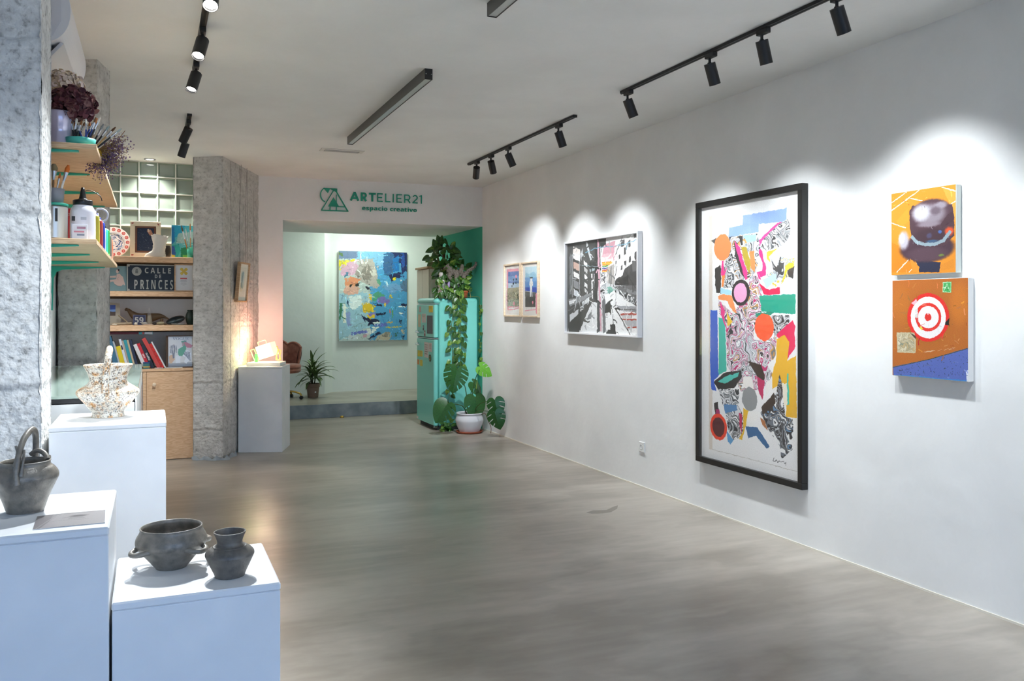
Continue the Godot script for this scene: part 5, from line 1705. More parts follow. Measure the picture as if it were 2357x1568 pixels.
func build_niche_sign() -> void:
	var y := 1.7205
	# picture of a seated figure
	var o := leaned("seated_figure_picture", "small teal picture of a pale seated nude on the second niche shelf", "picture", -0.34, y, -9.38, deg_to_rad(5))
	part(o, "panel", MB.new().span(Vector3(-0.12, 0, -0.008), Vector3(0.098, 0.258, 0.004), 0.001), mat("6a8f94", 0.7))
	var fig := [["p", "7d9ea2", [0, 0, 1000, 0, 1000, 1000, 0, 1000]], ["p", "d9bfb4", [560, 330, 690, 300, 800, 420, 860, 720, 760, 800, 600, 790, 480, 720, 420, 620, 300, 640, 120, 840, 60, 800, 260, 560, 440, 540, 540, 520]], ["e", "d9bfb4", [590, 210, 60, 80], 0], ["p", "d9bfb4", [740, 380, 830, 420, 930, 760, 880, 770, 760, 520]], ["p", "d9bfb4", [540, 380, 300, 400, 90, 300, 60, 330, 280, 470, 520, 470]], ["p", "3a2a30", [600, 120, 680, 110, 670, 220, 620, 180]], ["l", "8a5a54", [480, 720, 600, 790, 760, 800], 5], ["l", "8a5a54", [640, 430, 600, 520, 640, 560], 4], ["p", "b9cdd0", [0, 520, 140, 470, 120, 560, 0, 620]]]
	part(o, "picture_face", flat_face(0.214, 0.254, 0.0055, -0.011, 0.002), uv_mat("seated", paint(260, 310, "7d9ea2", fig, 63, 2.0, 0.06), 0.6))
	# enamel street sign
	o = leaned("street_sign", "dark blue enamel street sign with pale lettering on the second niche shelf", "sign", 0.055, y + 0.001, -9.36, deg_to_rad(4))
	var w := 0.60
	var h := 0.278
	part(o, "plate", MB.new().span(Vector3(-0.30, 0, -0.004), Vector3(0.30, h, 0.0), 0.002), mat("16232f", 0.3))
	var rim := mat("b3b5ad", 0.45)
	for k in [[-0.298, 0.002, 0.298, 0.011], [-0.298, h - 0.011, 0.298, h - 0.002], [-0.298, 0.011, -0.289, h - 0.011], [0.289, 0.011, 0.298, h - 0.011]]:
		part(o, "border", MB.new().span(Vector3(k[0], k[1], 0), Vector3(k[2], k[3], 0.0015)), rim)
	for k in [[-1, 0], [-1, 1], [1, 0], [1, 1]]:
		part(o, "rivet", MB.new().cyl(Vector3(0.28 * k[0], 0.018 + (h - 0.036) * k[1], 0), Vector3(0.28 * k[0], 0.018 + (h - 0.036) * k[1], 0.004), 0.008, 14), rim)
	var ink := mat("b9bab2", 0.45)
	writing(o, "line_one", "C A L L E", 0.055, ink, Vector3(-0.008, h - 0.064, 0.0012), Vector3.ZERO, 0.002, false, true, 0.84)
	writing(o, "line_two", "D E", 0.036, ink, Vector3(-0.008, h - 0.123, 0.0012), Vector3.ZERO, 0.002, false, true, 0.85)
	writing(o, "line_three", "P R I N C E S A", 0.095, ink, Vector3(-0.018, 0.068, 0.0012), Vector3.ZERO, 0.002, false, true, 0.50)
	var crest := part(o, "crest", MB.new().cyl(Vector3(-0.207, h - 0.073, 0), Vector3(-0.207, h - 0.073, 0.0018), 0.045, 30), mat("a9aba4", 0.5))
	for k in [[0.0, 0.0, 0.026, 0.03], [0.0, 0.024, 0.02, 0.012]]:
		part(crest, "crest_detail", MB.new().box(Vector3(-0.207 + k[0], h - 0.078 + k[1], 0.0022), Vector3(k[2], k[3], 0.0014)), mat("6d726f", 0.5))
	for k in 9:
		var a := PI * k / 8.0
		part(crest, "crest_ray", MB.new().box(Vector3(-0.207 + 0.034 * cos(a), h - 0.073 + 0.034 * sin(a), 0.0022), Vector3(0.005, 0.005, 0.0014)), mat("6d726f", 0.5))
	# framed print with a yellow jigsaw piece
	o = leaned("yellow_motif_print", "small wood-framed white print with a yellow cross motif and a red line", "picture", 0.298, y + 0.001, -9.31, deg_to_rad(2.5))
	var fm := wood("wood_oak")
	for k in [[-0.095, 0.0, 0.095, 0.01], [-0.095, 0.272, 0.095, 0.282]]:
		part(o, "rail", MB.new().span(Vector3(k[0], k[1], 0), Vector3(k[2], k[3], 0.022), 0.001), fm)
	for k: float in [-0.0895, 0.0895]:
		part(o, "stile", MB.new().span(Vector3(k - 0.0055, 0.01, 0), Vector3(k + 0.0055, 0.272, 0.022), 0.001), fm)
	part(o, "paper", MB.new().span(Vector3(-0.084, 0.01, 0.002), Vector3(0.084, 0.272, 0.006)), mat("dcdcdc", 0.7))
	var ym := mat("d8b92c", 0.6)
	for a: float in [45.0, 135.0]:
		var q := MB.new()
		q.t = Transform3D(Basis(Vector3.BACK, deg_to_rad(a)), Vector3(-0.004, 0.208, 0.006))
		q.prism(smooth2(P2([-0.042, -0.012, -0.028, -0.016, -0.01, -0.010, 0.01, -0.010, 0.028, -0.016, 0.042, -0.012, 0.044, 0.008, 0.03, 0.015, 0.01, 0.010, -0.01, 0.010, -0.03, 0.015, -0.044, 0.008]), 2), 0, 0.0012)
		part(o, "motif", q, ym)
	part(o, "red_line", MB.new().box(Vector3(-0.006, 0.135, 0.0066), Vector3(0.064, 0.013, 0.001)), mat("c9463c", 0.6))
	for k in 5:
		part(o, "text_line", MB.new().box(Vector3(-0.006, 0.115 - k * 0.0125, 0.0066), Vector3([0.058, 0.062, 0.05, 0.056, 0.02][k], 0.004, 0.0008)), mat("9fa0a2", 0.6))
	part(o, "glass", flat_face(0.168, 0.262, 0.016, 0, 0.01), glass_mat("ffffff", 0.03))


func stone(called: String, label: String, category: String, at: Vector3, size: Vector3, hex: String, seed_: int, turn := 0.0, group := "") -> void:
	var f := FastNoiseLite.new()
	f.seed = seed_
	f.frequency = 1.3
	var rows := []
	for k in 11:
		var row := []
		var v := PI * (k / 10.0 - 0.5)
		for j in 19:
			var a := TAU * j / 18.0
			var d := Vector3(cos(v) * cos(a), sin(v), -cos(v) * sin(a))
			row.append(d * size * (1.0 + 0.28 * f.get_noise_3d(d.x, d.y, d.z)) + Vector3(0, size.y, 0))
		rows.append(row)
	var o := thing(called, label, category, at, turn, group)
	var low := 1e9
	for row in rows:
		for p: Vector3 in row:
			low = minf(low, p.y)
	for row in rows:
		for k in row.size():
			row[k] += Vector3(0, 0.0005 - low, 0)
	part(o, "body", MB.new().grid(rows), mat(hex, 0.75))


func build_niche_curios() -> void:
	var y := 1.3765
	var o := leaned("stone_photo_slab", "beige stone slab with a small blue sea photo at the left of the third niche shelf", "picture", -0.385, y, -9.42, deg_to_rad(6))
	part(o, "slab", MB.new().prism(P2([-0.07, 0, 0.085, 0, 0.078, 0.11, 0.072, 0.222, -0.03, 0.232, -0.07, 0.228]), -0.012, 0.012), mat("a1998a", 0.8))
	part(o, "photo", flat_face(0.1, 0.11, 0.0135, -0.015, 0.095), uv_mat("sea_photo", paint(96, 110, "2c4a9a", [["p", "6f93c9", [0, 450, 1000, 400, 1000, 620, 0, 640]], ["p", "4a3a30", [0, 700, 380, 560, 760, 650, 1000, 620, 1000, 1000, 0, 1000]]], 65, 2.0, 0.05), 0.4))
	# carved wooden lizard
	o = thing("wooden_dinosaur", "carved brown wooden long-necked animal behind the house number tile", "figurine", Vector3(-0.155, y + 0.004, -9.51))
	var br := mat("6b543a", 0.6)
	part(o, "body", MB.new().tube(smooth3(P3([-0.085, 0.156, 0, -0.075, 0.148, 0, -0.05, 0.118, 0, -0.01, 0.085, 0, 0.05, 0.065, 0, 0.13, 0.07, 0, 0.22, 0.085, 0, 0.28, 0.07, 0, 0.34, 0.03, 0])), [0.012, 0.016, 0.016, 0.016, 0.017, 0.017, 0.019, 0.02, 0.022, 0.024, 0.028, 0.03, 0.033, 0.036, 0.038, 0.04, 0.042, 0.044, 0.046, 0.047, 0.048, 0.049, 0.05, 0.05, 0.049, 0.047, 0.044, 0.04, 0.036, 0.032, 0.028, 0.024, 0.02, 0.016, 0.013, 0.01, 0.008, 0.006, 0.005, 0.004, 0.003], 12), br)
	for k in [[0.10, 0.03], [0.10, -0.03], [0.24, 0.03], [0.24, -0.03]]:
		part(o, "leg", MB.new().tube(P3([k[0], 0.05, k[1] * 0.6, k[0] - 0.006, 0.025, k[1], k[0], 0.0005, k[1]]), [0.016, 0.013, 0.014], 10), br)
	part(o, "head", MB.new().tube(P3([-0.082, 0.158, 0, -0.098, 0.156, 0, -0.112, 0.149, 0]), [0.015, 0.017, 0.008], 10), br)
	# driftwood leaning
	o = thing("driftwood_branch", "pale driftwood branch lying before the slab on the third niche shelf", "driftwood", Vector3(-0.30, y, -9.335))
	part(o, "branch", MB.new().tube(smooth3(P3([-0.08, 0.012, 0, -0.02, 0.014, 0.01, 0.05, 0.018, 0, 0.10, 0.02, -0.01])), [0.009, 0.011, 0.012, 0.013, 0.013, 0.013, 0.013, 0.013, 0.012, 0.011, 0.012, 0.012, 0.012, 0.013, 0.013, 0.013], 9), mat("9b8a72", 0.85))
	part(o, "twig", MB.new().tube(smooth3(P3([0.07, 0.02, -0.005, 0.03, 0.06, -0.02, -0.02, 0.10, -0.03])), [0.01, 0.007], 8), mat("8f7d64", 0.85))
	# house number
	o = leaned("house_number_tile", "small dark blue enamel tile with the number 59 on the third niche shelf", "tile", nx(68, -9.36), y, -9.36, deg_to_rad(10))
	part(o, "tile", MB.new().span(Vector3(-0.06, 0, -0.004), Vector3(0.06, 0.107, 0.0), 0.002), mat("1d2346", 0.3))
	for k in [[-0.059, 0.001, 0.059, 0.007], [-0.059, 0.1, 0.059, 0.106], [-0.059, 0.007, -0.053, 0.1], [0.053, 0.007, 0.059, 0.1]]:
		part(o, "border", MB.new().span(Vector3(k[0], k[1], 0), Vector3(k[2], k[3], 0.0012)), mat("4a4a60", 0.5))
	writing(o, "number", "59", 0.058, mat("a9a59c", 0.5), Vector3(-0.002, 0.052, 0.001), Vector3.ZERO, 0.0016)
	# cone bottle
	o = thing("cone_bottle", "slim clear cone-shaped bottle half filled with sand on the third niche shelf", "bottle", Vector3(nx(89, -9.42) + 0.008, y, -9.415))
	part(o, "sand", MB.new().lathe(P2([0, 0.001, 0.03, 0.001, 0.033, 0.008, 0.015, 0.1, 0, 0.1]), 22), mat("8c7a58", 0.8))
	part(o, "glass", MB.new().lathe(P2([0.0, 0.0005, 0.035, 0.0005, 0.0355, 0.008, 0.004, 0.178, 0, 0.18]), 22), glass_mat("e6eaf0", 0.12))
	var shells := [["small cream shell at the far left of the third niche shelf", 12, -9.29, 0.024, 0.008, 0.014, "cfc6b4"], ["white pebble beside the house number tile", 60, -9.30, 0.017, 0.012, 0.014, "c9beac"], ["grey lump of coral before the cone bottle", 80, -9.31, 0.030, 0.016, 0.02, "9a9488"], ["long flat pink stone under the coral lump", 88, -9.275, 0.05, 0.006, 0.012, "bfa491"], ["dark pebble right of the coral lump", 103, -9.33, 0.022, 0.014, 0.018, "2f2a28"], ["striped spiral shell in the middle of the third niche shelf", 117, -9.30, 0.038, 0.017, 0.02, "8e8468"], ["small brown shell right of the striped shell", 128, -9.32, 0.016, 0.009, 0.012, "5c4a38"]]
	for k in shells.size():
		var s: Array = shells[k]
		stone("sea_shell", s[0], "shell", Vector3(nx(s[1], s[2]), y, s[2]), Vector3(s[3], s[4], s[5]), s[6], 40 + k, 0.0, "shells and pebbles on the third niche shelf")
	# abalone shell standing up
	o = thing("abalone_shell", "large dark iridescent open shell near the column on the third niche shelf", "shell", Vector3(nx(152, -9.42), y + 0.002, -9.43), deg_to_rad(-8))
	var rows := []
	for k in 9:
		var row := []
		for j in 25:
			var a := TAU * j / 24.0
			var s := k / 8.0
			row.append(Vector3(cos(a) * 0.088 * s, 0.046 + sin(a) * 0.036 * s + cos(a) * 0.022 * s, -0.03 * (1.0 - s * s)))
		rows.append(row)
	var ab := mat("4f5a5c", 0.18, 0.5)
	part(o, "bowl", MB.new().grid(rows), ab)
	var rim := PackedVector3Array(rows[8])
	part(o, "lip", MB.new().tube(rim, [0.005], 8), mat("3a3430", 0.6))
	# patterned dish
	o = thing("patterned_dish", "shallow dish with orange and blue pattern before the dark open shell", "dish", Vector3(nx(160, -9.31), y, -9.325))
	part(o, "dish", MB.new().lathe(P2([0, 0.0005, 0.05, 0.0005, 0.075, 0.012, 0.073, 0.014, 0.05, 0.004, 0, 0.004]), 32), mat("a9a69c", 0.4))
	for k in 10:
		var a := TAU * k / 10.0
		part(o, "painted_leaf", MB.new().box(Vector3(0.061 * cos(a), 0.0105, 0.061 * sin(a)), Vector3(0.016, 0.004, 0.01), 0.001), mat(["c9743c", "2f5a78", "d8c9a0"][k % 3], 0.5))
	# green vase by the column
	o = thing("green_glazed_vase", "small dark green glazed vase half hidden by the far column", "vase", Vector3(nx(187, -9.36), y, -9.40))
	part(o, "body", MB.new().lathe(smooth2(P2([0, 0.0005, 0.03, 0.0005, 0.034, 0.01, 0.046, 0.06, 0.047, 0.085, 0.036, 0.125, 0.027, 0.138, 0.03, 0.152, 0.027, 0.153, 0.022, 0.14, 0.03, 0.1, 0, 0.02]), 4), 32), mat("25382f", 0.2))


func book(label: String, x: float, lean: float, h: float, t: float, hex: String, title := "", title_hex := "e9e6e0", z := -9.29) -> Node3D:
	# stands on the cabinet top, spine to the front, leaning left by so many degrees on its lower left edge at x
	var o := thing("book", label, "book", Vector3(x, 0.9345, z), 0.0, "books leaning in the niche")
	o.rotation.z = deg_to_rad(lean)
	var d := 0.17
	var c := MB.new()
	c.span(Vector3(0, 0.0005, -0.003), Vector3(t, h, 0.0), 0.0008)
	c.span(Vector3(0, 0.0005, -d), Vector3(0.0025, h, -0.003))
	c.span(Vector3(t - 0.0025, 0.0005, -d), Vector3(t, h, -0.003))
	part(o, "cover", c, mat(hex, 0.45))
	part(o, "pages", MB.new().span(Vector3(0.0026, 0.003, -d + 0.004), Vector3(t - 0.0026, h - 0.004, -0.0035)), mat("d9d3c4", 0.8))
	if title:
		writing(o, "title", title, t * 0.5, mat(title_hex, 0.5), Vector3(t * 0.5, h * 0.5, 0.0006), Vector3(0, 0, -PI / 2), 0.0006)
	return o


func build_niche_books() -> void:
	# label, lean, height, thickness, colour, title, gap before it
	var list := [
		["tall teal blue book at the left end of the leaning row", 13.5, 0.335, 0.045, "3c6a84", "", 0.0],
		["thin silver grey book leaning beside the teal blue one", 13.5, 0.29, 0.015, "a7abb0", "", 0.0],
		["bright yellow book leaning in the left half of the row", 13.5, 0.235, 0.041, "d6bd1c", "", 0.0],
		["white book with black marks on its spine", 13.5, 0.31, 0.022, "d3d4dc", "", 0.0],
		["thin beige grey book right of the white one", 13.5, 0.295, 0.016, "a89a8e", "", 0.0],
		["teal green book in the middle of the row", 13.5, 0.30, 0.027, "2f8c96", "", 0.0],
		["thin sand coloured book right of the teal green one", 13.5, 0.30, 0.017, "b7a585", "", 0.0],
		["navy book between the sand book and the thick white one", 13.5, 0.30, 0.026, "222c44", "", 0.0],
		["thick white book leaning beside the red art book", 22.0, 0.262, 0.034, "d2cccb", "", 0.041],
		["red book with white lettering ARTE on its spine", 22.0, 0.272, 0.029, "bd2631", "ARTE", 0.0],
		["black book with white lettering Graffiti on its spine", 22.0, 0.252, 0.034, "1e2733", "Graffiti", 0.0],
		["large coral red book leaning at a slant", 26.0, 0.335, 0.036, "c2453f", "", 0.021],
		["scarlet book leaning right of the coral red one", 26.0, 0.275, 0.025, "c5281f", "", 0.0],
		["slim white book leaning right of the scarlet one", 26.0, 0.30, 0.013, "d5d6d6", "", 0.0],
	]
	var at := -0.352
	for b in list:
		at += b[6]
		book(b[0], at, b[1], b[2], b[3], b[4], b[5])
		at += b[3] / cos(deg_to_rad(b[1])) + 0.0012
	var k := 0
	for s in [[0.6, "2a2a2c"], [0.75, "2a2a2c"]]:
		var wb := get_node_or_null("book_003")
		if wb:
			part(wb, "spine_mark", MB.new().box(Vector3(0.011, 0.31 * [0.12, 0.72][k], 0.0004), Vector3(0.014, 0.045, 0.001)), mat(s[1], 0.5))
		k += 1
	var sb := get_node_or_null("book_012")
	for q in 5:
		part(sb, "spine_mark", MB.new().prism(P2([0.006, 0.03 + q * 0.05, 0.018, 0.03 + q * 0.05, 0.012, 0.042 + q * 0.05]), 0.0, 0.0008), mat("5a1210", 0.5))
	# books lying across the tops, just under the shelf
	for q in [["dark red book lying flat on top of the row at the left", -0.55, -0.135, 1.286, 0.022, "5d1420"], ["book with a teal and white spine lying flat on top of the row", -0.13, 0.0, 1.2835, 0.024, "2f93a4"]]:
		var o := thing("flat_book", q[0], "book", Vector3(q[1], q[3], -9.30), 0.0, "books lying on the row")
		var w: float = q[2] - q[1]
		part(o, "cover", MB.new().span(Vector3(0, 0, -0.2), Vector3(w, 0.003, 0)).span(Vector3(0, q[4] - 0.003, -0.2), Vector3(w, q[4], 0)).span(Vector3(0, 0.003, -0.003), Vector3(w, q[4] - 0.003, 0)), mat(q[5], 0.45))
		part(o, "pages", MB.new().span(Vector3(0.003, 0.0035, -0.196), Vector3(w - 0.003, q[4] - 0.0035, -0.0035)), mat("d9d3c4", 0.8))
		if q[5] == "2f93a4":
			part(o, "spine_band", MB.new().span(Vector3(0.03, 0.002, 0), Vector3(0.05, 0.022, 0.0008)), mat("b8483e", 0.5))
			part(o, "spine_band", MB.new().span(Vector3(0.054, 0.002, 0), Vector3(0.126, 0.022, 0.0008)), mat("cfd4dc", 0.5))
	# magazine cover in a shallow glazed box
	var v := leaned("framed_magazine_cover", "glazed magazine cover with a zebra-striped figure and green drape beside the column", "picture", 0.266, 0.9345, -9.30, deg_to_rad(3))
	var fr := mat("4a3626", 0.6)
	for e in [[-0.142, 0.0, -0.122, 0.335], [0.122, 0.0, 0.142, 0.335]]:
		part(v, "stile", MB.new().span(Vector3(e[0], e[1], -0.02), Vector3(e[2], e[3], 0.012), 0.001), fr)
	for e in [[-0.122, 0.0, 0.122, 0.012], [-0.122, 0.323, 0.122, 0.335]]:
		part(v, "rail", MB.new().span(Vector3(e[0], e[1], -0.02), Vector3(e[2], e[3], 0.012), 0.001), fr)
	var cov := [["p", "8f8a7c", [0, 880, 1000, 860, 1000, 1000, 0, 1000]], ["p", "6d675c", [0, 930, 1000, 920, 1000, 1000, 0, 1000]], ["p", "8a7a66", [60, 330, 230, 250, 330, 420, 240, 560, 90, 560]], ["p", "c89a58", [30, 640, 200, 580, 260, 760, 120, 900, 40, 860]], ["p", "5d4c3c", [150, 470, 260, 440, 250, 700, 180, 740]], ["p", "d9d9d6", [300, 640, 480, 600, 470, 880, 290, 880]]]
	for q in 9:
		cov.append(["l", "2a2624" if q % 2 else "c9c3b6", [90 + q * 32, 300, 70 + q * 36, 540], 13])
	cov.append(["p", "e2e2e0", [560, 500, 760, 450, 900, 560, 880, 760, 720, 900, 620, 860, 690, 700, 560, 640]])
	for q in 9:
		cov.append(["l", "1f1f22", [570 + q * 34, 500 + 12 * (q % 3), 620 + q * 30, 600 + q * 26], 9])
	cov.append_array([["p", "1e8a3a", [400, 420, 580, 330, 640, 180, 720, 220, 700, 440, 620, 560, 560, 650, 420, 640, 380, 540]], ["p", "2f7a3c", [500, 150, 720, 130, 720, 210, 540, 220]], ["p", "b0483c", [620, 180, 740, 200, 980, 300, 900, 380, 760, 380, 660, 300]], ["p", "9c7a5c", [540, 210, 620, 200, 640, 300, 560, 320]]])
	part(v, "cover_print", flat_face(0.244, 0.311, -0.004, 0, 0.012), uv_mat("cover", paint(300, 380, "cdc9c0", cov, 81, 5.0, 0.08), 0.5))
	writing(v, "title", "VOGUE", 0.026, mat("2b2b2e", 0.5), Vector3(0.0, 0.299, -0.0036), Vector3.ZERO, 0.0006, true, false, 1.25)
	part(v, "glass", flat_face(0.244, 0.311, 0.006, 0, 0.012), glass_mat("ffffff", 0.04))
	# loose papers on the cabinet edge
	for q in [["thin white booklet lying on the cabinet edge before the magazine cover", 0.20, 0.16, "d6d3ce"], ["small pale tin lying on the cabinet edge before the leaning books", 0.055, 0.08, "c9b6b4"]]:
		var o := thing("loose_booklet", q[0], "booklet", Vector3(q[1], 0.9345, -9.268), deg_to_rad(4 if q[1] > 0.1 else -5))
		part(o, "cover", MB.new().box(Vector3(0, 0.005, 0), Vector3(q[2], 0.0085, 0.022), 0.002), mat(q[3], 0.6))
		part(o, "edge", MB.new().box(Vector3(0, 0.0003, 0), Vector3(q[2] - 0.004, 0.0006, 0.02)), mat("8a8682", 0.6))
	var t := thing("striped_tin", "small striped tin box at the left end of the cabinet edge", "tin", Vector3(-0.06, 0.9345, -9.272))
	part(t, "box", MB.new().box(Vector3(0, 0.028, 0), Vector3(0.06, 0.055, 0.028), 0.002), mat("3a6a6a", 0.4))
	part(t, "lid", MB.new().box(Vector3(0, 0.0625, 0), Vector3(0.064, 0.013, 0.031), 0.002), mat("27406e", 0.4))
	part(t, "stripe", MB.new().box(Vector3(0, 0.02, 0.0145), Vector3(0.061, 0.01, 0.001)), mat("c9a23c", 0.4))


# ---------------------------------------------------------------- fridge and plants
func rounded(b: MB, at: Vector3, size: Vector3, r: Vector3, n := 5) -> MB:
	# box with rounded edges; r may differ along each axis
	var h := size * 0.5
	var list := func(ax: int) -> Array:
		var s := []
		for k in n + 1:
			s.append(-h[ax] + r[ax] * (1.0 - cos(PI * 0.5 * k / n)))
		for k in n + 1:
			s.append(h[ax] - r[ax] * (1.0 - cos(PI * 0.5 * (n - k) / n)))
		return s
	for ax in 3:
		var a1 := (ax + 1) % 3
		var a2 := (ax + 2) % 3
		var l1: Array = list.call(a1)
		var l2: Array = list.call(a2)
		for s: float in [-1.0, 1.0]:
			var base := b.v.size()
			for q: float in l2:
				for p: float in l1:
					var c := Vector3.ZERO
					c[ax] = s * h[ax]
					c[a1] = p
					c[a2] = q
					var core := Vector3(clampf(c.x, -h.x + r.x, h.x - r.x), clampf(c.y, -h.y + r.y, h.y - r.y), clampf(c.z, -h.z + r.z, h.z - r.z))
					var d := (c - core) / r
					var nn := d.normalized()
					b.vert(at + core + nn * r, nn / r)
			var w := l1.size()
			for j in l2.size() - 1:
				for k in w - 1:
					var p := base + j * w + k
					if s > 0.0:
						b.tri3(p, p + 1, p + w + 1)
						b.tri3(p, p + w + 1, p + w)
					else:
						b.tri3(p, p + w + 1, p + 1)
						b.tri3(p, p + w, p + w + 1)
	return b


func heart_leaf(len_: float, wide: float, a: Color, b: Color, seed_: int) -> ArrayMesh:
	# pothos leaf: base at the origin, tip towards +Y, face towards +Z
	var m := MB.new()
	var r := RandomNumberGenerator.new()
	r.seed = seed_
	var rows := []
	var n := 8
	for k in n + 1:
		var s := float(k) / n
		var w := wide * 0.5 * pow(sin(PI * pow(clampf(s * 0.97 + 0.03, 0, 1), 0.62)), 0.85)
		var row := []
		for x in 7:
			var q := (x - 3) / 3.0
			var y := s * len_ - absf(q) * 0.13 * len_ * (1.0 - s)
			row.append(Vector3(q * w, y, -absf(q) * w * 0.35 - 0.16 * len_ * s * s))
		rows.append(row)
	m.grid(rows)
	for k in n + 1:
		for x in 7:
			m.c[k * 7 + x] = a.lerp(b, clampf(r.randf_range(-0.5, 1.0), 0.0, 1.0))
	return m.mesh()


func monstera_leaf(size: float, cuts_l: Array, cuts_r: Array) -> ArrayMesh:
	# base at the origin, tip towards +Y, face towards +Z; cuts run in from the margin towards the midrib
	var m := MB.new()
	var half := smooth2(P2([0, 0, 0.12, -0.15, 0.30, -0.16, 0.45, -0.04, 0.52, 0.15, 0.50, 0.35, 0.42, 0.55, 0.29, 0.74, 0.13, 0.9, 0, 1.0]), 6)
	for side: float in [-1.0, 1.0]:
		var cuts := cuts_l if side < 0 else cuts_r
		var out := PackedVector2Array()
		for k in half.size():
			out.append(half[k])
			for c in cuts:
				if k == int(c[0]):
					var a := half[k]
					var inward := Vector2(0.06, a.y * 0.82 - 0.10)
					var tip := a.lerp(inward, c[1])
					var w := (a - tip).normalized().orthogonal() * 0.028
					out.append(tip + w * 0.9 + (a - tip) * 0.25)
					out.append(tip)
					out.append(tip - w * 0.9 + (a - tip) * 0.25)
		var p := PackedVector2Array()
		for q in out:
			p.append(q)
		# points along the midrib, so that the blade can bend
		for k in range(9, 0, -1):
			p.append(Vector2(0.0, k / 10.0))
		var idx := Geometry2D.triangulate_polygon(p)
		var base := m.v.size()
		for q in p:
			var z := -0.22 * q.x - 0.30 * q.y * q.y + 0.03 * sin(q.y * 14.0) * q.x
			var nn := Vector3(side * 0.22, 0.35 * q.y, 1.0)
			m.vert(Vector3(q.x * side, q.y, z) * size, nn)
		for k in idx.size() / 3:
			var a := idx[k * 3]
			var b := idx[k * 3 + 1]
			var c := idx[k * 3 + 2]
			var ccw := (p[b] - p[a]).cross(p[c] - p[a]) > 0.0
			if ccw == (side > 0.0):
				m.tri3(base + a, base + b, base + c)
			else:
				m.tri3(base + a, base + c, base + b)
	return m.mesh()


func facing(tip: Vector3, face: Vector3) -> Basis:
	var y := tip.normalized()
	var z := (face - y * face.dot(y)).normalized()
	return Basis(y.cross(z), y, z)


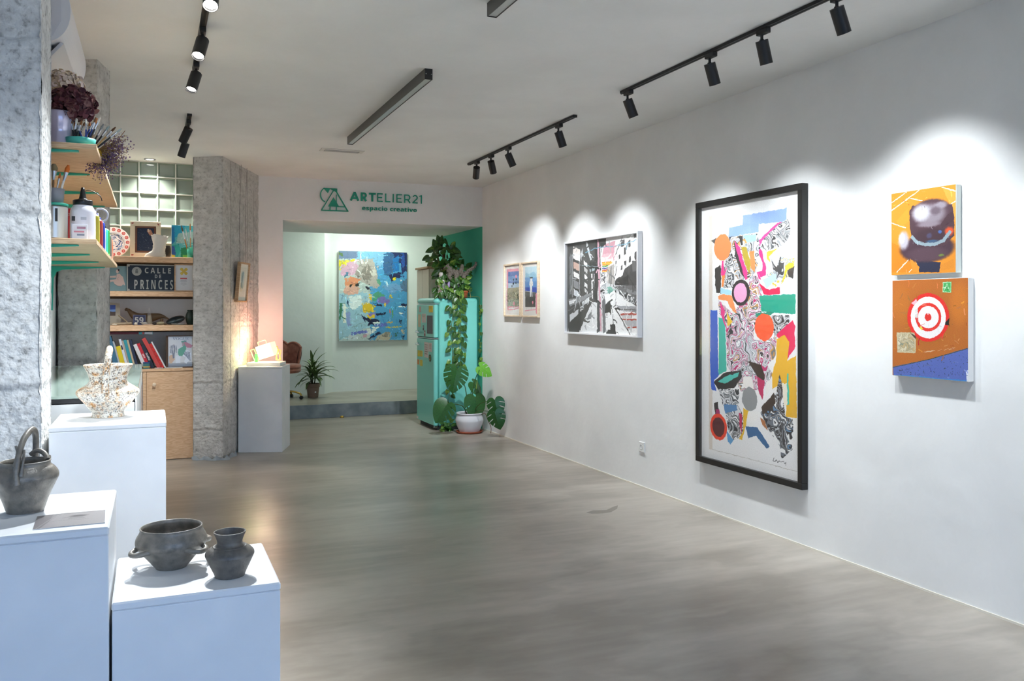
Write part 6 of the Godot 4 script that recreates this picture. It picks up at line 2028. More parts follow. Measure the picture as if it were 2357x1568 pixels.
func build_fridge_corner() -> void:
	var mint := mat("78cfc3", 0.22)
	var f := thing("retro_fridge", "turquoise rounded two-door retro fridge in the opening by the green wall", "fridge", Vector3(3.262, 0, -10.12))
	# local: x goes into the wall side, z = 0 is the side that faces the room
	part(f, "body", rounded(MB.new(), Vector3(0.333, 0.86, -0.38), Vector3(0.534, 1.64, 0.76), Vector3(0.03, 0.06, 0.05)), mint)
	part(f, "top_cap", rounded(MB.new(), Vector3(0.30, 1.64, -0.38), Vector3(0.6, 0.085, 0.764), Vector3(0.06, 0.042, 0.05)), mint)
	var d1 := part(f, "door", rounded(MB.new(), Vector3(0.031, 1.384, -0.38), Vector3(0.062, 0.425, 0.76), Vector3(0.028, 0.012, 0.028)), mint)
	var d2 := part(f, "door", rounded(MB.new(), Vector3(0.031, 0.605, -0.38), Vector3(0.062, 1.095, 0.76), Vector3(0.028, 0.012, 0.028)), mint)
	var chrome := mat("c9ccd0", 0.15, 1.0)
	for d in [[d1, 1.236], [d2, 1.075]]:
		var h := part(d[0], "handle", MB.new().tube(smooth3(P3([0.002, d[1], -0.67, -0.03, d[1], -0.67, -0.04, d[1] - 0.003, -0.62, -0.042, d[1] - 0.006, -0.5])), [0.012, 0.012, 0.012, 0.012, 0.013, 0.013, 0.014, 0.015, 0.015, 0.015, 0.014, 0.013, 0.011, 0.009, 0.007, 0.005], 12), chrome)
		part(h, "mount", MB.new().cyl(Vector3(0.0, d[1], -0.67), Vector3(-0.012, d[1], -0.67), 0.02, 18), chrome)
	for y: float in [1.1615, 1.603]:
		part(f, "chrome_strip", MB.new().span(Vector3(0.004, y - 0.006, -0.755), Vector3(0.064, y + 0.006, -0.003), 0.002), chrome)
	part(f, "plinth", MB.new().span(Vector3(0.05, 0.0, -0.74), Vector3(0.59, 0.045, -0.02)), mat("24282a", 0.6))
	part(f, "hinge", MB.new().box(Vector3(0.03, 0.045, -0.02), Vector3(0.05, 0.02, 0.03), 0.003), chrome)
	# notes and magnets on the doors (z, y spans on the door's face)
	var notes := [
		["yellow paper note at the top of the freezer door", -10.327, -10.165, 1.496, 1.581, "d6c64e", 3],
		["pale pink slip at the far top of the freezer door", -10.75, -10.672, 1.497, 1.571, "b9a8a4", 0],
		["white card in the middle of the freezer door", -10.634, -10.458, 1.361, 1.476, "c9c9c4", 2],
		["long cream slip at the far edge of the freezer door", -10.80, -10.685, 1.299, 1.467, "cfcbae", 0],
		["large dark grey sheet on the freezer door", -10.41, -10.172, 1.222, 1.455, "5d666a", 0],
		["long white list at the top of the lower fridge door", -10.526, -10.351, 0.91, 1.107, "c9c6c4", 5],
		["short white list right of the long one on the lower fridge door", -10.339, -10.206, 0.992, 1.107, "c4c0be", 4],
		["yellow note, upper far one of four on the lower fridge door", -10.825, -10.726, 0.908, 0.988, "cfc244", 2],
		["yellow note with green writing, upper near one of four", -10.715, -10.605, 0.911, 0.989, "c9c25a", 3],
		["orange-edged note, lower far one of four", -10.84, -10.757, 0.796, 0.865, "d08a4e", 2],
		["plain yellow note, lower near one of four", -10.722, -10.605, 0.787, 0.868, "cdc552", 1],
		["small white maker's tag at the bottom corner of the fridge door", -10.87, -10.80, 0.075, 0.108, "cfd6d4", 1],
	]
	for n in notes:
		var o := thing("fridge_note", n[0], "note", Vector3(3.2612, n[3], (n[1] + n[2]) * 0.5), -PI / 2, "notes stuck on the fridge doors")
		var w: float = n[2] - n[1]
		var h: float = n[4] - n[3]
		part(o, "paper", MB.new().span(Vector3(-w * 0.5, 0, 0), Vector3(w * 0.5, h, 0.0012)), mat(n[5], 0.7))
		for k: int in n[6]:
			part(o, "writing", MB.new().span(Vector3(-w * 0.36, h * (0.82 - 0.15 * k), 0.0013), Vector3(w * (0.36 - 0.06 * (k % 3)), h * (0.82 - 0.15 * k) + h * 0.03, 0.0018)), mat("6a6a52", 0.7))
	var g := thing("round_magnet", "dark green oval magnet with yellow lettering on the lower fridge door", "magnet", Vector3(3.2612, 0.911, -10.275), -PI / 2)
	var gm := MB.new().cyl(Vector3(0, 0, 0), Vector3(0, 0, 0.004), 0.047, 28)
	part(g, "disc", gm, mat("2c4a30", 0.5))
	for k: float in [-1.0, 0.0, 1.0]:
		part(g, "mark", MB.new().box(Vector3(0, k * 0.02, 0.0046), Vector3(0.04, 0.007, 0.001)), mat("b0a04a", 0.5))
	g = thing("figure_magnet", "small red and white figure-shaped magnet on the freezer door", "magnet", Vector3(3.2612, 1.182, -10.50), -PI / 2)
	part(g, "body", MB.new().prism(P2([-0.012, 0, 0.012, 0, 0.018, 0.035, 0.010, 0.05, 0.012, 0.07, 0.0, 0.082, -0.012, 0.07, -0.010, 0.05, -0.018, 0.035]), 0, 0.004), mat("8a2f34", 0.5))
	part(g, "sash", MB.new().box(Vector3(0, 0.045, 0.0045), Vector3(0.024, 0.012, 0.001)), mat("d6cfc8", 0.5))
	g = thing("strip_magnet", "narrow black strip magnet above the figure magnet on the freezer door", "magnet", Vector3(3.2612, 1.258, -10.567), -PI / 2)
	part(g, "strip", MB.new().box(Vector3(0, 0.033, 0.001), Vector3(0.045, 0.064, 0.002)), mat("31343a", 0.5))
	part(g, "mark", MB.new().box(Vector3(0, 0.045, 0.0025), Vector3(0.03, 0.014, 0.0008)), mat("b9b9b4", 0.5))
	build_pothos()
	build_monstera()


func build_pothos() -> void:
	var top := 1.6835
	var lm := vmat("pothos_leaf", 0.35, Color(0.16, 0.22, 0.05))
	var dark := []
	var bright := []
	for k in 3:
		dark.append(heart_leaf(0.085, 0.07, Color(0.018, 0.07, 0.010), Color(0.05, 0.15, 0.02), k))
		bright.append(heart_leaf(0.08, 0.062, Color(0.05, 0.17, 0.018), Color(0.27, 0.38, 0.06), 10 + k))
	var r := RandomNumberGenerator.new()
	r.seed = 77
	# upper plant: a bushy pothos in a grey pot on the fridge
	var o := thing("bushy_pothos", "bushy dark green pothos reaching up from a pot on top of the fridge", "plant", Vector3(3.47, top, -10.35))
	part(o, "pot", MB.new().lathe(P2([0, 0.0005, 0.085, 0.0005, 0.1, 0.2, 0.096, 0.201, 0.08, 0.02, 0, 0.02]), 32), mat("7f837c", 0.6))
	part(o, "soil", MB.new().lathe(P2([0.094, 0.18, 0, 0.186]), 20), mat("2a2018", 0.95))
	part(o, "moss_pole", MB.new().cyl(Vector3(0, 0.18, 0), Vector3(0.0, 0.66, 0), 0.022, 12), mat("4a3826", 0.95))
	for k in 118:
		var s := r.randf()
		var c := Vector3(-0.03, 0.52, 0.05)
		var d := Vector3(r.randfn(), r.randfn(), r.randfn() * 0.9).normalized()
		var rad := Vector3(0.20, 0.26, 0.17) if s < 0.72 else Vector3(0.26, 0.15, 0.15)
		if s >= 0.72:
			c = Vector3(0.10, 0.36, 0.06)
		var at := c + d * rad * r.randf_range(0.55, 1.0)
		at.y = maxf(at.y, 0.24)
		at.x = clampf(at.x, -0.36, 0.33)
		if at.y > 0.6:
			at.x = lerpf(at.x, -0.03, (at.y - 0.6) * 2.0)
		var l := put(o, "leaf", dark[r.randi() % 3] if r.randf() < 0.85 else bright[r.randi() % 3], lm)
		l.position = at
		var tip := (d * Vector3(1, 0.35, 1) + Vector3(0, -0.55 if r.randf() < 0.75 else 0.8, 0.1)).normalized()
		l.basis = facing(tip, Vector3(d.x * 0.5, 0.35, 0.9)).scaled(Vector3.ONE * r.randf_range(0.8, 1.35))
	for k in 7:
		var a := r.randf() * TAU
		part(o, "stem", MB.new().tube(smooth3(P3([0.02 * cos(a), 0.18, 0.02 * sin(a), 0.08 * cos(a), 0.42, 0.05 + 0.08 * sin(a), 0.14 * cos(a) - 0.03, 0.62, 0.06 + 0.1 * sin(a)])), [0.004], 6), mat("5a6a34", 0.6))
	var up := put(o, "leaf", dark[0], lm)
	up.position = Vector3(-0.05, 0.70, 0.08)
	up.basis = facing(Vector3(0.1, 1, 0), Vector3(0.3, 0, 1)).scaled(Vector3.ONE * 1.3)
	# trailing plant: vines hanging down the side of the fridge
	o = thing("trailing_pothos", "trailing variegated pothos whose vines hang down the side of the turquoise fridge", "plant", Vector3(3.52, top, -10.20))
	part(o, "pot", MB.new().lathe(P2([0, 0.0005, 0.05, 0.0005, 0.062, 0.1, 0.058, 0.101, 0.046, 0.01, 0, 0.01]), 28), mat("6a5a48", 0.7))
	part(o, "soil", MB.new().lathe(P2([0.057, 0.09, 0, 0.094]), 18), mat("2a2018", 0.95))
	var vm := mat("5a6b2c", 0.6)
	# local z = 0.1 is just in front of the fridge's side
	var vines := [
		[[-0.01, 0.09, 0.02, -0.02, 0.10, 0.09, -0.03, 0.0, 0.115, -0.015, -0.14, 0.115, -0.025, -0.28, 0.112, -0.04, -0.45, 0.112, -0.02, -0.62, 0.112, -0.025, -0.80, 0.112, -0.035, -0.95, 0.115], 15, 0.25],
		[[0.01, 0.09, 0.02, 0.04, 0.11, 0.09, 0.04, 0.0, 0.118, 0.05, -0.16, 0.115, 0.06, -0.33, 0.115, 0.05, -0.52, 0.115, 0.055, -0.66, 0.115, 0.03, -0.83, 0.118, 0.0, -1.0, 0.12], 24, 0.45],
		[[0.02, 0.09, 0.03, 0.055, 0.10, 0.09, 0.065, 0.0, 0.125, 0.085, -0.18, 0.12, 0.08, -0.4, 0.12, 0.10, -0.6, 0.122, 0.08, -0.78, 0.122, 0.09, -0.92, 0.125], 26, 0.55],
		[[-0.01, 0.09, 0.03, -0.005, 0.09, 0.10, 0.0, 0.0, 0.125, 0.0, -0.3, 0.12, 0.0, -0.6, 0.118, -0.03, -0.95, 0.118, -0.06, -1.2, 0.118, -0.09, -1.4, 0.118, -0.11, -1.58, 0.12], 24, 0.45],
	]
	for v in vines:
		var path := smooth3(P3(v[0]), 6)
		part(o, "vine", MB.new().tube(path, [0.0032], 6), vm)
		var cnt: int = v[1]
		for k in cnt:
			var q := float(k + 0.5) / cnt
			var at := path[int(q * (path.size() - 1))]
			var side := -1.0 if (k % 2) else 1.0
			var out := Vector3(side * r.randf_range(0.02, 0.055), r.randf_range(-0.02, 0.015), r.randf_range(0.005, 0.022))
			var l := put(o, "leaf", bright[r.randi() % 3] if r.randf() < v[2] else dark[r.randi() % 3], lm)
			l.position = at + out
			l.basis = facing(Vector3(side * r.randf_range(0.2, 0.9), -0.8, 0.15), Vector3(r.randf_range(-0.4, 0.4), 0.35, 1)).scaled(Vector3.ONE * r.randf_range(0.75, 1.15))
			if k % 3 == 0:
				part(o, "leaf_stalk", MB.new().tube(PackedVector3Array([at, at + out]), [0.0016], 5), vm)
	# leaves heaped over the edge of the top
	for k in 62:
		var at := Vector3(r.randf_range(-0.21, 0.16), r.randf_range(0.03, 0.30), r.randf_range(0.02, 0.13))
		var l := put(o, "leaf", bright[r.randi() % 3] if r.randf() < 0.4 else dark[r.randi() % 3], lm)
		l.position = at
		l.basis = facing(Vector3(r.randf_range(-0.8, 0.8), -0.7, 0.25), Vector3(r.randf_range(-0.5, 0.5), 0.45, 0.9)).scaled(Vector3.ONE * r.randf_range(0.7, 1.1))
	# tangle on the floor
	for k in 24:
		var l := put(o, "leaf", dark[r.randi() % 3] if k % 4 else bright[0], lm)
		l.position = Vector3(-0.12 + r.randf_range(-0.07, 0.08), -top + r.randf_range(0.02, 0.12), 0.17 + r.randf_range(-0.03, 0.05))
		l.basis = facing(Vector3(r.randf_range(-1, 1), r.randf_range(-0.4, 0.3), r.randf_range(0, 0.6)), Vector3(r.randf_range(-0.4, 0.4), 0.9, 0.7)).scaled(Vector3.ONE * r.randf_range(0.55, 0.85))
	# second trailing run down the green wall behind
	for k in 14:
		var q := k / 13.0
		var l := put(o, "leaf", bright[r.randi() % 3] if k % 2 else dark[r.randi() % 3], lm)
		l.position = Vector3(0.345 + r.randf_range(-0.004, 0.004), -0.08 - 0.66 * pow(q, 1.4) - r.randf_range(0.0, 0.07) - (0.12 if q > 0.45 else 0.0), 0.13 + r.randf_range(-0.02, 0.05))
		l.basis = facing(Vector3(0.1 if k % 2 else -0.15, -0.9, 0.2), Vector3(-0.5, 0.3, 1)).scaled(Vector3.ONE * r.randf_range(0.35, 0.7))
	part(o, "vine", MB.new().tube(smooth3(P3([0.05, 0.1, 0.03, 0.2, 0.02, 0.08, 0.33, 0.01, 0.10, 0.349, -0.06, 0.11, 0.349, -0.4, 0.11, 0.349, -0.7, 0.11])), [0.003], 6), vm)
	# driftwood
	var dw := thing("driftwood_root", "knotted grey driftwood root lying across the plants on top of the fridge", "driftwood", Vector3(3.62, 2.0, -10.16))
	var dm := tri_mat("driftwood", noise_tex(0.03, 301, [[0.2, "544d44"], [0.5, "7d756a"], [0.85, "989084"]], 256, 5), 0.2, 0.9, relief_tex(0.08, 305, 9.0, 256, 4), 1.0)
	var rad := []
	var path := smooth3(P3([-0.19, 0.09, 0, -0.12, 0.02, 0.02, -0.03, 0.0, 0.01, 0.06, -0.02, 0.0, 0.12, 0.03, 0.0, 0.17, 0.06, 0.0, 0.215, 0.10, 0.0, 0.225, 0.15, 0.0]), 6)
	for k in path.size():
		rad.append(lerpf(0.045, 0.014, float(k) / path.size()) * (1.0 + 0.3 * sin(k * 1.9)))
	part(dw, "trunk", MB.new().tube(path, rad, 12), dm)
	for k in [[-0.12, 0.02, 0.02, -0.15, -0.05, 0.03, -0.10, -0.10, 0.03], [0.0, 0.0, 0.02, 0.02, 0.07, 0.03, 0.03, 0.11, 0.02], [0.05, -0.02, 0.0, 0.05, -0.09, 0.02, 0.02, -0.13, 0.02], [-0.05, 0.0, 0.03, -0.06, -0.09, 0.05, -0.03, -0.14, 0.05]]:
		part(dw, "knot", MB.new().tube(smooth3(P3(k), 4), [0.035, 0.036, 0.03, 0.028, 0.026, 0.024, 0.022, 0.018, 0.012], 10), dm)
	# a shelf bracket is not seen; the root rests on an upturned pot
	var sup := thing("root_stand", "grey clay cylinder under the driftwood root on top of the fridge", "stand", Vector3(3.645, top, -10.30))
	part(sup, "cylinder", MB.new().lathe(P2([0, 0.0005, 0.05, 0.0005, 0.045, 0.255, 0, 0.255]), 24), mat("6f675d", 0.8))
	part(sup, "collar", MB.new().lathe(P2([0.046, 0.22, 0.052, 0.225, 0.052, 0.24, 0.046, 0.245]), 24), mat("5a5249", 0.8))
	# white figurine
	var st := thing("white_torso", "small white plaster torso among the leaves on top of the fridge", "figurine", Vector3(3.37, top, -10.165))
	part(st, "torso", MB.new().lathe(smooth2(P2([0, 0.0005, 0.042, 0.0005, 0.045, 0.02, 0.038, 0.09, 0.046, 0.16, 0.05, 0.21, 0.03, 0.255, 0.02, 0.27, 0.028, 0.29, 0.022, 0.318, 0, 0.325]), 4), 28), mat("d6d2cc", 0.6))
	part(st, "base", MB.new().lathe(P2([0, 0.0003, 0.05, 0.0003, 0.05, 0.012, 0.045, 0.014]), 24), mat("b9b5ae", 0.6))
	# lilac petals
	var li := thing("lilac_ornament", "small lilac glazed ornament between the vines on the fridge top", "ornament", Vector3(3.535, top, -10.135))
	part(li, "stem", MB.new().cyl(Vector3(0, 0.0005, 0), Vector3(0, 0.12, 0), 0.008, 10), mat("8f82b0", 0.4))
	for k in [[-0.07, 0.165, -0.2], [0.0, 0.16, 0.0], [0.05, 0.175, 0.25]]:
		var q := MB.new()
		q.t = Transform3D(Basis(Vector3.BACK, k[2]), Vector3(k[0], k[1], 0))
		q.lathe(smooth2(P2([0, -0.05, 0.016, -0.03, 0.02, 0.0, 0.014, 0.03, 0, 0.045]), 3), 16)
		part(li, "petal", q, mat("a895c4", 0.4))
	# terracotta pot at the near corner
	var tp := thing("terracotta_pot", "small terracotta pot with a pale-leaved plant at the right of the fridge top", "pot", Vector3(3.68, top, -10.172))
	part(tp, "pot", MB.new().lathe(P2([0, 0.0005, 0.045, 0.0005, 0.054, 0.062, 0.054, 0.062, 0.061, 0.064, 0.063, 0.09, 0.058, 0.09, 0.05, 0.06, 0, 0.06]), 32), mat("a9552f", 0.75))
	part(tp, "soil", MB.new().lathe(P2([0.056, 0.078, 0, 0.082]), 18), mat("2a2018", 0.95))
	for k in 22:
		var l := put(tp, "leaf", bright[r.randi() % 3] if r.randf() < 0.6 else dark[r.randi() % 3], lm)
		var a := r.randf() * TAU
		l.position = Vector3(0.05 * cos(a) - 0.01, 0.10 + r.randf_range(0.0, 0.17), 0.02 + 0.035 * sin(a))
		l.basis = facing(Vector3(cos(a), r.randf_range(-0.5, 0.6), sin(a) * 0.5), Vector3(0, 0.5, 1)).scaled(Vector3.ONE * r.randf_range(0.6, 0.95))
	part(tp, "dry_stalk", MB.new().tube(smooth3(P3([0.03, 0.08, 0.02, 0.06, 0.095, 0.04, 0.072, 0.04, 0.045, 0.078, 0.004, 0.04])), [0.004, 0.003], 6), mat("b99a62", 0.8))


func build_monstera() -> void:
	var o := thing("potted_monstera", "monstera with large split leaves in a white glazed pot by the fridge", "plant", Vector3(3.62, 0, -9.80))
	part(o, "saucer", MB.new().lathe(P2([0, 0.0005, 0.145, 0.0005, 0.168, 0.026, 0.163, 0.028, 0.14, 0.008, 0, 0.008]), 44), mat("9c4f33", 0.7))
	part(o, "pot", MB.new().lathe(smooth2(P2([0, 0.0095, 0.11, 0.0095, 0.122, 0.014, 0.150, 0.075, 0.172, 0.14, 0.174, 0.17, 0.163, 0.205, 0.156, 0.222, 0.160, 0.236, 0.166, 0.243, 0.163, 0.252, 0.152, 0.25, 0.146, 0.235, 0.15, 0.2, 0.13, 0.06, 0, 0.05]), 4), 56), mat("d9dade", 0.15))
	part(o, "soil", MB.new().lathe(P2([0.15, 0.215, 0.08, 0.225, 0, 0.222]), 24), mat("33241b", 0.95))
	var green := StandardMaterial3D.new()
	green.albedo_texture = noise_tex(0.02, 401, [[0.2, "1c4a1f"], [0.8, "356b30"]], 256, 4)
	green.uv1_triplanar = true
	green.uv1_scale = Vector3.ONE * 4.0
	green.roughness = 0.3
	green.backlight_enabled = true
	green.backlight = Color(0.12, 0.2, 0.04)
	var young: StandardMaterial3D = green.duplicate()
	young.albedo_texture = noise_tex(0.02, 402, [[0.2, "4a8a24"], [0.8, "6cab34"]], 256, 4)
	var full := monstera_leaf(1.0, [[20, 0.8], [26, 0.82], [32, 0.8], [38, 0.75], [44, 0.65]], [[20, 0.8], [26, 0.82], [32, 0.8], [38, 0.75], [44, 0.65]])
	var part_cut := monstera_leaf(1.0, [[24, 0.75], [31, 0.75], [38, 0.6]], [])
	var one_cut := monstera_leaf(1.0, [], [[32, 0.7]])
	var wall_leaf := monstera_leaf(1.0, [[26, 0.72], [34, 0.72]], [[24, 0.7], [33, 0.7], [41, 0.6]])
	var stalk := mat("3f5a24", 0.5)
	# base of each leaf relative to the pot, tip direction, face direction, size, mesh, material
	var leaves := [
		[Vector3(-0.17, 0.80, 0.02), Vector3(-0.25, -0.95, 0.15), Vector3(-0.3, 0.4, 1), 0.30, full, green],
		[Vector3(0.045, 0.84, 0.25), Vector3(0.8, -0.5, 0.3), Vector3(-0.15, 0.6, 0.8), 0.19, wall_leaf, young],
		[Vector3(0.03, 0.63, 0.05), Vector3(0.65, -0.75, 0.2), Vector3(0.2, 0.7, 0.7), 0.21, one_cut, green],
		[Vector3(-0.32, 0.39, 0.10), Vector3(-0.55, -0.75, 0.2), Vector3(-0.1, 0.3, 1), 0.27, part_cut, green],
		[Vector3(0.03, 0.455, 0.13), Vector3(0.08, -1.0, 0.25), Vector3(0.1, 0.35, 1), 0.29, one_cut, green],
		[Vector3(0.125, 0.455, 0.53), Vector3(0.12, -0.95, 0.2), Vector3(-0.6, 0.3, 0.9), 0.215, wall_leaf, green],
		[Vector3(0.115, 0.31, 0.56), Vector3(0.2, -0.95, 0.15), Vector3(-0.6, 0.25, 0.85), 0.22, wall_leaf, green],
	]
	for l in leaves:
		var q := put(o, "leaf", l[4], l[5])
		q.position = l[0]
		q.basis = facing(l[1], l[2]).scaled(Vector3.ONE * l[3])
		var b: Vector3 = l[0]
		var mid := Vector3(b.x * 0.35, 0.22 + (b.y - 0.22) * 0.55 + 0.03, b.z * 0.45)
		part(o, "stalk", MB.new().tube(smooth3(PackedVector3Array([Vector3(b.x * 0.1, 0.215, b.z * 0.1), mid, b])), [0.009, 0.008, 0.007, 0.006, 0.006, 0.005, 0.005, 0.0045, 0.004], 8), stalk)
	part(o, "aerial_root", MB.new().tube(smooth3(P3([0.12, 0.22, 0.08, 0.165, 0.245, 0.11, 0.19, 0.16, 0.15, 0.22, 0.08, 0.17, 0.215, 0.004, 0.18])), [0.005, 0.004], 7), mat("6b4a34", 0.8))
	part(o, "new_shoot", MB.new().tube(P3([0.06, 0.52, 0.06, 0.075, 0.60, 0.06, 0.085, 0.68, 0.06]), [0.006, 0.005, 0.0015], 7), mat("8fa84a", 0.5))
const ART_COLLAGE = [
	["p","dcd2c6",[85,36,125,38,125,964,85,967]],
	["l","c9c4bc",[120,964,972,966],2],
	["l","d5d0c8",[972,966,957,83],1],
	["p","93b2e4",[458,55,504,55,877,53,874,97,755,98,616,95,613,125,305,130,311,95,458,90]],
	["m","g",[632,157,833,100,886,90,912,128,896,161,843,181,694,198,642,181],60],
	["m","w",[311,129,606,130,619,156,642,181,590,268,536,286,504,298,382,292,348,230,325,169],80],
	["p","e8419a",[616,156,652,143,795,100,838,97,714,134,668,151,619,176]],
	["p","2d2826",[359,142,404,196,472,254,504,278,488,298,438,273,382,211]],
	["p","e8368a",[370,146,421,172,460,226,498,266,504,294,482,298,460,273,427,225,382,179]],
	["p","b9a22a",[438,173,488,173,536,236,526,275,493,254,460,214]],
	["p","f0914e",[520,192,568,193,580,237,577,272,536,255]],
	["p","a8d8e8",[455,130,590,132,590,155,504,160]],
	["p","2b2b2b",[418,131,452,132,455,166,433,165]],
	["p","ea2f86",[621,186,652,197,663,228,688,252,684,285,632,290,600,268,642,300,611,296,595,272,652,266,652,239,616,203]],
	["m","y",[734,222,784,261,813,221,891,230,948,230,934,302,882,293,824,318,764,331,714,298,684,282,755,272],75],
	["p","efc52b",[688,201,795,190,714,218,729,241,694,225]],
	["p","f3d22d",[867,256,901,246,938,247,934,265,882,271,858,300,824,318,852,285]],
	["p","3a3634",[882,271,943,258,934,302,891,292]],
	["p","3d3f40",[734,230,795,265,813,225,829,221,804,273,779,273]],
	["p","bfe6f0",[652,300,775,280,784,299,694,332]],
	["p","2f2c28",[153,248,213,235,225,248,220,347,171,344,157,309]],
	["p","57504a",[111,136,171,126,159,154]],
	["m","g",[255,224,325,169,370,235,359,326,243,324],70],
	["p","e92c86",[229,219,249,219,255,261,290,245,249,289,225,272]],
	["p","f28a3c",[231,277,267,273,249,320,229,320]],
	["p","a9dced",[220,324,336,336,330,354,213,345]],
	["m","v",[520,290,547,279,600,288,642,327,642,416,580,459,558,517,652,526,784,504,775,576,694,609,755,641,652,699,438,718,290,623,278,488,278,474,207,425,189,371,348,424,416,392,504,357],85],
	["p","f39655",[186,355,243,349,342,356,359,380,393,424,348,416,290,376,195,369]],
	["p","ec1450",[621,311,714,339,815,329,815,352,724,356,663,355]],
	["p","12a386",[621,358,953,354,953,424,642,416]],
	["p","0f8f74",[581,422,755,416,734,429,590,436]],
	["m","g",[734,429,896,428,915,448,824,486,755,510],40],
	["p","2f62c9",[104,412,181,413,189,614,195,668,141,691,171,731,113,726,98,617]],
	["p","35b9a4",[195,442,267,442,278,570,278,648,195,665,198,531]],
	["p","ea2f86",[213,377,267,413,260,453,299,494,255,462,220,429]],
	["p","f2c42a",[284,416,348,457,295,474]],
	["p","ea1c58",[789,495,852,471,934,445,953,466,938,510,948,479,953,538,886,580,872,547,891,517,858,496,804,510,784,501]],
	["p","ecb41e",[784,515,858,496,901,521,882,588,957,569,967,782,867,785,877,739,852,666,804,677,744,695,744,645,784,576]],
	["p","efe8d2",[824,672,882,665,896,738,843,749]],
	["p","3bbfa8",[877,632,891,632,899,738,882,744]],
	["p","2a1c16",[504,600,642,611,673,648,652,699,590,647]],
	["p","c41e5c",[595,655,673,667,652,737,621,716]],
	["p","26211f",[141,695,267,653,438,638,449,661,370,707,195,726]],
	["p","4cc0b0",[184,693,267,669,416,646,404,663,267,696]],
	["m","g",[195,721,416,711,416,767,243,785],10],
	["m","g",[255,772,404,771,460,804,460,883,359,907,302,875],80],
	["p","5587b8",[249,776,393,772,393,792,267,812]],
	["p","5ea0d0",[278,877,359,907,325,928,302,920]],
	["p","e9b81d",[460,780,512,785,488,841,449,899,416,899,460,863]],
	["p","c21d55",[416,799,449,804,443,876,421,846]],
	["p","f0ece6",[460,661,547,657,568,703,460,700]],
	["p","f0ece6",[684,674,744,649,734,687,684,728]],
	["p","f1f0ec",[509,789,642,781,590,815,547,845,488,838]],
	["p","2f6796",[482,846,600,841,719,901,694,913,590,873,515,887]],
	["m","k",[632,785,784,703,813,638,833,668,863,785,929,788,934,828,929,894,833,935,813,890,704,838],50],
	["p","2c1f18",[642,765,764,705,775,742,714,772,652,791]],
	["p","b6713f",[627,801,673,813,704,845,652,830]],
	["p","2a2624",[141,779,184,772,207,818,153,822]],
	["p","a81f64",[162,802,207,800,210,820,157,823]],
	["e","ff8a4c",[236,166,94,51],0],
	["e","2c2320",[433,344,93,50],0],
	["e","eba6cc",[428,345,69,37],0],
	["e","fb5f2e",[666,472,92,50],0],
	["e","f2431f",[193,869,94,52],0],
	["e","5a1a20",[192,869,67,38],0],
	["e","8d9293",[524,741,78,44],0],
	["l","4a4a4a",[759,939,752,949,769,951,784,944,795,951,809,945,824,950,843,943,858,950,872,946,865,956],2]]

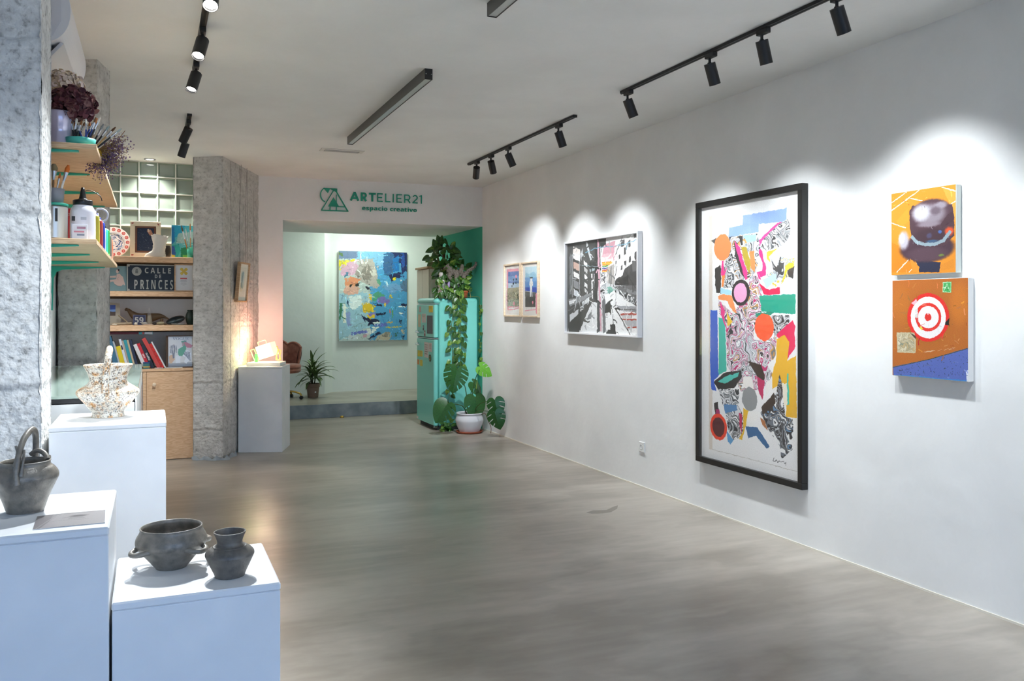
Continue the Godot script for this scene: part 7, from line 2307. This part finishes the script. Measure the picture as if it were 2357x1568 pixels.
const ART_STREET = [
	["p","e9e8e6",[498,-46,1000,-21,1000,447,650,486,498,423]],
	["p","d9a2ad",[556,63,699,42,687,159,524,181]],
	["p","e7b9c0",[537,163,687,159,650,228,511,189]],
	["p","f0eeea",[687,177,989,-15,1000,256,818,313,687,378,600,354]],
	["p","4a4848",[771,45,818,36,818,108,771,114]],
	["p","4a4848",[865,60,893,49,893,116,865,123]],
	["p","4a4848",[944,178,972,166,972,245,944,253]],
	["p","4a4848",[876,224,897,213,897,274,876,283]],
	["p","4a4848",[818,264,841,253,841,315,818,324]],
	["p","4a4848",[771,306,792,294,792,339,771,348]],
	["p","4a4848",[813,129,835,118,835,190,813,198]],
	["p","4a4848",[747,196,762,183,762,228,747,238]],
	["p","4a4848",[933,1,989,-6,989,38,933,42]],
	["p","4a4848",[705,246,717,234,717,279,705,289]],
	["p","4c4a49",[818,340,989,255,994,516,699,496,711,433,794,402]],
	["p","2f2d2c",[699,451,865,405,876,494,699,496]],
	["p","6c6b6a",[910,267,978,263,983,359,922,373]],
	["p","6b6a6a",[699,505,994,507,1000,647,865,600]],
	["p","3b3938",[699,524,794,553,1000,673,1000,733,853,670,711,560]],
	["p","8a8a8c",[807,528,1000,577,1000,603,865,583]],
	["p","f09a2a",[524,246,650,246,625,287,524,279]],
	["p","f5c23a",[524,256,637,260,631,273,524,265]],
	["p","3f9a3c",[524,282,613,286,603,300,524,296]],
	["p","3f4f9a",[524,305,606,308,603,326,524,322]],
	["p","c94b3e",[524,330,610,328,608,342,524,341]],
	["p","f2b233",[524,342,603,341,598,355,524,351]],
	["p","43539c",[524,355,596,355,588,372,530,370]],
	["p","e2612f",[530,375,585,373,575,389,537,388]],
	["p","cfcfd0",[505,368,650,376,687,505,675,614,505,611]],
	["p","b9b3ae",[588,316,687,268,687,487,600,465]],
	["p","7a7876",[637,301,650,297,656,486,637,485]],
	["p","8d8a88",[613,336,623,337,631,476,615,475]],
	["p","7fb5a6",[581,520,637,504,675,550,662,601,600,595]],
	["p","5a9a8e",[600,548,662,550,650,595,606,585]],
	["p","4b4a49",[0,0,498,0,498,423,420,667,42,884,0,1037]],
	["p","3a3938",[0,0,498,0,486,74,12,37]],
	["p","77797b",[34,100,60,97,68,564,39,583]],
	["p","8a8b8d",[68,123,86,115,95,604,74,613]],
	["p","d8cfc8",[93,35,201,80,201,154,93,115]],
	["p","f2efec",[93,105,201,148,201,213,93,174]],
	["p","c9a89a",[101,205,194,246,194,321,101,285]],
	["p","eceae8",[101,315,187,354,187,408,101,375]],
	["p","8f9094",[101,409,180,448,180,526,101,494]],
	["p","d5dbe0",[101,514,180,551,180,615,101,584]],
	["p","e9e8e6",[257,207,313,245,313,285,257,251]],
	["p","c5c3c1",[264,276,313,313,313,357,264,325]],
	["p","f0efee",[269,354,313,390,313,434,269,403]],
	["p","e2e2e2",[269,442,315,477,315,521,269,490]],
	["p","d0d0d0",[271,510,315,546,315,579,271,549]],
	["p","c8cbcd",[285,16,313,18,380,207,353,215]],
	["p","a9acae",[201,134,244,70,244,157,215,184]],
	["p","2c2b2b",[340,233,498,226,511,330,340,300]],
	["p","a6b9c0",[340,310,420,300,433,325,346,340]],
	["p","e7e7e6",[366,360,387,361,393,629,377,628]],
	["p","dedede",[407,362,423,362,423,591,410,610]],
	["p","2a2929",[426,-17,453,-13,460,667,407,667]],
	["p","8f9092",[20,632,201,605,380,561,380,609,42,713]],
	["p","e3e6e8",[27,652,115,629,101,674,34,693]],
	["p","d4d8da",[229,665,340,609,340,657,244,704]],
	["p","d6dadd",[42,804,173,744,173,802,42,884]],
	["p","c3c7c9",[201,723,257,694,257,744,208,773]],
	["p","3b3a38",[20,904,353,676,366,753,257,880,187,999,20,1006]],
	["p","e4e5e6",[257,870,380,666,446,667,446,999,201,999]],
	["p","7c7c7e",[326,811,380,742,366,848,299,859]],
	["p","f1f1f0",[524,612,687,551,794,616,1000,733,1000,993,865,999,550,1012]],
	["p","6e6f72",[524,658,562,594,575,984,537,994]],
	["p","a5a6aa",[711,706,1000,715,1000,776,771,760]],
	["p","b8b8ba",[807,840,1000,846,1000,916,853,911]],
	["p","c9c9c9",[771,787,922,786,910,830,794,831]],
	["l","b4483a",[771,794,989,790],5],
	["l","b4483a",[800,845,994,844],5],
	["l","b4483a",[859,927,989,916],5],
	["l","2e2d2c",[699,733,794,858,893,1002],5],
	["l","55504a",[735,747,955,741],3],
	["l","3a3938",[675,505,989,655],3],
	["l","4a4a4a",[687,214,794,16],3],
	["l","3a3938",[818,349,955,532],4],
	["p","d5a3b2",[453,-4,479,-1,517,976,492,978]],
	["p","4a4b4d",[453,667,486,667,496,978,453,998]],
	["p","3c3b3a",[473,-2,575,-4,575,65,486,74]],
	["p","2a2928",[498,47,562,45,537,98,505,96]],
	["p","2f2e2d",[562,705,625,650,637,780,562,780]],
	["p","e9e9e7",[637,687,699,669,711,706,681,724,675,889,699,1007,650,1009,662,798]],
	["p","2b2a29",[631,899,699,897,711,1006,575,1011,588,956,637,954]],
	["l","3a3a3a",[631,683,650,715,675,720,705,706,711,669],4],
	["l","3a3a3a",[662,724,672,907],3],
	["l","6fa6bf",[285,123,433,88,625,93,818,90,989,55],3],
	["l","9fb7bf",[187,251,460,289,511,368],2],
	["l","6e6e70",[12,764,393,580],3],
	["l","c9cccd",[187,133,201,753],3],
	["l","2a2a2a",[681,505,705,378,723,307],3],
	["l","44403c",[380,1020,420,1018],4],
	["m","g",[498,367,588,353,575,502,550,640,498,611],80],
	["m","g",[693,523,865,583,1000,664,1000,715,853,663,699,569],30]]

const ART_DUNE = [
	["p","efa0b0",[96,52,904,59,968,156,968,860,778,911,151,911,69,806]],
	["p","f2eae6",[217,868,904,860,904,988,217,1000]],
	["l","efa3b2",[183,911,548,903,904,876],16],
	["p","5f78b0",[183,107,936,117,951,463,183,452]],
	["p","7f9cc6",[183,204,936,214,951,326,183,311]],
	["p","b9cbdc",[183,346,951,370,951,463,183,452]],
	["p","a69d84",[136,452,968,446,968,532,136,594]],
	["m","d",[116,540,968,515,968,841,136,841],20],
	["l","4d4840",[47,627,417,579,968,498],4],
	["e","f08aa0",[743,218,52,37],0],
	["e","2c3038",[562,280,39,24],0],
	["e","2c3038",[763,278,32,24],0],
	["l","2c3038",[563,284,548,440],3],
	["l","2c3038",[763,288,758,443],2],
	["l","2c3038",[449,438,469,562],3],
	["e","33363a",[457,412,32,21],0],
	["e","f08aa0",[595,781,59,35],0],
	["e","2c3038",[731,357,32,21],0],
	["e","2c3038",[549,362,53,24],0]]

const ART_FIGURE = [
	["p","c5dfea",[123,46,953,53,953,291,123,272]],
	["p","9cc9de",[195,152,378,192,733,151,906,205,936,307,136,289]],
	["p","78aadb",[123,253,953,274,953,474,123,461]],
	["p","5d93d0",[123,341,953,341,953,474,123,461]],
	["p","2347b5",[123,452,965,466,965,567,123,522]],
	["p","5a5a58",[123,531,936,565,849,690,123,634]],
	["p","4c4440",[136,616,849,623,849,849,136,849]],
	["p","3a3330",[437,688,849,640,849,825,437,808]],
	["p","ee93a8",[862,591,1010,575,1010,991,879,976]],
	["l","ef9fb0",[104,928,496,909,936,901],14],
	["e","f28aa2",[662,757,47,31],0],
	["p","f3f1ef",[496,279,635,283,635,334,686,360,686,428,615,435,644,647,593,647,568,485,533,646,474,646,474,433,437,414,437,356,496,330]],
	["p","3b3733",[449,253,674,253,662,281,462,279]],
	["l","f3f1ef",[183,325,173,652],4],
	["l","55504c",[449,365,556,418,674,368],2]]

const ART_HAT = [
	["p","d9821f",[0,600,316,722,429,981,0,966]],
	["p","eaa041",[802,11,1000,66,1000,422,887,167]],
	["p","e8962f",[80,343,267,206,292,362,152,418]],
	["l","f4ead8",[0,109,246,6],7],
	["l","f4ead8",[0,206,451,6],7],
	["l","f4ead8",[316,88,501,137],7],
	["l","f4ead8",[0,358,234,435],7],
	["l","f4ead8",[802,11,1000,79],7],
	["l","f4ead8",[908,231,1000,191],7],
	["l","f4ead8",[280,824,92,966],7],
	["l","f4ead8",[417,876,292,972],7],
	["p","2d2f45",[395,827,781,878,759,991,455,981]],
	["e","4a343e",[562,702,468,180],0.35],
	["e","57404a",[572,770,408,110],0.8],
	["p","4f383f",[296,242,349,180,949,223,981,370,981,580,843,685,542,683,349,604,304,448]],
	["e","533c44",[630,299,346,186],0.3],
	["e","453038",[631,556,327,115],0.8],
	["e","b9b4bd",[202,585,113,146],0.9],
	["e","d5d1d6",[174,558,66,87],1],
	["e","8f848d",[621,307,296,157],0.8],
	["e","c9c6ce",[482,276,188,135],1],
	["e","9a909a",[779,214,131,56],1],
	["e","6d5e68",[705,272,107,66],1],
	["e","8c7f88",[602,421,241,44],1],
	["p","4a333a",[887,330,959,304,969,418,802,486,781,435]],
	["e","45609a",[771,521,38,26],1],
	["e","4a4560",[607,554,58,42],1],
	["e","e4552c",[907,526,88,68],1],
	["l","8fa0a8",[337,552,407,617,542,657,694,662,824,627,918,535],24],
	["e","3f5876",[649,623,131,23],1],
	["e","6d7e3c",[790,793,55,22],1],
	["p","d9892c",[781,910,969,846,969,951,781,976]],
	["p","dd8f30",[304,805,455,914,441,976,349,974]]]

const ART_TARGET = [
	["e","9c6420",[491,400,363,296],1],
	["e","c0702a",[114,247,185,269],1],
	["e","c9752a",[895,250,159,278],1],
	["p","5b6cb2",[8,913,513,805,1017,669,1038,998,13,1011]],
	["l","3b4a35",[8,920,513,809,1017,675],4],
	["l","3f86c4",[13,1004,358,994,644,998,1004,993],8],
	["p","dfe3ea",[977,900,1038,868,1038,998,985,1002]],
	["p","4aa85c",[686,33,797,32,797,141,686,136]],
	["l","c9ecc2",[705,119,741,52,774,121],3],
	["l","c9ecc2",[711,93,766,95],3],
	["l","c9ecc2",[690,39,791,37,791,136,690,130,690,39],3],
	["e","e3302a",[490,385,279,246],0],
	["e","f2ecea",[492,386,233,211],0],
	["e","e3352c",[494,382,172,144],0],
	["e","f4eeec",[496,382,138,112],0],
	["e","e0342c",[494,382,44,40],0],
	["p","efb9c4",[268,240,339,197,347,232,295,262]],
	["p","23211f",[718,433,770,390,766,461,718,459]],
	["p","ead23a",[387,474,427,496,416,519,381,496]],
	["p","dddad4",[322,307,358,292,354,394,326,387]],
	["p","c9bb97",[59,548,308,543,331,615,328,755,71,758]],
	["m","s",[75,559,303,554,314,740,84,745],20],
	["p","4b4031",[249,543,328,578,331,615]],
	["l","33463c",[287,885,276,890],3],
	["l","2f3f45",[452,963,452,970],2],
	["l","33463c",[808,916,820,918],2],
	["l","33463c",[680,825,669,831],2],
	["l","33463c",[887,937,897,942],2],
	["l","2f3f45",[437,870,431,885],3],
	["l","33463c",[841,937,854,944],2],
	["l","3d4a6a",[900,913,897,920],2],
	["l","33463c",[481,849,490,853],3],
	["l","33463c",[92,970,100,974],3],
	["l","2f3f45",[709,783,703,788],3],
	["l","3d4a6a",[776,816,789,820],2],
	["l","3d4a6a",[109,937,96,950],2],
	["l","33463c",[343,864,354,875],2],
	["l","2f3f45",[766,946,762,959],3],
	["l","3d4a6a",[801,831,797,835],2],
	["l","33463c",[492,844,487,846],2],
	["l","33463c",[92,935,94,942],3],
	["l","2f3f45",[259,978,245,989],2],
	["l","3d4a6a",[638,957,638,965],2],
	["l","3d4a6a",[372,857,381,864],3],
	["l","2f3f45",[994,814,990,816],3],
	["l","33463c",[471,864,471,868],2],
	["l","2f3f45",[305,898,303,903],2],
	["l","33463c",[374,967,391,970],2],
	["l","3d4a6a",[916,866,916,870],2],
	["l","2f3f45",[264,974,255,981],3],
	["l","33463c",[916,790,921,797],2],
	["l","33463c",[318,974,331,980],2],
	["l","33463c",[667,814,674,820],2],
	["l","3d4a6a",[877,918,879,928],3],
	["l","2f3f45",[939,762,952,766],2],
	["l","33463c",[895,749,895,760],2],
	["l","33463c",[253,954,264,961],3],
	["l","2f3f45",[128,970,130,976],3],
	["l","2f3f45",[801,755,797,760],2],
	["l","33463c",[123,993,113,1007],3],
	["l","33463c",[437,942,425,954],2],
	["l","33463c",[824,818,835,827],3],
	["l","2f3f45",[115,987,130,994],3],
	["l","33463c",[167,954,155,959],2],
	["l","3d4a6a",[542,864,548,868],2],
	["l","33463c",[362,924,364,931],3],
	["l","2f3f45",[460,872,475,881],2],
	["l","33463c",[713,883,720,892],3],
	["l","33463c",[948,827,944,833],3],
	["l","33463c",[640,959,636,970],2],
	["l","33463c",[711,887,703,898],3],
	["l","2f3f45",[711,935,715,948],3],
	["l","2f3f45",[379,900,393,907],3],
	["l","2f3f45",[569,926,579,939],3],
	["l","33463c",[209,950,215,963],2],
	["l","3d4a6a",[165,961,169,974],2],
	["l","33463c",[354,972,366,981],2],
	["l","33463c",[360,885,374,890],3],
	["l","33463c",[450,948,448,952],3],
	["l","3d4a6a",[234,941,230,948],3],
	["l","33463c",[73,965,77,970],3],
	["l","2f3f45",[138,931,151,942],3],
	["l","33463c",[199,918,211,922],2],
	["l","3d4a6a",[816,885,801,890],3],
	["l","33463c",[780,792,770,797],2],
	["l","3d4a6a",[996,768,1004,777],2],
	["l","3d4a6a",[962,913,964,922],2],
	["l","3d4a6a",[755,868,747,877],3],
	["l","2f3f45",[531,823,544,829],2],
	["l","33463c",[441,931,431,935],3],
	["l","3d4a6a",[985,768,981,779],2],
	["l","3d4a6a",[134,922,126,931],2],
	["l","2f3f45",[525,926,540,935],3],
	["l","33463c",[933,929,944,939],3],
	["l","3d4a6a",[630,807,621,818],3],
	["l","2f3f45",[912,855,906,866],2],
	["l","33463c",[699,829,707,833],3],
	["l","2f3f45",[287,909,291,916],2],
	["l","2f3f45",[994,784,998,792],2],
	["l","2f3f45",[590,898,582,903],2],
	["l","3d4a6a",[810,933,799,944],3],
	["l","2f3f45",[849,844,860,851],2],
	["l","3d4a6a",[661,784,646,796],2],
	["l","3d4a6a",[264,907,274,913],3],
	["l","2f3f45",[437,920,435,933],2],
	["l","33463c",[785,924,791,933],3],
	["l","2f3f45",[485,851,498,862],3],
	["l","33463c",[326,954,320,965],3],
	["l","d8b08a",[523,732,579,716],2],
	["l","d8b08a",[617,721,672,701],2],
	["l","d8b08a",[437,742,496,727],2],
	["l","d8b08a",[525,732,582,716],2],
	["l","d8b08a",[533,730,590,714],2],
	["l","d8b08a",[762,703,814,680],2],
	["l","d8b08a",[477,736,533,721],2],
	["l","d8b08a",[705,710,762,688],2],
	["l","d8b08a",[458,740,517,725],2],
	["l","d8b08a",[787,701,839,677],2],
	["l","d8b08a",[487,736,546,719],2],
	["l","d8b08a",[460,738,519,723],2],
	["l","d8b08a",[504,734,563,717],2],
	["l","d8b08a",[768,703,822,680],2]]

const ART_SEA = [
	["p","4f98c6",[450,-10,1004,-21,1004,1000,450,993]],
	["p","9fc4d4",[0,468,412,466,450,839,0,988]],
	["p","7fb4d6",[238,-5,646,-14,666,127,450,243,238,97]],
	["p","6d7fa0",[0,0,276,-6,257,82,0,87]],
	["p","5d7a4e",[0,20,67,27,57,56,0,50]],
	["p","e2cf2a",[0,105,233,90,190,142,104,173,0,174]],
	["p","e6d233",[0,189,53,192,10,215]],
	["p","d3a6bc",[38,159,161,113,257,119,295,163,257,245,114,283,29,270]],
	["p","b2a7a0",[248,89,489,74,509,122,548,204,568,293,606,368,548,420,412,369,276,326,238,230,295,155]],
	["p","8a8078",[412,131,489,219,450,324,353,311,324,221]],
	["p","cfc8be",[441,220,528,196,548,256,489,279]],
	["p","9a8f88",[238,223,305,207,295,296,238,282]],
	["p","dd8f68",[81,306,190,283,305,311,257,371,161,416,85,387]],
	["p","d8a392",[95,387,276,386,286,474,114,490,57,446]],
	["p","4f7f9a",[71,298,85,247,152,232,133,276]],
	["p","20211f",[157,371,200,364,190,397,152,397]],
	["p","20211f",[229,356,276,356,301,385,238,386]],
	["p","1f2030",[363,388,412,392,465,432,412,428]],
	["p","20211f",[422,369,460,365,450,384]],
	["p","38618e",[646,22,775,-3,844,146,745,261,676,262,646,202]],
	["p","1f2a5c",[735,-16,1004,-21,995,198,925,259,904,123,805,147,805,34]],
	["p","1a2450",[725,262,844,230,914,221,884,304,844,290,765,343]],
	["p","2372b4",[784,80,875,33,884,214,775,230]],
	["p","2a4f96",[904,10,954,1,975,144,925,183]],
	["p","e4cf2c",[790,291,829,286,825,324,790,321]],
	["p","e8ecec",[899,312,925,308,904,339]],
	["p","cfe4ec",[656,322,706,337,735,374,676,352]],
	["p","57718f",[894,365,1004,288,1004,455,904,441]],
	["p","6f9ec8",[627,382,844,350,945,425,745,471]],
	["p","4f9a7a",[489,473,568,443,676,495,548,525,538,563,489,548]],
	["p","5d9a80",[548,309,617,322,606,383,557,353]],
	["p","7a70b4",[568,518,666,502,745,562,706,599,568,570]],
	["p","8b77b8",[412,697,528,682,538,734,441,734]],
	["p","e0b92c",[334,578,412,570,538,614,489,652,548,674,353,685]],
	["p","e6c02a",[431,481,475,480,479,555,450,533]],
	["p","e8c22c",[397,704,450,727,519,708,519,749,450,741,470,783,441,779]],
	["p","e8c62c",[661,577,681,581,676,626,656,622]],
	["p","e0c433",[735,471,780,509,765,520,730,495]],
	["p","151c40",[489,578,606,592,617,614,528,607]],
	["p","151c40",[538,689,676,686,646,719,548,719]],
	["p","151c40",[315,704,412,749,587,764,587,802,412,830,450,794,334,749]],
	["p","161d44",[914,584,1000,588,995,610,904,611]],
	["p","e6ecec",[864,614,995,610,995,626,875,626]],
	["p","e9eee8",[864,683,954,687,945,713,894,698]],
	["p","6a74c0",[171,903,305,889,450,883,412,912,257,926,190,948]],
	["p","6470b8",[489,824,666,802,725,832,548,854]],
	["p","e9efe9",[489,794,606,791,587,809,509,813]],
	["p","ecefe2",[470,839,587,847,568,869,500,869]],
	["p","dfe3df",[412,868,548,876,450,928,372,935]],
	["p","1c2348",[489,943,548,913,617,914,528,951,450,980,412,980]],
	["p","c99aa8",[334,941,412,920,402,957,353,964]],
	["p","b9ad9a",[548,951,696,900,765,916,745,997,528,994]],
	["p","8f857a",[627,937,696,907,715,953,666,967]],
	["p","c9d2d6",[143,932,295,948,257,991,114,989]],
	["p","1c2e44",[884,766,925,773,925,819,890,811]],
	["p","d9a642",[685,795,795,788,784,803,696,806]],
	["p","c9b860",[685,847,925,838,914,850,696,859]],
	["p","5f9a6a",[765,637,795,637,795,720,775,720]],
	["p","d86f6a",[735,659,755,659,753,683,738,683]],
	["p","3a6b4a",[825,909,855,909,844,954,814,954]],
	["p","c5b8a0",[914,879,975,879,954,933,925,932]],
	["p","1c2430",[914,948,960,940,954,978,919,973]],
	["p","3f7a5a",[5,578,57,578,38,725,5,784]],
	["p","8f9fd0",[95,689,161,667,161,822,124,843]],
	["p","2a3f5f",[95,519,143,578,133,615,104,556]],
	["p","dfe8e8",[143,504,315,489,334,578,238,652,161,637]],
	["p","e9ebe0",[67,578,104,615,104,799,57,799]],
	["l","e8e8e4",[315,7,320,95,334,132],9],
	["l","dcdcd8",[412,79,407,116,382,139],8],
	["l","e4e4e0",[276,208,310,244,295,296],8]]
